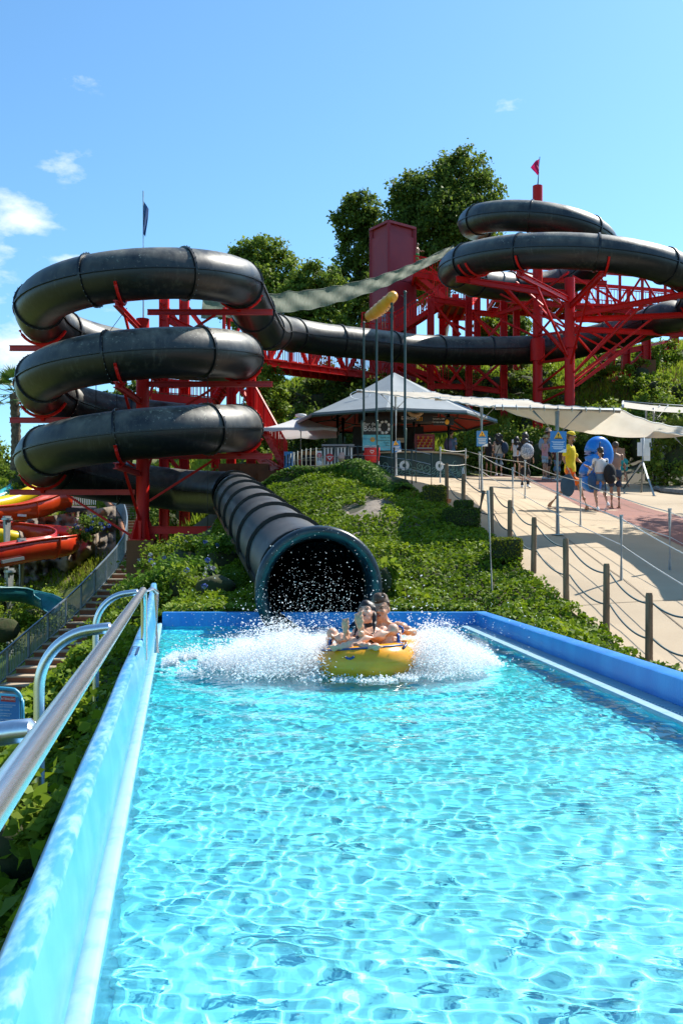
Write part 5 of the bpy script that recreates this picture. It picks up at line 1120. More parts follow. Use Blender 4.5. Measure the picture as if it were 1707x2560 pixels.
b_ = world_thing('rucksack', 'grey and white checked rucksack on the back of the woman in black', 'rucksack', w); m = MB(); m.ball((-.10, .24, 1.13), .20, 14, 10, (1.05, .68, 1.25)); m.ball((-.10, .33, 1.04), .15, 10, 8, (1.0, .5, .9)); part(m, 'body', mat('checked_cloth', (.52, .53, .56), .8, color2=(.16, .18, .22), scale=42, detail=0, mask=(.48, .52)), b_); m = MB(); m.tube([(-.05, .12, 1.40), (-.12, 0, 1.46), (-.15, -.1, 1.3)], .022, 6); part(m, 'strap', cloth('strap_blue', (.2, .35, .55)), b_)
p = G(1291, 1196); ph = person('woman in dark shorts and white top holding up a phone', p, 155, Hof(104, p), dict(elL=(.28,-.12,1.22), wrL=(.26,-.26,1.46)), M_SKIN, ('dark', 'long'), ('white2', (.7, .7, .72), 'tank'), ('dark', (.02, .02, .025), 'mini'), None, None, .022)
b_ = world_thing('phone', 'pale phone raised in the hand of the woman in dark shorts', 'phone', ph); m = MB(); m.box((.26, -.30, 1.60), (.075, .012, .15)); part(m, 'case', M_WHITE, b_, False)
p = G(1361, 1199)
def ex(t, J, HV): m = MB(); m.lathe([(.19, .0), (.18, .02), (.10, .03), (.095, .11), (.05, .13), (0.0, .13)], HV(0, 0, .045), 18); part(m, 'sun_hat', cloth('straw', (.50, .34, .16)), t); 
pk = person('woman in pink top and pale denim shorts with a straw hat, looking at her phone', p, 50, Hof(109, p), dict(elL=(.24,-.16,1.20), wrL=(.10,-.28,1.44), elR=(-.26,-.10,1.18), wrR=(-.12,-.27,1.42), head=(0,-.03,1.62)), M_SKIN, ('dark', 'short'), ('pink', (.62, .30, .33), 'tank'), ('pale_denim', (.34, .45, .54), 'mini'), (.7, .68, .64), ex, .02)
b_ = world_thing('phone', 'phone held before the face of the woman in the straw hat', 'phone', pk); m = MB(); m.box((0, -.34, 1.56), (.15, .012, .075)); part(m, 'case', M_TAN, b_, False)
p = gp(P(1369, 0, G(1361, 1199).y + 1.0).x, G(1361, 1199).y + 1.0)
def ex(t, J, HV): m = MB(); m.lathe([(.17, .0), (.16, .02), (.105, .04), (.10, .14), (.05, .16), (0, .16)], HV(0, 0, .03), 16); part(m, 'sun_hat', cloth('beige_hat', (.42, .26, .17)), t)
tm = person('tall person in a beige brimmed hat standing behind the woman in pink', p, 100, 1.86, None, M_SKIN2, ('dark', 'short'), ('grey_tee', (.25, .28, .33), 'tee'), ('dark', (.02, .02, .025), 'knee'), (.1, .1, .1), ex, .022)
b_ = world_thing('rucksack', 'pale blue rucksack on the tall person in the beige hat', 'rucksack', tm); m = MB(); m.ball((.0, .22, 1.22), .2, 12, 8, (.9, .6, 1.15)); part(m, 'body', cloth('pale_blue', (.22, .32, .42)), b_)
p = G(1392, 1203); person('child in dark top and denim shorts half hidden by the shade post', p, 200, 1.42, None, M_SKIN2, ('dark', 'short'), ('maroon', (.09, .03, .03), 'tee'), ('denim', (.10, .19, .30), 'knee'), (.6, .6, .6), None, .022)
p = gp(P(1127, 0, 36).x, 36.0); bp_ = person('person with a striped rucksack standing at the bar counter', p, 140, 1.72, None, M_SKIN, ('dark', 'short'), ('blue_tee', (.16, .26, .42), 'tee'), ('dark', (.02, .02, .025), 'knee'), (.2, .2, .2), None, .022)
b_ = world_thing('rucksack', 'mauve striped rucksack worn at the bar counter', 'rucksack', bp_); m = MB(); m.ball((0, .2, 1.18), .19, 12, 8, (.9, .6, 1.2)); part(m, 'body', cloth('mauve', (.2, .16, .26)), b_)
e = P(1043, 671, 56.3); person('shirtless boy in green trunks leaning on the high platform railing', e, 60, 1.42, dict(elL=(.22,-.16,1.2), wrL=(.16,-.36,1.16), elR=(-.2,-.2,1.2), wrR=(-.1,-.36,1.16)), M_SKIN2, ('brown', 'short'), None, ('green', (.02, .28, .05), 'shorts'), None, None, .022)
e = P(959, 826, 53.0); person('child in light blue trunks climbing the stair landing', e, 170, 1.45, None, M_SKIN2, ('dark', 'short'), None, ('light_blue', (.14, .30, .45), 'shorts'), None, None, .025)
e = P(979, 829, 53.2); person('bather with dark hair going up the red stairs', e, 120, 1.62, dict(kneeL=(.1,-.22,.62), ankL=(.1,-.14,.26)), M_SKIN2, ('dark', 'long'), ('dark_top', (.03, .03, .04), 'tank'), ('dark', (.02, .02, .025), 'mini'), None, None, .025)

# ================================================================= raft with two riders
M_RAFT = mat('raft_yellow', (.82, .35, .012), .22, color2=(.74, .30, .010), scale=4, bump=.08, bscale=16); M_RBLUE = mat('raft_navy_band', (.012, .05, .16), .4); M_HND = mat('raft_handle_blue', (.015, .09, .34), .35)
raft = thing('raft', 'yellow inflatable double tube raft with navy stripe and blue handles in the splash', 'raft', (RAFT.x, RAFT.y, 0))
ryaw = R(-13); raft.rotation_euler = (R(-4), R(-5), ryaw)
FR, RR = V((0, 0, .115)), V((.02, .66, .125)); RAJ, RIN = .315, .172
def rtube(c, r, rt, n=44, wr=.004):
    m = MB(); rows = []
    for i in range(n):
        t = 2*math.pi*i/n; ax = V((math.cos(t), math.sin(t), 0)); rows.append([c + ax*(r + (rt + wr*math.cos(i*math.pi))*math.cos(u)*1.0) + UP*(rt*.95*math.sin(u)) for u in np.linspace(0, 2*math.pi, 24, endpoint=False)])
    rows.append(rows[0]); m.grid(rows, wrap=True); return m
part(rtube(FR, RAJ, RIN), 'front_tube', M_RAFT, raft); part(rtube(RR, RAJ + .02, RIN), 'rear_tube', M_RAFT, raft)
m = MB(); m.lathe([(0, .03), (.3, .03), (.3, .05), (0, .05)], (0, 0, 0), 20); m.lathe([(0, .03), (.3, .03), (.3, .05), (0, .05)], (RR.x, RR.y, 0), 20); part(m, 'floor_sheet', M_RAFT, raft)
m = MB(); m.tube([FR + V((math.cos(t)*(RAJ + RIN*.55), math.sin(t)*(RAJ + RIN*.55), RIN*.95*.84)) for t in np.linspace(R(168), R(345), 40)], .012, 6); part(m, 'stripe', M_RBLUE, raft)
m = MB(); m.tube([FR + V(((RAJ + RIN*.93)*math.cos(R(-95) + s), (RAJ + RIN*.93)*math.sin(R(-95) + s), RIN*.40 - .018*math.sin((s + .09)/.18*math.pi))) for s in np.linspace(-.09, .09, 10)], .013, 6); part(m, 'curved_mark', M_RBLUE, raft)
m = MB(); m.tube([FR + V((math.cos(R(-20) + s)*(RAJ + RIN*.75), math.sin(R(-20) + s)*(RAJ + RIN*.75), RIN*.70 + s*.2)) for s in np.linspace(-.06, .10, 6)], .014, 6); part(m, 'side_mark', M_RBLUE, raft)
for sx_, an in ((-1, 165), (1, 12)):
    c = FR + V((math.cos(R(an))*RAJ*1.06, math.sin(R(an))*RAJ*1.06, RIN*.9)); tn = V((-math.sin(R(an)), math.cos(R(an)), 0)); m = MB(); m.tube([c - tn*.085 - UP*.01, c - tn*.07 + UP*.06, c - tn*.03 + UP*.085, c + tn*.03 + UP*.085, c + tn*.07 + UP*.06, c + tn*.085 - UP*.01], .014, 8); m.ball(c - tn*.085, .04, 10, 6, (1, 1, .35)); m.ball(c + tn*.085, .04, 10, 6, (1, 1, .35)); part(m, 'handle', M_HND, raft)
# rider in front: leaning back, feet raised
def rider(label, build, hairf, clothes, off):
    t = thing('person', label, 'person', (RAFT.x, RAFT.y, -.035)); t.rotation_euler = raft.rotation_euler; m = MB(); build(m); fuse(m, 'body', off[0], t, .0085, 4)
    m = MB(); hairf(m); fuse(m, 'hair', off[1], t, .008, 2)
    for nm, fn, mt in clothes: m = MB(); fn(m); fuse(m, nm, mt, t, .007, 2)
    return t
M_SK1 = mat('skin_pale_wet', (0.72, 0.42, 0.28), .38, color2=(.62, .33, .21), scale=6); M_SK2 = mat('skin_tan_wet', (0.62, 0.34, 0.20), .38, color2=(.52, .26, .15), scale=6)
def head_at(m, c, fwd, up, s=1.0):
    f, u = V(fwd).normalized(), V(up).normalized(); r_ = f.cross(u).normalized()
    def HP(a, b, c_): return c + r_*a*s + f*b*s + u*c_*s
    for (a, b, cc, r, ) in ((0, -.012, .035, .088), (0, .01, -.01, .078), (0, .03, -.06, .058), (0, .045, -.085, .036)): m.ball(HP(a, b, cc), r*s, 14, 10)
    limb(m, [HP(0, .082, .022), HP(0, .103, -.012)], [.010*s, .015*s], 8); m.ball(HP(-.012, .092, -.014), .009*s, 6, 5); m.ball(HP(.012, .092, -.014), .009*s, 6, 5)
    for k in (-1, 1):
        m.ball(HP(k*.083, -.01, -.005), .024*s, 8, 6, (.6, .8, 1.3)); m.ball(HP(k*.043, .058, -.022), .028*s, 8, 6)
        cap(m, HP(k*.018, .079, .038), HP(k*.052, .066, .036), .009*s, .007*s, 6)
    cap(m, HP(-.018, .080, -.046), HP(.018, .080, -.046), .0085*s, .0085*s, 6); cap(m, HP(-.014, .079, -.060), HP(.014, .079, -.060), .009*s, .009*s, 6)
    return HP
def foot(m, ankle, sole_dir, toe_up, s=1.0):
    """bare foot: heel at the ankle, toes along toe_up, sole facing sole_dir"""
    a, sd, tu = V(ankle), V(sole_dir).normalized(), V(toe_up).normalized(); sd = (sd - tu*sd.dot(tu)).normalized(); w = sd.cross(tu).normalized()
    limb(m, [a + sd*.03 - tu*.02, a + sd*.035 + tu*.06, a + sd*.032 + tu*.135], [.036*s, .038*s, .044*s], 10); limb(m, [a + sd*.03 + tu*.10 - w*.022*s, a + sd*.03 + tu*.145 - w*.026*s], [.030*s, .026*s], 8); limb(m, [a + sd*.03 + tu*.10 + w*.022*s, a + sd*.03 + tu*.13 + w*.030*s], [.028*s, .022*s], 8)
    limb(m, [a, a + tu*.05 + sd*.01, a + tu*.12 + sd*.02], [.038*s, .037*s, .030*s], 10)
    for k in range(5): o = w*(-.034 + k*.0165)*s; L = (.052, .048, .044, .038, .032)[k]*s; limb(m, [a + sd*.03 + tu*.14 + o, a + sd*.03 + tu*(.155 + L*.6) + o*1.1], [.0135*s if k else .017*s, .010*s if k else .014*s], 6)
HW = {}
def woman(m):
    pel, ch, nk = V((.0, .12, .14)), V((.0, .27, .37)), V((.0, .31, .465))
    limb(m, [pel, pel.lerp(ch, .5), ch], [.125, .10, .11], 14); [limb(m, [ch + V((s*.05, 0, .03)), nk + V((s*.135, .02, -.03))], [.085, .05], 10) for s in (-1, 1)]
    for s in (-1, 1): m.ball(ch + V((s*.065, -.085, .0)), .06, 12, 8, (1, .9, .95))
    cap(m, nk, nk + V((0, -.02, .08)), .045, .042); HW['h'] = head_at(m, nk + V((-.01, -.035, .148)), (-.16, -.92, .34), (0, .34, .94), .96); HW['c'], HW['nk'] = ch, nk
    # legs: knees bent outwards, shins crossing low over the front tube
    for s, kz in ((-1, .47), (1, .47)):
        hip = pel + V((s*.09, -.02, 0)); kn = V((s*.30, -.02, kz - .03)); an = V((-s*.07, -.34, .31 if s < 0 else .33)); limb(m, [hip, hip.lerp(kn, .5) + V((0, 0, .01)), kn], [.096, .084, .060], 12); limb(m, [kn, kn.lerp(an, .3) + V((0, .01, -.014)), kn.lerp(an, .65), an], [.057, .058, .046, .035], 12)
        foot(m, an, (0, -.3, -1), (-s*1, -.35, .1), .92)
    for s in (-1, 1): sh = nk + V((s*.145, .02, -.04)); el = V((s*.26, .24, .34)); wr = V((s*.33, .10, .30)); limb(m, [sh, el, wr], [.043, .034, .025], 10); hand(m, wr, (s*.3, -1, -.1), (0, 0, -1), .85, (0, 0, 1))
def woman_hair(m):
    H = HW['h']; m.ball(H(0, -.028, .048), .096, 14, 10); m.ball(H(0, .012, .082), .062, 12, 8); limb(m, [H(0, -.07, .02), H(0, -.08, -.10)], [.075, .055])
    for s in (-1, 1): limb(m, [H(s*.075, -.01, .05), H(s*.088, -.005, -.04), H(s*.095, .02, -.14), H(s*.105, .05, -.24)], [.03, .026, .022, .009], 8)
    limb(m, [H(-.09, 0, -.02), H(-.12, .01, -.16)], [.018, .006], 6); limb(m, [H(.085, .03, -.1), H(.13, .05, -.25)], [.015, .006], 6)
def bikini(m):
    ch = HW['c']
    for s in (-1, 1): m.ball(ch + V((s*.067, -.094, -.006)), .0585, 12, 8, (.98, .95, .88)); limb(m, [ch + V((s*.066, -.14, .04)), HW['nk'] + V((s*.06, -.05, .01))], [.008, .008], 6)
    cap(m, ch + V((-.06, -.13, -.03)), ch + V((.06, -.13, -.03)), .010, .010, 6)
wm = rider('woman in black bikini leaning back in the front of the yellow raft', woman, woman_hair, [('bikini_top', bikini, cloth('bikini', (.02, .016, .016), .5))], (M_SK1, M_HAIRB))
HM = {}
def man(m):
    pel, ch, nk = V((.05, .62, .14)), V((.09, .56, .36)), V((.10, .53, .48))
    limb(m, [pel, pel.lerp(ch, .5), ch], [.14, .125, .135], 14); [limb(m, [ch + V((s*.06, 0, .03)), nk + V((s*.19, .01, -.04))], [.11, .068], 10) for s in (-1, 1)]; [limb(m, [nk + V((s*.02, .01, .05)), nk + V((s*.15, .01, -.01))], [.05, .05], 10) for s in (-1, 1)]
    cap(m, nk - V((0, 0, .03)), nk + V((0, -.02, .09)), .068, .060); HM['h'] = head_at(m, nk + V((-.01, -.03, .165)), (-.12, -1, -.05), (0, -.05, 1), 1.04)
    # legs run forward beside the woman, soles raised towards the camera
    for s in (-1, 1):
        hip = pel + V((s*.10, -.02, -.02)); kn = V((s*.22, .10, .30)); an = V((s*.075 - .04, -.22, .40 if s < 0 else .44)); limb(m, [hip, kn], [.095, .062], 12); limb(m, [kn, kn.lerp(an, .35), an], [.06, .055, .037], 12)
        foot(m, an, (0, -1, -.15), (-.06*s, -.12, 1), .95 if s > 0 else .80)
    # arms out to the handles
    for s, hp in ((-1, V((-.345, .10, .385))), (1, V((.335, .09, .40)))):
        sh = nk + V((s*.20, .01, -.05)); el = V((s*.43, .36, .40 if s > 0 else .38)); limb(m, [sh, sh.lerp(el, .5), el, hp + V((0, .05, .03))], [.056, .052, .043, .029], 10); hand(m, hp + V((0, .05, .03)), (0, -1, -.45), (0, -.3, -1), .95, (-s, 0, .2))
def man_hair(m):
    H = HM['h']; m.ball(H(0, -.028, .062), .094, 14, 10); m.ball(H(0, .022, .105), .068, 12, 8); [limb(m, [H(k*.082, -.005, .06), H(k*.086, -.015, .0)], [.022, .012], 6) for k in (-1, 1)]; [m.ball(H(.05*math.cos(i*1.3), -.01 + .04*math.sin(i*2.1), .125 + .014*math.sin(i*3)), .03, 8, 6) for i in range(10)]
mn = rider('young man with short brown hair behind her in the raft, gripping its blue handles', man, man_hair, [('trunks', lambda m: limb(m, [V((.05, .6, .2)), V((.05, .58, .30))], [.15, .14]), cloth('trunks_navy', (.02, .04, .09)))], (M_SK2, M_HAIRBR))
m = MB(); m.tube([V((.335, .14, .43)) + V((math.cos(a_)*.036, 0, math.sin(a_)*.036)) for a_ in np.linspace(0, 6.28, 14)], .010, 6); part(m, 'wristband', M_HND, mn)

def face(t, H, s, closed):
    b = MB()
    for k in (-1, 1):
        b.tube([H(k*.016, .084, .036), H(k*.034, .087, .041), H(k*.054, .070, .037)], .0045, 6)                  # brow
        b.tube([H(k*.020, .082, .018), H(k*.034, .083, .015 if closed else .019), H(k*.048, .072, .017)], .0042 if closed else .0065, 6)
    o = b.build('brows_and_eyes', M_HAIRB, None, True); o.parent = t
    b = MB(); b.tube([H(-.024, .082, -.050), H(-.008, .090, -.047), H(.008, .090, -.047), H(.024, .082, -.050)], .0062, 6); b.tube([H(-.02, .083, -.056), H(0, .090, -.060), H(.02, .083, -.056)], .0062, 6)
    o = b.build('lips', mat('lips', (.42, .14, .12), .4), None, True); o.parent = t
face(wm, HW['h'], .96, True); face(mn, HM['h'], 1.04, False)
# ================================================================= left hillside: steps, coloured slides, rock, palm
M_TREAD = mat('step_tread', (.44, .36, .26), .85, color2=(.36, .28, .19), scale=2, bump=.2); M_RISER = mat('step_riser_terracotta', (.30, .105, .05), .85, color2=(.25, .085, .04), scale=2)
SP_ = catmull([P(-40, 1752, 33.5), P(30, 1690, 35.3), P(100, 1625, 37.4), P(171, 1562, 39.8), P(240, 1488, 42.8), P(300, 1416, 46.5), P(318, 1365, 50.5), P(314, 1320, 54.5), P(292, 1275, 59), P(262, 1243, 64)], .25)
la = np.cumsum([0] + [(SP_[i+1] - SP_[i]).length for i in range(len(SP_) - 1)])
def on_stairs(s): i = min(len(SP_) - 2, int(np.searchsorted(la, s*la[-1]) - 1) if s > 0 else 0); f_ = (s*la[-1] - la[i])/(la[i+1] - la[i]); return SP_[i].lerp(SP_[i+1], f_)
sc_ = thing('staircase', 'long outdoor staircase of tan treads and terracotta risers climbing the left slope', 'stairs', P(100, 1625, 37)); NS = 46
for i in range(NS):
    p0, p1_ = on_stairs(i/NS), on_stairs((i + 1)/NS); w = 1.75 if i < 26 else 1.45
    m = MB(); m.prism([(p0.x + .05, p0.y, p1_.z - .05), (p0.x + w, p0.y, p1_.z - .05), (p1_.x + w, p1_.y + .06, p1_.z - .05), (p1_.x + .05, p1_.y + .06, p1_.z - .05)], (0, 0, .05)); o = m.build('step', M_TREAD, sc_)
    m = MB(); m.prism([(p0.x + .06, p0.y + .03, p0.z - .5), (p0.x + w - .01, p0.y + .03, p0.z - .5), (p1_.x + w - .01, p1_.y + .02, p0.z - .5), (p1_.x + .06, p1_.y + .02, p0.z - .5)], (0, 0, p1_.z - .05 - p0.z + .5)); m.build('riser', M_RISER, o)
M_RAILG = mat('grey_blue_railing', (.16, .20, .23), .5, metal=.4, color2=(.22, .27, .30), scale=5)
rl = thing('stair_railing', 'grey metal railing with close upright bars along the left staircase', 'railing', P(100, 1600, 37)); NP = 20; tops_ = []
for i in range(NP):
    s0, s1 = i/NP, (i + 1)/NP; a, c = on_stairs(s0), on_stairs(s1); m = MB(); m.bar(a + UP*.05, a + UP*1.12, .06); m.build('post', M_RAILG, rl)
    m = MB(); m.bar(a + UP*1.12, c + UP*1.12, .06, .05); m.bar(a + UP*.12, c + UP*.12, .04)
    for k in range(1, 14): p = on_stairs(lerp(s0, s1, k/14)); q = a.lerp(c, k/14); m.bar((p.x, p.y, q.z + .12), (p.x, p.y, q.z + 1.12), .020)
    m.build('bar_panel', M_RAILG, rl)
sw = thing('retaining_wall', 'curved terracotta retaining wall beneath the upper stair railing', 'wall', P(300, 1400, 48)); m = MB(); rows = []
for s in np.linspace(.52, .99, 24): p = on_stairs(s); rows.append([(p.x - .05, p.y, p.z + .1), (p.x - .05, p.y, p.z - 2.4)])
m.grid(rows); rows = []
for s in np.linspace(.72, .99, 18): p = on_stairs(s); rows.append([(p.x + 1.5, p.y, p.z + .75), (p.x + 1.5, p.y, p.z - .6)])
m.grid(rows); o = m.build('wall', mat('terracotta_render', (.40, .185, .10), .9, color2=(.34, .15, .08), scale=1.5), sw, True); md = o.modifiers.new('s', 'SOLIDIFY'); md.thickness = .2
# open slide channels and tubes
def channel(t, nm, pts, r, wall, m_, n=14):
    d = catmull(pts, .4); rows = []
    for (p, dd, a, b) in frames(d): rows.append([p + a*r - b*0 + UP*wall] + [p + a*(r*math.cos(t_)) + b*(r*math.sin(t_)) for t_ in np.linspace(0, -math.pi, n)] + [p - a*r + UP*wall])
    m = MB(); m.grid(rows); o = m.build(nm, m_, t, True, 50); md = o.modifiers.new('s', 'SOLIDIFY'); md.thickness = .05
    m = MB(); m.tube([r_[0] for r_ in rows], .05, 6); m.tube([r_[-1] for r_ in rows], .05, 6); m.build('lip', m_, o, True)
    m = MB()
    for i in range(6, len(rows) - 3, 9): m.tube([q + (q - d[i])*.03 for q in rows[i]], .035, 5)
    m.build('joint_rib', m_, o)
M_OR = mat('slide_orange_red', (.60, .055, .008), .25, color2=(.42, .012, .010), scale=.25, mask=(.4, .6)); M_YE = mat('slide_yellow', (.75, .52, .01), .25, var=.1); M_TE_SHADE = mat('slide_teal_shaded', (.02, .17, .19), .4, var=.2); M_TE = mat('slide_teal', (.06, .42, .42), .25, color2=(.05, .36, .38), scale=1)  # run-out teal is darkened to paint in the shade it lies in
o_ = thing('open_slide', 'orange red open flume curving round in a hairpin on grey columns', 'water slide', P(100, 1380, 48))
channel(o_, 'channel', [P(172, 1250, 57), P(140, 1252, 56.5), P(98, 1268, 55.5), P(40, 1281, 54.5), P(-20, 1286, 53.5), P(-90, 1292, 52), P(-125, 1304, 50.5), P(-60, 1318, 51), P(0, 1325, 52), P(80, 1331, 53), P(145, 1337, 52.6), P(172, 1347, 51), P(160, 1360, 49), P(90, 1370, 47.5), P(0, 1386, 46), P(-70, 1398, 45)], .62, .42, M_OR)
for px, d, yt in ((18, 49, 1290), (55, 47.6, 1345), (25, 45.6, 1420), (150, 52, 1375)):
    q = P(px, yt, d); m = MB(); m.tube([(q.x, d, h(q.x, d) - .5), q], .21 if px < 100 else .09, 14); m.lathe([(.26, 0), (.26, .1)], q - UP*.2, 14); m.build('column', M_GALV, o_, True, 40)
m = MB(); m.bar(P(5, 1405, 45.4), P(60, 1395, 46.2), .14); m.bar(P(95, 1380, 48.5), P(165, 1385, 50.5), .12); m.bar(P(30, 1287, 54), P(66, 1289, 54), .12); m.build('bracket', M_GALV, o_)
pf = thing('slide_platform', 'small railed start platform above the orange flume', 'platform', P(195, 1260, 58)); m = MB(); m.prism([P(165, 1268, 56.5), P(242, 1272, 57), P(242, 1266, 60), P(165, 1263, 60)], (0, 0, -.28)); m.build('deck', mat('deck_dark', (.05, .03, .028), .8), pf)
m = MB(); m.bar(P(187, 1272, 57.5), P(150, 1330, 57), .16); m.build('prop', M_GALV, pf)
m = MB()
for i in range(16): q = P(170 + i*4.6, 1262, 57.2); m.bar(q, q + UP*.95, .03)
m.bar(P(170, 1262, 57.2) + UP*.95, P(240, 1264, 57.2) + UP*.95, .05); m.build('railing', M_WHITE, pf)
def closed(t, pts, r, m_, nm='tube'):
    d = catmull(pts, .4); m = MB(); m.tube(d, r, 20); o = m.build(nm, m_, t, True, 50); m = MB()
    for i in range(4, len(d), 8): dd = (d[min(i+1, len(d)-1)] - d[i-1]).normalized(); _, a, b = frame_of(dd); m.tube([d[i] + (a*math.cos(u) + b*math.sin(u))*(r + .02) for u in np.linspace(0, 6.28, 18)], .03, 5)
    m.build('joint_ring', M_FLANGE, o)
y_ = thing('tube_slide', 'yellow tube slide passing over the orange flume', 'water slide', P(80, 1230, 58)); closed(y_, [P(148, 1224, 60), P(120, 1223, 59.5), P(88, 1228, 58.5), P(55, 1243, 57.5), P(20, 1256, 56.5), P(-40, 1268, 55)], .42, M_YE); closed(y_, [P(-30, 1335, 50), P(5, 1339, 50), P(42, 1345, 50.5)], .35, M_YE)
t_ = thing('tube_slide', 'pale teal tube slide beyond the yellow one', 'water slide', P(40, 1220, 61)); closed(t_, [P(90, 1211, 63), P(60, 1214, 62), P(35, 1224, 61), P(10, 1240, 60), P(-30, 1255, 58.5)], .42, M_TE)
t_ = thing('open_slide', 'turquoise open run-out channel low in the valley behind the shrubs', 'water slide', P(60, 1490, 42)); channel(t_, 'channel', [P(-40, 1478, 40), P(20, 1476, 41), P(70, 1482, 42), P(110, 1496, 42), P(130, 1508, 41)], .45, .12, M_TE_SHADE)
# rock face under the flume
M_ROCK = mat('rock_grey_brown', (.17, .15, .125), .95, color2=(.30, .22, .15), scale=.35, bump=1.0, bscale=2.2, streak=(1, 1, .35), mask=(.4, .62), detail=9)
rows = []
for v in np.linspace(0, 1, 40):
    row = []
    for u in np.linspace(0, 1, 60):
        px = lerp(-60, 290, u); py = lerp(1300 - 55*max(0, u - .35), 1500, v); d = lerp(53.5, 51, v) + 2.2*noise.fractal(V((u*7, v*5, 1.3)), .9, 2.1, 5) + (u - .5)*2 + 1.2*abs(noise.noise(V((u*14, v*3, 7))))
        row.append(P(px, py, d))
    rows.append(row)
m = MB(); m.grid(rows); m.build('rock_face', M_ROCK, None, True, kind='structure')
# palm
M_BARK = mat('palm_bark', (.16, .115, .075), .95, color2=(.08, .055, .035), scale=6, bump=.8, bscale=9); 
pt = thing('palm_tree', 'fan palm with rough brown trunk beside the coloured slides', 'palm tree', gp(P(35, 0, 62).x, 62)); bx = P(35, 0, 62).x; gz = h(bx, 62)
cz = za(985, 62); m = MB(); n = 34; m.tube([V((bx + .15*math.sin(i/n*3), 62, lerp(gz - .3, cz, i/n))) for i in range(n + 1)], [.30 + .05*(i % 2) - .04*i/n for i in range(n + 1)], 12); m.build('trunk', M_BARK, pt, True)
M_PALM = mat('palm_frond', (.05, .11, .015), .5, color2=(.11, .15, .03), scale=2, transl=.3)
for k in range(34):
    az = k*2.399; el = R(78 - 105*(k/34)); L = random.uniform(1.0, 1.5); hd = V((math.cos(az)*math.cos(el), math.sin(az)*math.cos(el), math.sin(el))); base = V((bx + .1, 62, cz)); end = base + hd*L - UP*.15; m = MB(); m.tube([base, end], .02, 4)
    _, a, b = frame_of(hd)
    for j in range(15):
        sp_ = R(-75 + 150*j/14); dr = (hd*math.cos(sp_) + a*math.sin(sp_)).normalized(); tip = end + dr*random.uniform(.75, 1.0) - UP*.22*random.random(); w = a*.0 + dr.cross(b).normalized()*.04; m.add([end, end + dr*.4 + w, tip, end + dr*.4 - w], [(0, 1, 2, 3)])
    m.build('frond', M_PALM, pt)
# ================================================================= vegetation
def leaf_mat(nm, dark, mid, light, transl=.42, rough=.6):
    m = bpy.data.materials.new(nm); m.use_nodes = True; n, l = m.node_tree.nodes, m.node_tree.links; b = n['Principled BSDF']
    at = n.new('ShaderNodeAttribute'); at.attribute_name = 'tint'; r = n.new('ShaderNodeValToRGB'); r.color_ramp.elements[0].color = tuple(dark) + (1,); r.color_ramp.elements[1].color = tuple(light) + (1,)
    e = r.color_ramp.elements.new(.5); e.color = tuple(mid) + (1,); l.new(at.outputs['Fac'], r.inputs[0]); l.new(r.outputs[0], b.inputs['Base Color']); b.inputs['Roughness'].default_value = rough; b.inputs['Specular IOR Level'].default_value = .22
    tr = n.new('ShaderNodeBsdfTranslucent'); l.new(r.outputs[0], tr.inputs['Color']); mx = n.new('ShaderNodeMixShader'); mx.inputs[0].default_value = transl; l.new(b.outputs[0], mx.inputs[1]); l.new(tr.outputs[0], mx.inputs[2]); l.new(mx.outputs[0], n['Material Output'].inputs[0]); return m
ML_IVY = leaf_mat('ivy_leaf', (.055, .11, .006), (.15, .235, .010), (.33, .39, .018)); ML_SHRUB = leaf_mat('shrub_leaf_bright', (.08, .15, .014), (.18, .27, .022), (.34, .40, .04)); ML_TREE = leaf_mat('tree_leaf_dark', (.045, .085, .016), (.11, .165, .024), (.22, .28, .036), .5)
ML_TREE2 = leaf_mat('tree_leaf_mid', (.06, .11, .018), (.14, .21, .026), (.26, .33, .04), .48); ML_HEDGE = leaf_mat('hedge_leaf', (.04, .10, .010), (.09, .18, .016), (.22, .32, .025)); ML_BOX = leaf_mat('topiary_leaf', (.035, .07, .010), (.07, .12, .014), (.14, .20, .02)); ML_GOLD = leaf_mat('topiary_leaf_gold', (.07, .10, .010), (.14, .17, .014), (.34, .31, .02))
ML_GRASS = leaf_mat('grass_blade', (.12, .20, .015), (.22, .31, .02), (.36, .38, .05), .5, .7); ML_DRY = leaf_mat('dry_blade', (.13, .10, .04), (.20, .155, .06), (.28, .22, .09), .3, .8); ML_BLUE = leaf_mat('hydrangea_petal', (.02, .05, .26), (.04, .09, .38), (.08, .15, .5), .2)
ML_PALE = leaf_mat('pale_flower', (.30, .36, .50), (.45, .50, .60), (.6, .62, .66), .2)
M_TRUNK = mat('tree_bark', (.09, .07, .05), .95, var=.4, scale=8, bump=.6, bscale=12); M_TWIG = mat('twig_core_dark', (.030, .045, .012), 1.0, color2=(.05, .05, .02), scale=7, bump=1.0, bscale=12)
rg = np.random.default_rng(23)
def unit(a): return a/np.maximum(1e-9, np.linalg.norm(a, axis=-1, keepdims=True))
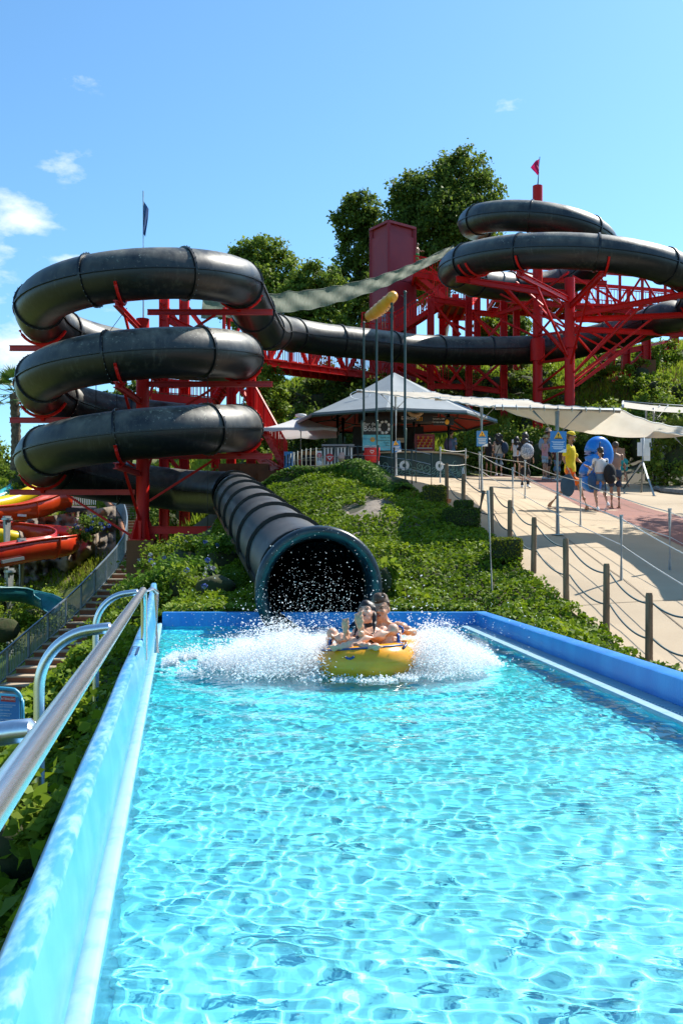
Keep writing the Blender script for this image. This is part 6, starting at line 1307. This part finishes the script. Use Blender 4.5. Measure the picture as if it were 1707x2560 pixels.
def leaf_mesh(nm, pts, nrm, size, material, parent=None, aspect=.62, tint=None, spread=.75, **kw):
    """one kite-shaped, slightly folded leaf per point"""
    pts = np.asarray(pts); size = np.asarray(size)
    ax0, ax1 = np.array(MOUTH), np.array(R1); u_ = (ax1 - ax0)/np.linalg.norm(ax1 - ax0); rel = pts - ax0; al = rel @ u_; keep = ~((np.linalg.norm(rel - al[:, None]*u_, axis=1) < RT + .09) & (al > -.4) & (al < 20))   # nothing grows inside the tube
    if not keep.all():
        pts, nrm = pts[keep], nrm[keep]; tint = tint[keep] if isinstance(tint, np.ndarray) else tint; size = size[keep] if size.ndim else size
    N = len(pts); nrm = unit(nrm + rg.normal(0, spread, (N, 3))); a = unit(np.cross(nrm, rg.normal(0, 1, (N, 3)))); b = np.cross(nrm, a)
    s = (np.asarray(size)*rg.uniform(.6, 1.35, N))[:, None]; w = s*aspect*.5
    v = np.empty((N, 4, 3)); v[:, 0] = pts - a*s*.5; v[:, 1] = pts + b*w + a*s*.06 + nrm*s*.10; v[:, 2] = pts + a*s*.5 - nrm*s*.06; v[:, 3] = pts - b*w + a*s*.06 + nrm*s*.10
    t = np.clip(rg.normal(.5, .22, N), 0, 1) if tint is None else np.clip(tint + rg.normal(0, .13, N), 0, 1)
    f = np.arange(N*4).reshape(N, 4); return np_mesh(nm, v.reshape(-1, 3), f, material, parent, False, attr=np.repeat(t, 4), **kw)
def fnoise(x, y, s, seed=0.):
    return np.array([noise.noise(Vector((a*s + seed, b*s - seed, seed*.7))) for a, b in zip(x, y)])
def ground_cover(nm, material, test, box, dens, size, lift, seed, dy=0.0, **kw):
    x0, x1, y0, y1 = box; N = int((x1 - x0)*(y1 - y0)*dens); x = rg.uniform(x0, x1, N); y = rg.uniform(y0, y1, N); k = test(x, y); x, y = x[k], y[k]
    nz = fnoise(x, y, .9, seed)*.6 + fnoise(x, y, 2.6, seed + 3)*.4; e = .12; hx = (hmap(x + e, y) - hmap(x - e, y))/(2*e); hy_ = (hmap(x, y + e) - hmap(x, y - e))/(2*e)
    z = hmap(x, y) + lift*(.55 + nz) * rg.uniform(.25, 1.0, len(x)) + .02 + dy; nrm = unit(np.stack([-hx, -hy_, np.ones_like(x)], -1))
    return leaf_mesh(nm, np.stack([x, y, z], -1), nrm, size, material, tint=.42 + .5*nz, kind='stuff', **kw)
dist_pave = lambda x, y: in_poly(x, y, PAVE)
def soil_gap(x, y): return ((x - .55)/.55)**2 + ((y - 22.6)/1.25)**2 < 1 + .6*np.sin(x*7 + y*3)
bank = lambda x, y: (~in_poly(x, y, PAVE)) & (~in_pool(x, y, .2)) & (y > 2) & (y < 29.8) & (x > -3.9 + .02*(y - 15)) & ((y > YB + .2) | (x > right_x(10) - 1.0)) & ~soil_gap(x, y)
o = ground_cover('ivy', ML_IVY, bank, (-4.2, 3.9, 5.5, 29.8), 760, .085, .26, 1.7, label='low green ivy covering the bank between pool, ramp and hedge', cat='ivy')
left = lambda x, y: (~in_pool(x, y, .08)) & (x < -.42 + WS*y) & (x > -7.5) & ~((y > 28) & (x > -3.8))
o = ground_cover('ivy', ML_IVY, left, (-9.5, -.2, -.5, 33), 420, .095, .30, 5.1, label='ivy and ground cover on the slope outside the left pool wall', cat='ivy')
# large ivy leaves next to the near rim
N = 700; y = rg.uniform(.6, 9, N); x = WX(.42, 0) + WS*y - rg.uniform(0, .30, N); z = np.array([max(-.5, min(.22, .05 - .5*(WX(.40, b) - a)))*1.0 for a, b in zip(x, y)]) + rg.uniform(-.25, .12, N)
leaf_mesh('ivy', np.stack([x, y, z], -1), np.tile([-.3, -.2, 1.], (N, 1)), .10, ML_IVY, aspect=.85, label='large ivy leaves hanging against the outer side of the left rim', cat='ivy', kind='stuff')
# green fringe along the back wall
N = 2600; x = rg.uniform(-2.7, 2.1, N); y = YB + .22 + rg.uniform(0, .35, N); leaf_mesh('ivy', np.stack([x, y, .17 + rg.uniform(0, .15, N)], -1), np.tile([0, -.4, 1.], (N, 1)), .075, ML_SHRUB, label='bright green fringe of leaves along the back wall of the pool', cat='ivy', kind='stuff')
dp = thing('soil_patch', 'bare grey earth patches showing through the ivy bank', 'soil', (.55, 22.6, 2)); m = MB(); rows = []
for v in np.linspace(-2.2, 2.2, 26): rows.append([(.55 + u, 22.6 + v, h(.55 + u, 22.6 + v) + .03 + .10*noise.fractal(V((u*2.2, v*2.2, 3)), 1, 2, 4)) for u in np.linspace(-1.2, 1.2, 18)])
m.grid(rows); m.build('earth', mat('grey_earth', (.24, .20, .16), .95, color2=(.15, .12, .09), scale=3, bump=1.0, bscale=14), dp, True)
def blob_points(c, rad, N, shell=.55, flat=None):
    d = unit(rg.normal(0, 1, (N, 3))); r = rg.uniform(shell, 1.0, N)**.6; return np.array(c) + d*r[:, None]*np.array(rad), d
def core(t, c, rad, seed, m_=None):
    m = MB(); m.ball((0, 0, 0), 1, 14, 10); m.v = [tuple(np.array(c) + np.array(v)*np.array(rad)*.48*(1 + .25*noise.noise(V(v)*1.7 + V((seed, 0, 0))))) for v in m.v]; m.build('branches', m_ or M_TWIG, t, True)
def shrub(nm, label, c, rad, N, size, material, cat='shrub', group=None, flowers=None, tint=None):
    c = Vector(c); t = thing(nm, label, cat, (c.x, c.y, c.z - rad[2]), group); n = max(5, N//170); cl, cd = blob_points(c, rad, n, .75); k = rg.integers(0, n, N); sg = np.array(rad)*.30
    p = cl[k] + rg.normal(0, 1, (N, 3))*sg*.62; leaf_mesh('foliage', p, cd[k]*.5 + np.array([0, 0, .5]), size, material, t, tint=(.35 + .3*rg.random(n))[k] if tint is None else tint); core(t, c, rad, c.x)
    if flowers:
        ml, nf, fs = flowers; fp, fd = blob_points(c, np.array(rad)*1.05, nf, .95); fp = fp[(fd[:, 2] > -.2)]
        for q in fp: pp, dd = blob_points(q, (fs, fs, fs*.8), 46, .8); leaf_mesh('flower', pp, dd, fs*.42, ml, t, aspect=.95, spread=.25)
    return t
def topiary(label, px, py, d, w, hh, material, dep=.7, up=0.0):
    g0 = G(px, py, 10) if d is None else gp(P(px, 0, d).x, d, hh*.0); d = g0.y; e = g0; z = g0.z; c = np.array([e.x, d, z + .04 + hh/2 + up]); N = int(5200*w*hh + 2600*w*dep); q = rg.uniform(-1, 1, (N, 3)); ax = rg.integers(0, 3, N); q[np.arange(N), ax] = np.sign(q[np.arange(N), ax]); nn = np.zeros_like(q); nn[np.arange(N), ax] = q[np.arange(N), ax]
    q /= (np.sum(np.abs(q)**6, 1, keepdims=True))**(1/6)*.96; p = c + q*np.array([w/2, dep/2, hh/2])*(1 + rg.normal(0, .03, (N, 1))); t = thing('topiary_bush', label, 'topiary', (c[0], c[1], z)); leaf_mesh('foliage', p, nn*.8, .04, material, t, spread=.6)
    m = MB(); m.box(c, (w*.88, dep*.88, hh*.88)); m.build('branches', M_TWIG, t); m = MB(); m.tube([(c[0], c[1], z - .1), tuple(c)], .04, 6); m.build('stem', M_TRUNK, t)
topiary('small clipped golden bush beside the galvanised pole in the ivy', 1264, 1412, None, .50, .42, ML_GOLD, .5); topiary('clipped dark green bush with a smaller tier on top by the leaning post', 1152, 1322, None, .70, .38, ML_BOX); topiary('little dark tier of clipped foliage on the two tier bush', 1158, 1322, None, .36, .14, ML_BOX, .4, .40); topiary('small rounded bush next to the terracotta edging', 1085, 1262, None, .50, .40, ML_GOLD, .5)
# hedge along the edge of the upper paving
hg = thing('hedge', 'long low ivy hedge along the edge of the bar terrace', 'hedge', (-.3, 28, 3)); line = [(-3.0, 30.2), (-2.3, 29.0), (-1.2, 28.7), (.1, 28.2), (.75, 27.0), (1.15, 25.4), (1.5, 24.2)]; pts_ = catmull([(x, y, 0) for x, y in line], .05); N = 15000; ii = rg.integers(0, len(pts_), N); bp = np.array([pts_[i][:2] for i in ii]); th_ = rg.uniform(0, 2*np.pi, N); hgt = .42 + .10*np.sin(bp[:, 0]*3)
px_ = bp[:, 0] + np.cos(th_)*.42*rg.uniform(.7, 1, N); py_ = bp[:, 1] + np.cos(th_ + 1)*.25; z_ = hmap(px_, py_) + np.abs(np.sin(th_))*hgt*rg.uniform(.85, 1.05, N) - .35*(np.sin(th_) < 0); leaf_mesh('foliage', np.stack([px_, py_, z_], -1), np.stack([np.cos(th_)*.5, -.6*np.ones(N), np.abs(np.sin(th_)) + .2], -1), .085, ML_HEDGE, hg, spread=.5)
m = MB(); m.tube([V((p.x, p.y, h(p.x, p.y) + .10)) for p in pts_[::6]], .30, 8); m.build('branches', M_TWIG, hg, True)
# bright shrubs outside the left wall
for i, (px, py, d, rx, rz) in enumerate(((95, 1840, 8.0, .36, .32), (165, 1755, 8.8, .32, .30), (45, 1985, 6.0, .40, .34), (205, 1690, 11.5, .34, .32), (245, 1630, 13.5, .32, .32), (282, 1580, 16.5, .40, .38), (318, 1530, 20, .45, .42), (345, 1480, 24, .55, .5), (40, 2080, 4.3, .30, .30))):
    e = P(px, py, d); shrub('shrub', ['leafy bright shrub just behind the blue rules sign', 'leafy bright shrub between the sign and the second rail post', 'bright shrub at the foot of the blue rules sign', 'bright shrub beyond the second rail post', 'low bright shrub beside the lowest pale steps', 'bright shrub on the slope below the far rail post', 'bright shrub halfway between rail end and pedestal', 'bright shrub growing against the brown pedestal', 'leafy shrub close under the first rail post'][i], (e.x, d, e.z - rz*.2), (rx, rx, rz), 1700, .085, ML_SHRUB)
for i, (px, py, d, rx, rz) in enumerate(((112, 1545, 43, 1.3, .8), (40, 1575, 40.5, 1.5, 1.0), (10, 1510, 46, 1.6, 1.0), (150, 1515, 45, 1.0, .6))):
    e = P(px, py, d); shrub('shrub', ['yellow green bush leaning on the stair railing', 'broad yellow green bush left of the stair railing', 'bush before the turquoise run-out', 'small bush at the bend of the stair railing'][i], (e.x - .5, d, e.z), (rx, rx, rz), 2200, .16, ML_SHRUB)
e = P(230, 1322, 50.2); shrub('hydrangea', 'round hydrangea bush full of blue flower heads under the staircase wall', e, (.85, .7, .6), 1500, .14, ML_TREE2, 'shrub', None, (ML_BLUE, 40, .12))
for i, (px, py, d) in enumerate(((418, 1450, 21), (455, 1400, 24), (500, 1445, 20), (540, 1480, 17.6), (470, 1470, 18.6), (420, 1380, 27), (560, 1400, 22))):
    e = P(px, py, d); g_ = h(e.x, d); shrub('hydrangea', ['leafy hydrangea with pale heads beside the fin of the left wall', 'hydrangea below the red tie beam', 'hydrangea with a few blue heads in the middle of the bank', 'hydrangea close to the side of the tube mouth', 'low hydrangea above the corner of the back wall', 'hydrangea at the foot of the red legs', 'hydrangea under the ribbed tube'][i], (e.x, d, max(g_ + .25, min(e.z, g_ + .6))), (.75, .7, .5), 1500, .10, ML_SHRUB if i % 2 else ML_HEDGE, 'shrub', None, (ML_PALE if i % 3 else ML_BLUE, 6, .055))
e = P(962, 1455, 16.0); shrub('fern', 'tuft of long yellow green leaves just right of the tube mouth', (e.x, 16.0, h(e.x, 16) + .35), (.22, .22, .42), 420, .16, ML_SHRUB, 'plant')
# trees
def tree(nm, label, base, blobs, N, size, material, group=None, trunk_r=.35, nclump=70):
    b0 = Vector(base); t = thing(nm, label, 'tree', base, group); m = MB(); cc = np.array([b[0] for b in blobs]); vol = np.array([b[1][0]*b[1][1]*b[1][2] for b in blobs]); cen = Vector(cc.mean(0)); m.tube([b0 - UP*.5, b0.lerp(cen, .35) + V((.1, 0, 0)), b0.lerp(cen, .75), cen], [trunk_r, trunk_r*.8, trunk_r*.55, trunk_r*.3], 10)
    for b in blobs: q = Vector(b[0]); s = b0.lerp(cen, .45); m.tube([s, s.lerp(q, .5) + UP*.2, q], [trunk_r*.4, trunk_r*.25, trunk_r*.08], 6)
    m.build('trunk', M_TRUNK, t, True); P_, D_, T_ = [], [], []
    for b, v in zip(blobs, vol):
        n = max(6, int(nclump*v**.7/ (vol**.7).sum()*len(blobs)*.5)); k = int(N*v**.75/(vol**.75).sum()); cl, cd = blob_points(b[0], b[1], n, .55); cl = np.array(b[0]) + (cl - np.array(b[0]))*rg.uniform(.85, 1.28, (n, 1)); j = rg.integers(0, n, k); sg = np.array([.34, .34, .24])*np.array(b[1]).mean()*.46
        P_.append(cl[j] + rg.normal(0, 1, (k, 3))*sg); D_.append(cd[j]*.4 + np.array([0, 0, .6])); T_.append((.25 + .5*rg.random(n))[j])
    leaf_mesh('crown', np.concatenate(P_), np.concatenate(D_), size, material, t, tint=np.concatenate(T_), aspect=.7); return t
def PB(px, py, d, rpx, rpy, depth=None): c = P(px, py, d); return (tuple(c), (rpx/F*d, depth or rpx/F*d, rpy/F*d))
def tbase(px, d): x = P(px, 0, d).x; return (x, d, h(x, d))
tree('tree', 'tallest dark evergreen behind the far loops, rounded crown', tbase(1110, 74), [PB(1150, 430, 74, 62, 48), PB(1085, 495, 74, 78, 62), PB(1195, 495, 73, 55, 60), PB(1140, 545, 72, 85, 60), PB(1020, 500, 75, 48, 60), PB(1010, 575, 74, 50, 70), PB(1090, 620, 73, 85, 70), PB(1185, 600, 74, 60, 60), PB(1060, 690, 74, 90, 60), PB(1150, 410, 74, 30, 28)], 38000, .27, ML_TREE, trunk_r=.5, nclump=260)
tree('tree', 'tall dark evergreen left of the maroon lift tower', tbase(905, 78), [PB(905, 515, 78, 42, 34), PB(880, 560, 78, 45, 45), PB(925, 570, 78, 38, 50), PB(893, 630, 78, 48, 50), PB(880, 695, 78, 42, 50), PB(920, 740, 78, 55, 55), PB(900, 800, 78, 50, 50)], 19000, .27, ML_TREE, trunk_r=.4, nclump=180)
tree('tree', 'rounded tree with grey green top behind the nearer helix', tbase(665, 72), [PB(655, 635, 72, 65, 34), PB(610, 660, 72, 50, 38), PB(700, 690, 72, 58, 48), PB(655, 725, 71, 80, 50), PB(600, 760, 72, 60, 50)], 17000, .26, ML_TREE2, trunk_r=.35, nclump=170)
tree('tree', 'lighter broad tree behind the netting strip', tbase(790, 66), [PB(790, 700, 66, 55, 38), PB(760, 745, 66, 60, 42), PB(825, 745, 66, 50, 45), PB(790, 800, 66, 75, 45), PB(720, 800, 66, 55, 45)], 16000, .26, ML_TREE2, trunk_r=.3, nclump=160)
tree('tree', 'bright leafy tree beside the red stairs of the nearer tower', tbase(665, 43.5), [PB(655, 960, 43.5, 45, 40), PB(680, 1010, 43, 40, 45), PB(640, 1050, 43.5, 40, 45), PB(690, 1075, 43, 30, 40), PB(648, 1110, 43, 40, 35)], 9000, .17, ML_SHRUB, trunk_r=.12, nclump=90)
tree('tree', 'dark tree glimpsed between the red tower legs', tbase(1290, 70), [PB(1285, 800, 70, 38, 45), PB(1270, 850, 70, 40, 40), PB(1235, 820, 68, 30, 35)], 5000, .32, ML_TREE, trunk_r=.2)
tree('tree', 'bright yellow green sapling framed by the stair tower legs', tbase(1225, 61), [PB(1222, 815, 61, 30, 28), PB(1215, 850, 61, 28, 25)], 2200, .22, ML_SHRUB, trunk_r=.1)
tree('tree', 'green tree at the foot of the palm', tbase(8, 66), [PB(-10, 1160, 66, 45, 35), PB(20, 1185, 66, 35, 25), PB(-40, 1130, 67, 50, 50)], 4500, .26, ML_TREE2, trunk_r=.15)
tree('tree', 'dark tree behind the lower helix coils', tbase(320, 72), [PB(330, 975, 72, 30, 26), PB(300, 1010, 72, 40, 30), PB(370, 1030, 72, 60, 40), PB(440, 1080, 70, 60, 40)], 6000, .28, ML_TREE, trunk_r=.2)
tree('tree', 'slim pale stemmed trees at the plaza edge behind the bent man', tbase(1490, 40), [PB(1470, 1075, 40, 45, 26), PB(1520, 1080, 41, 45, 28), PB(1430, 1085, 42, 40, 25), PB(1570, 1070, 42, 40, 28)], 5000, .16, ML_TREE2, trunk_r=.10)
# shade trees right of the frame that dapple the ramp
tree('tree', 'broad shade tree right of the ramp beyond the sails', (14.5, 25.5, h(14.5, 25.5)), [((13.6, 25.0, 8.2), (2.2, 2.2, 1.5)), ((15.6, 26.3, 8.6), (2.4, 2.4, 1.6)), ((14.4, 27.5, 9.4), (2.2, 2.2, 1.5)), ((16.2, 24.2, 7.8), (2.0, 2.0, 1.4))], 6500, .22, ML_TREE2, trunk_r=.2)
# hillside shrubs
labs = {}
def hill_row(tag_, spots, material, N, size):
    for i, (px, d, rx, rz) in enumerate(spots):
        x = P(px, 0, d).x; z = h(x, d); shrub('shrub', tag_, (x, d, z + rz*.65), (rx, rx*.8, rz), N, size, material, 'shrub', 'shrubs: ' + tag_)
hill_row('dark leafy shrub in the tall planting behind the plaza', [(1180 + i*27 + random.uniform(-8, 8), 43.2 + random.uniform(0, 2.2) - (3.2 if i > 14 else 0), random.uniform(.7, 1.1), random.uniform(1.0, 1.7)) for i in range(20)], ML_TREE2, 1100, .17)
hill_row('dark bush on the shaded slope behind the white parasol', [(705 + i*13.5 + random.uniform(-6, 6), random.uniform(44, 55), random.uniform(1.0, 1.6), random.uniform(1.0, 1.7)) for i in range(20)], ML_TREE, 1000, .20)
hill_row('glossy mid green shrub on the sunny hillside below the far bridge', [(1275 + i*22 + random.uniform(-10, 10), random.uniform(45.5, 50), random.uniform(.7, 1.2), random.uniform(.7, 1.2)) for i in range(22)], ML_SHRUB, 800, .16)
hill_row('bushy green shrub on the left hillside above the rock', [(random.uniform(-30, 300), random.uniform(56, 68), random.uniform(.7, 1.2), random.uniform(.5, .9)) for i in range(14)], ML_TREE2, 600, .2)
hill_row('bush under the far stair tower', [(1050 + i*24 + random.uniform(-8, 8), random.uniform(54, 61), random.uniform(1.0, 1.6), random.uniform(.8, 1.3)) for i in range(12)], ML_TREE2, 700, .22)
hill_row('green bush under the footbridge behind the red stairs', [(395 + i*26 + random.uniform(-8, 8), random.uniform(41, 47), random.uniform(.9, 1.4), random.uniform(.8, 1.3)) for i in range(11)], ML_TREE2, 700, .18)
hill_row('leafy shrub scattered over the grassy slope under the far bridge', [(random.uniform(1270, 1700), random.uniform(50, 59), random.uniform(.6, 1.3), random.uniform(.5, .95)) for i in range(24)], ML_SHRUB, 620, .19)
e = G(1690, 1218); shrub('shrub', 'dense bamboo like bush in the kerbed bed by the white board', (e.x + .35, e.y + .9, e.z + .95), (.95, .9, 1.15), 3600, .15, ML_TREE2)
# grass
grass_ok = lambda x, y: ~in_poly(x, y, PAVE)
def blades(nm, label, material, box, N, hgt, test):
    x0, x1, y0, y1 = box; x = rg.uniform(x0, x1, N); y = rg.uniform(y0, y1, N); k = test(x, y); x, y = x[k], y[k]; n = len(x); z = hmap(x, y); hh = hgt*rg.uniform(.5, 1.3, n); az = rg.uniform(0, 6.283, n); w = hh*.16; lean = rg.normal(0, .35, (n, 2))*hh[:, None]
    v = np.empty((n, 3, 3)); v[:, 0] = np.stack([x - np.cos(az)*w, y - np.sin(az)*w, z - .03], -1); v[:, 1] = np.stack([x + np.cos(az)*w, y + np.sin(az)*w, z - .03], -1); v[:, 2] = np.stack([x + lean[:, 0], y + lean[:, 1], z + hh], -1)
    tt_ = np.clip(.5 + .5*fnoise(x, y, .35, 2.2) + rg.normal(0, .15, n), 0, 1); np_mesh(nm, v.reshape(-1, 3), np.arange(n*3).reshape(n, 3), material, attr=np.repeat(tt_, 3), label=label, cat='grass', kind='stuff')
blades('grass', 'bright sunlit grass on the hillside behind the far towers', ML_GRASS, (2, 24, 48, 68), 60000, .42, grass_ok)
blades('grass', 'dry yellow grass under the far bridge', ML_DRY, (11, 20, 47, 57), 9000, .35, grass_ok)
blades('grass', 'grass on the hillside below the coloured slides', ML_GRASS, (-24, -9.5, 50, 70), 22000, .30, lambda x, y: x < 1e9)
blades('grass', 'shaded grass behind the near stairs', ML_GRASS, (-9, 2, 37, 62), 26000, .35, lambda x, y: ~in_poly(x, y, PAVE))
# ================================================================= splash
def spray_mat():
    m = bpy.data.materials.new('white_water'); m.use_nodes = True; n, l = m.node_tree.nodes, m.node_tree.links; b = n['Principled BSDF']; b.inputs['Base Color'].default_value = (.95, .97, .98, 1); b.inputs['Roughness'].default_value = .25
    tr = n.new('ShaderNodeBsdfTranslucent'); tr.inputs['Color'].default_value = (.96, .98, 1.0, 1); mx = n.new('ShaderNodeMixShader'); mx.inputs[0].default_value = .55; l.new(b.outputs[0], mx.inputs[1]); l.new(tr.outputs[0], mx.inputs[2]); tp = n.new('ShaderNodeBsdfTransparent'); m2 = n.new('ShaderNodeMixShader'); m2.inputs[0].default_value = .22; l.new(mx.outputs[0], m2.inputs[1]); l.new(tp.outputs[0], m2.inputs[2]); l.new(m2.outputs[0], n['Material Output'].inputs[0]); return m
M_SPRAY = spray_mat()
OCT = np.array([(1,0,0),(-1,0,0),(0,1,0),(0,-1,0),(0,0,1),(0,0,-1)], float); OF = np.array([(0,2,4),(2,1,4),(1,3,4),(3,0,4),(2,0,5),(1,2,5),(3,1,5),(0,3,5)])
def drops(nm, label, pts, rad, vel=None):
    N = len(pts); s = rad[:, None, None]*OCT[None]*rg.uniform(.75, 1.3, (N, 1, 3))
    if vel is not None: d = unit(vel); s = s + d[:, None, :]*(np.sum(s*d[:, None, :], -1, keepdims=True))*rg.uniform(.2, 1.6, (N, 1, 1))
    v = pts[:, None, :] + s; f = (np.arange(N)*6)[:, None, None] + OF[None]; return np_mesh(nm, v.reshape(-1, 3), f.reshape(-1, 3), M_SPRAY, None, True, label=label, cat='spray', kind='stuff')
RX, RY = RAFT.x, RAFT.y
def plume(side, N, reach, height, fwd, seed):
    r = np.random.default_rng(seed); a = r.random(N)**.75; jets = r.integers(0, 34, N); ja = r.normal(0, .28, 34)[jets]; jr = r.uniform(.45, 1.0, 34)[jets]; ph = r.random(N)**.9
    # each jet is a short ballistic arc thrown sideways from the tube's flank
    x0 = RX + side*(.30 + .10*r.random(N)); y0 = RY + r.uniform(-.25, .75, N); dx = side*reach*jr*ph*(.9 + .25*r.normal(0, .3, N)); dy = fwd*ph*jr + ja*ph*1.1; z = height*jr*4*ph*(1 - ph)*(.35 + .65*r.random(N)) + .03*r.random(N)
    k = r.random(N); z = z*np.where(k < .55, r.random(N)**.8, 1.0) + np.abs(r.normal(0, .02, N)); p = np.stack([x0 + dx, y0 + dy, z], -1) + r.normal(0, .018, (N, 3)); p[:, 2] = np.maximum(p[:, 2], .002)
    return p, np.stack([np.full(N, side*1.0), np.full(N, -.3), 1 - 2*ph], -1), r
for side, N, reach, height, fwd, nm in ((-1, 24000, 1.25, .50, -.15, 'sheet of white spray thrown up left of the yellow raft'), (1, 20000, .95, .50, .15, 'sheet of white spray thrown up right of the yellow raft')):
    p, vel, r = plume(side, N, reach, height, fwd, 31 + side); k = (p[:, 0] > WX(.15, 0) + WS*p[:, 1]); drops('water_spray', nm, p[k], (.0022 + .0050*r.random(N)**2.6)[k], vel[k])
# broad low sheets of white water either side, dense near the surface
r = np.random.default_rng(3)
def low_sheet(side, N, x_far, label):
    t = r.random(N)**.85; lob = .22*np.sin(t*9 + 1.0*side) + .12*np.sin(t*23); v = r.normal(0, .42, N)
    x = RX + side*.34 + (x_far - RX - side*.34)*t + r.normal(0, .05, N); y = RY + .45 + .25*t + (v + lob*.6)*(.95 - .35*t)
    nz = fnoise(x, y, 2.6, 4.4) + .6*fnoise(x, y, 7, 1.1) + .35*fnoise(x, y, 17, 2.1); k = (nz > -.34 + .42*t + .22*np.abs(v)) & (x > -.16 + WS*y) & (np.hypot(x - RX, y - RY) > .38)
    x, y, t = x[k], y[k], t[k]; hs = (.20*(1 - t)**.8 + .035)*(.55 + .9*np.clip(nz[k], -.3, .6)); z = water_height(x, y) + np.abs(r.exponential(1.0, len(x)))*np.maximum(hs, .01)*.55
    drops('foam', label, np.stack([x, y, z], -1), .0026 + .0055*r.random(len(x))**2, np.stack([np.full(len(x), side*1.), np.zeros(len(x)), .4*np.ones(len(x))], -1))
low_sheet(-1, 84000, -1.85, 'broad low sheet of white water spreading left towards the pool wall'); low_sheet(1, 60000, 1.55, 'broad low sheet of white water spreading right of the raft')
N = 16000; an = r.uniform(0, 6.283, N); q = .36 + .5*r.random(N)**1.4; x = RX + np.cos(an)*q*1.1; y = RY + .1 + np.sin(an)*q*.9; k = fnoise(x, y, 6, 3.3) > -.15 + (q - .36)*.9; x, y = x[k], y[k]; drops('foam', 'white foam fringe hugging the yellow raft', np.stack([x, y, water_height(x, y) + np.abs(r.normal(0, .02, len(x)))], -1), .004 + .008*r.random(len(x))**2)
# droplets flung in front of the dark mouth
N = 1700; y = r.uniform(9.6, 14.2, N); x = RX + r.normal(-.25, .42, N) - (y - 9.6)*.10; z = np.abs(r.normal(.15, .50, N)); k = z < 1.45; drops('water_spray', 'scattered bright droplets hanging before the dark tube mouth', np.stack([x, y, z], -1)[k], (.0022 + .0045*r.random(N)**3)[k])
N = 900; y = r.uniform(8.8, 13.5, N); x = r.uniform(-1.9, 2.0, N); z = np.abs(r.normal(0, .35, N)) + .02; drops('water_spray', 'stray single droplets over the pool round the splash', np.stack([x, y, z], -1), .0025 + .004*r.random(N)**2)

# fine mist hanging in the splash
def mist(label, c, rad, dens, seed):
    m = bpy.data.materials.new('spray_mist'); m.use_nodes = True; n, l = m.node_tree.nodes, m.node_tree.links; n.remove(n['Principled BSDF'])
    v = n.new('ShaderNodeVolumePrincipled'); v.inputs['Color'].default_value = (.96, .98, 1, 1); v.inputs['Anisotropy'].default_value = .25
    tc = n.new('ShaderNodeTexCoord'); t = n.new('ShaderNodeTexNoise'); t.inputs['Scale'].default_value = 4.6; t.inputs['Detail'].default_value = 5; t.inputs['Roughness'].default_value = .62
    mp = n.new('ShaderNodeMapping'); mp.inputs['Location'].default_value = (seed, 0, 0); l.new(tc.outputs['Object'], mp.inputs[0]); l.new(mp.outputs[0], t.inputs['Vector'])
    dv = n.new('ShaderNodeVectorMath'); dv.operation = 'DIVIDE'; l.new(tc.outputs['Object'], dv.inputs[0]); dv.inputs[1].default_value = rad
    ln = n.new('ShaderNodeVectorMath'); ln.operation = 'LENGTH'; l.new(dv.outputs[0], ln.inputs[0])
    def mt(op, a, b, cl=False):
        x = n.new('ShaderNodeMath'); x.operation = op; x.use_clamp = cl
        for i, q in enumerate((a, b)):
            if isinstance(q, (int, float)): x.inputs[i].default_value = q
            else: l.new(q, x.inputs[i])
        return x.outputs[0]
    fall = mt('SUBTRACT', 1.0, ln.outputs['Value'], True); d = mt('MULTIPLY', mt('MULTIPLY', mt('SUBTRACT', mt('ADD', t.outputs['Fac'], mt('MULTIPLY', fall, .35)), .56), 5.0, True), mt('MULTIPLY', fall, 2.2, True)); l.new(mt('MULTIPLY', d, dens), v.inputs['Density']); l.new(v.outputs[0], n['Material Output'].inputs['Volume'])
    b = MB(); b.ball((0, 0, 0), 1, 20, 12, rad); o = b.build('spray_mist', m, None, True, label=label, cat='mist', kind='stuff'); o.location = c; return o
mist('soft white mist in the spray left of the raft', (RX - .70, RY + .45, .08), (1.0, .75, .34), 15.0, 3.1)
mist('soft white mist in the spray right of the raft', (RX + .66, RY + .50, .08), (.78, .65, .34), 14.0, 8.4)
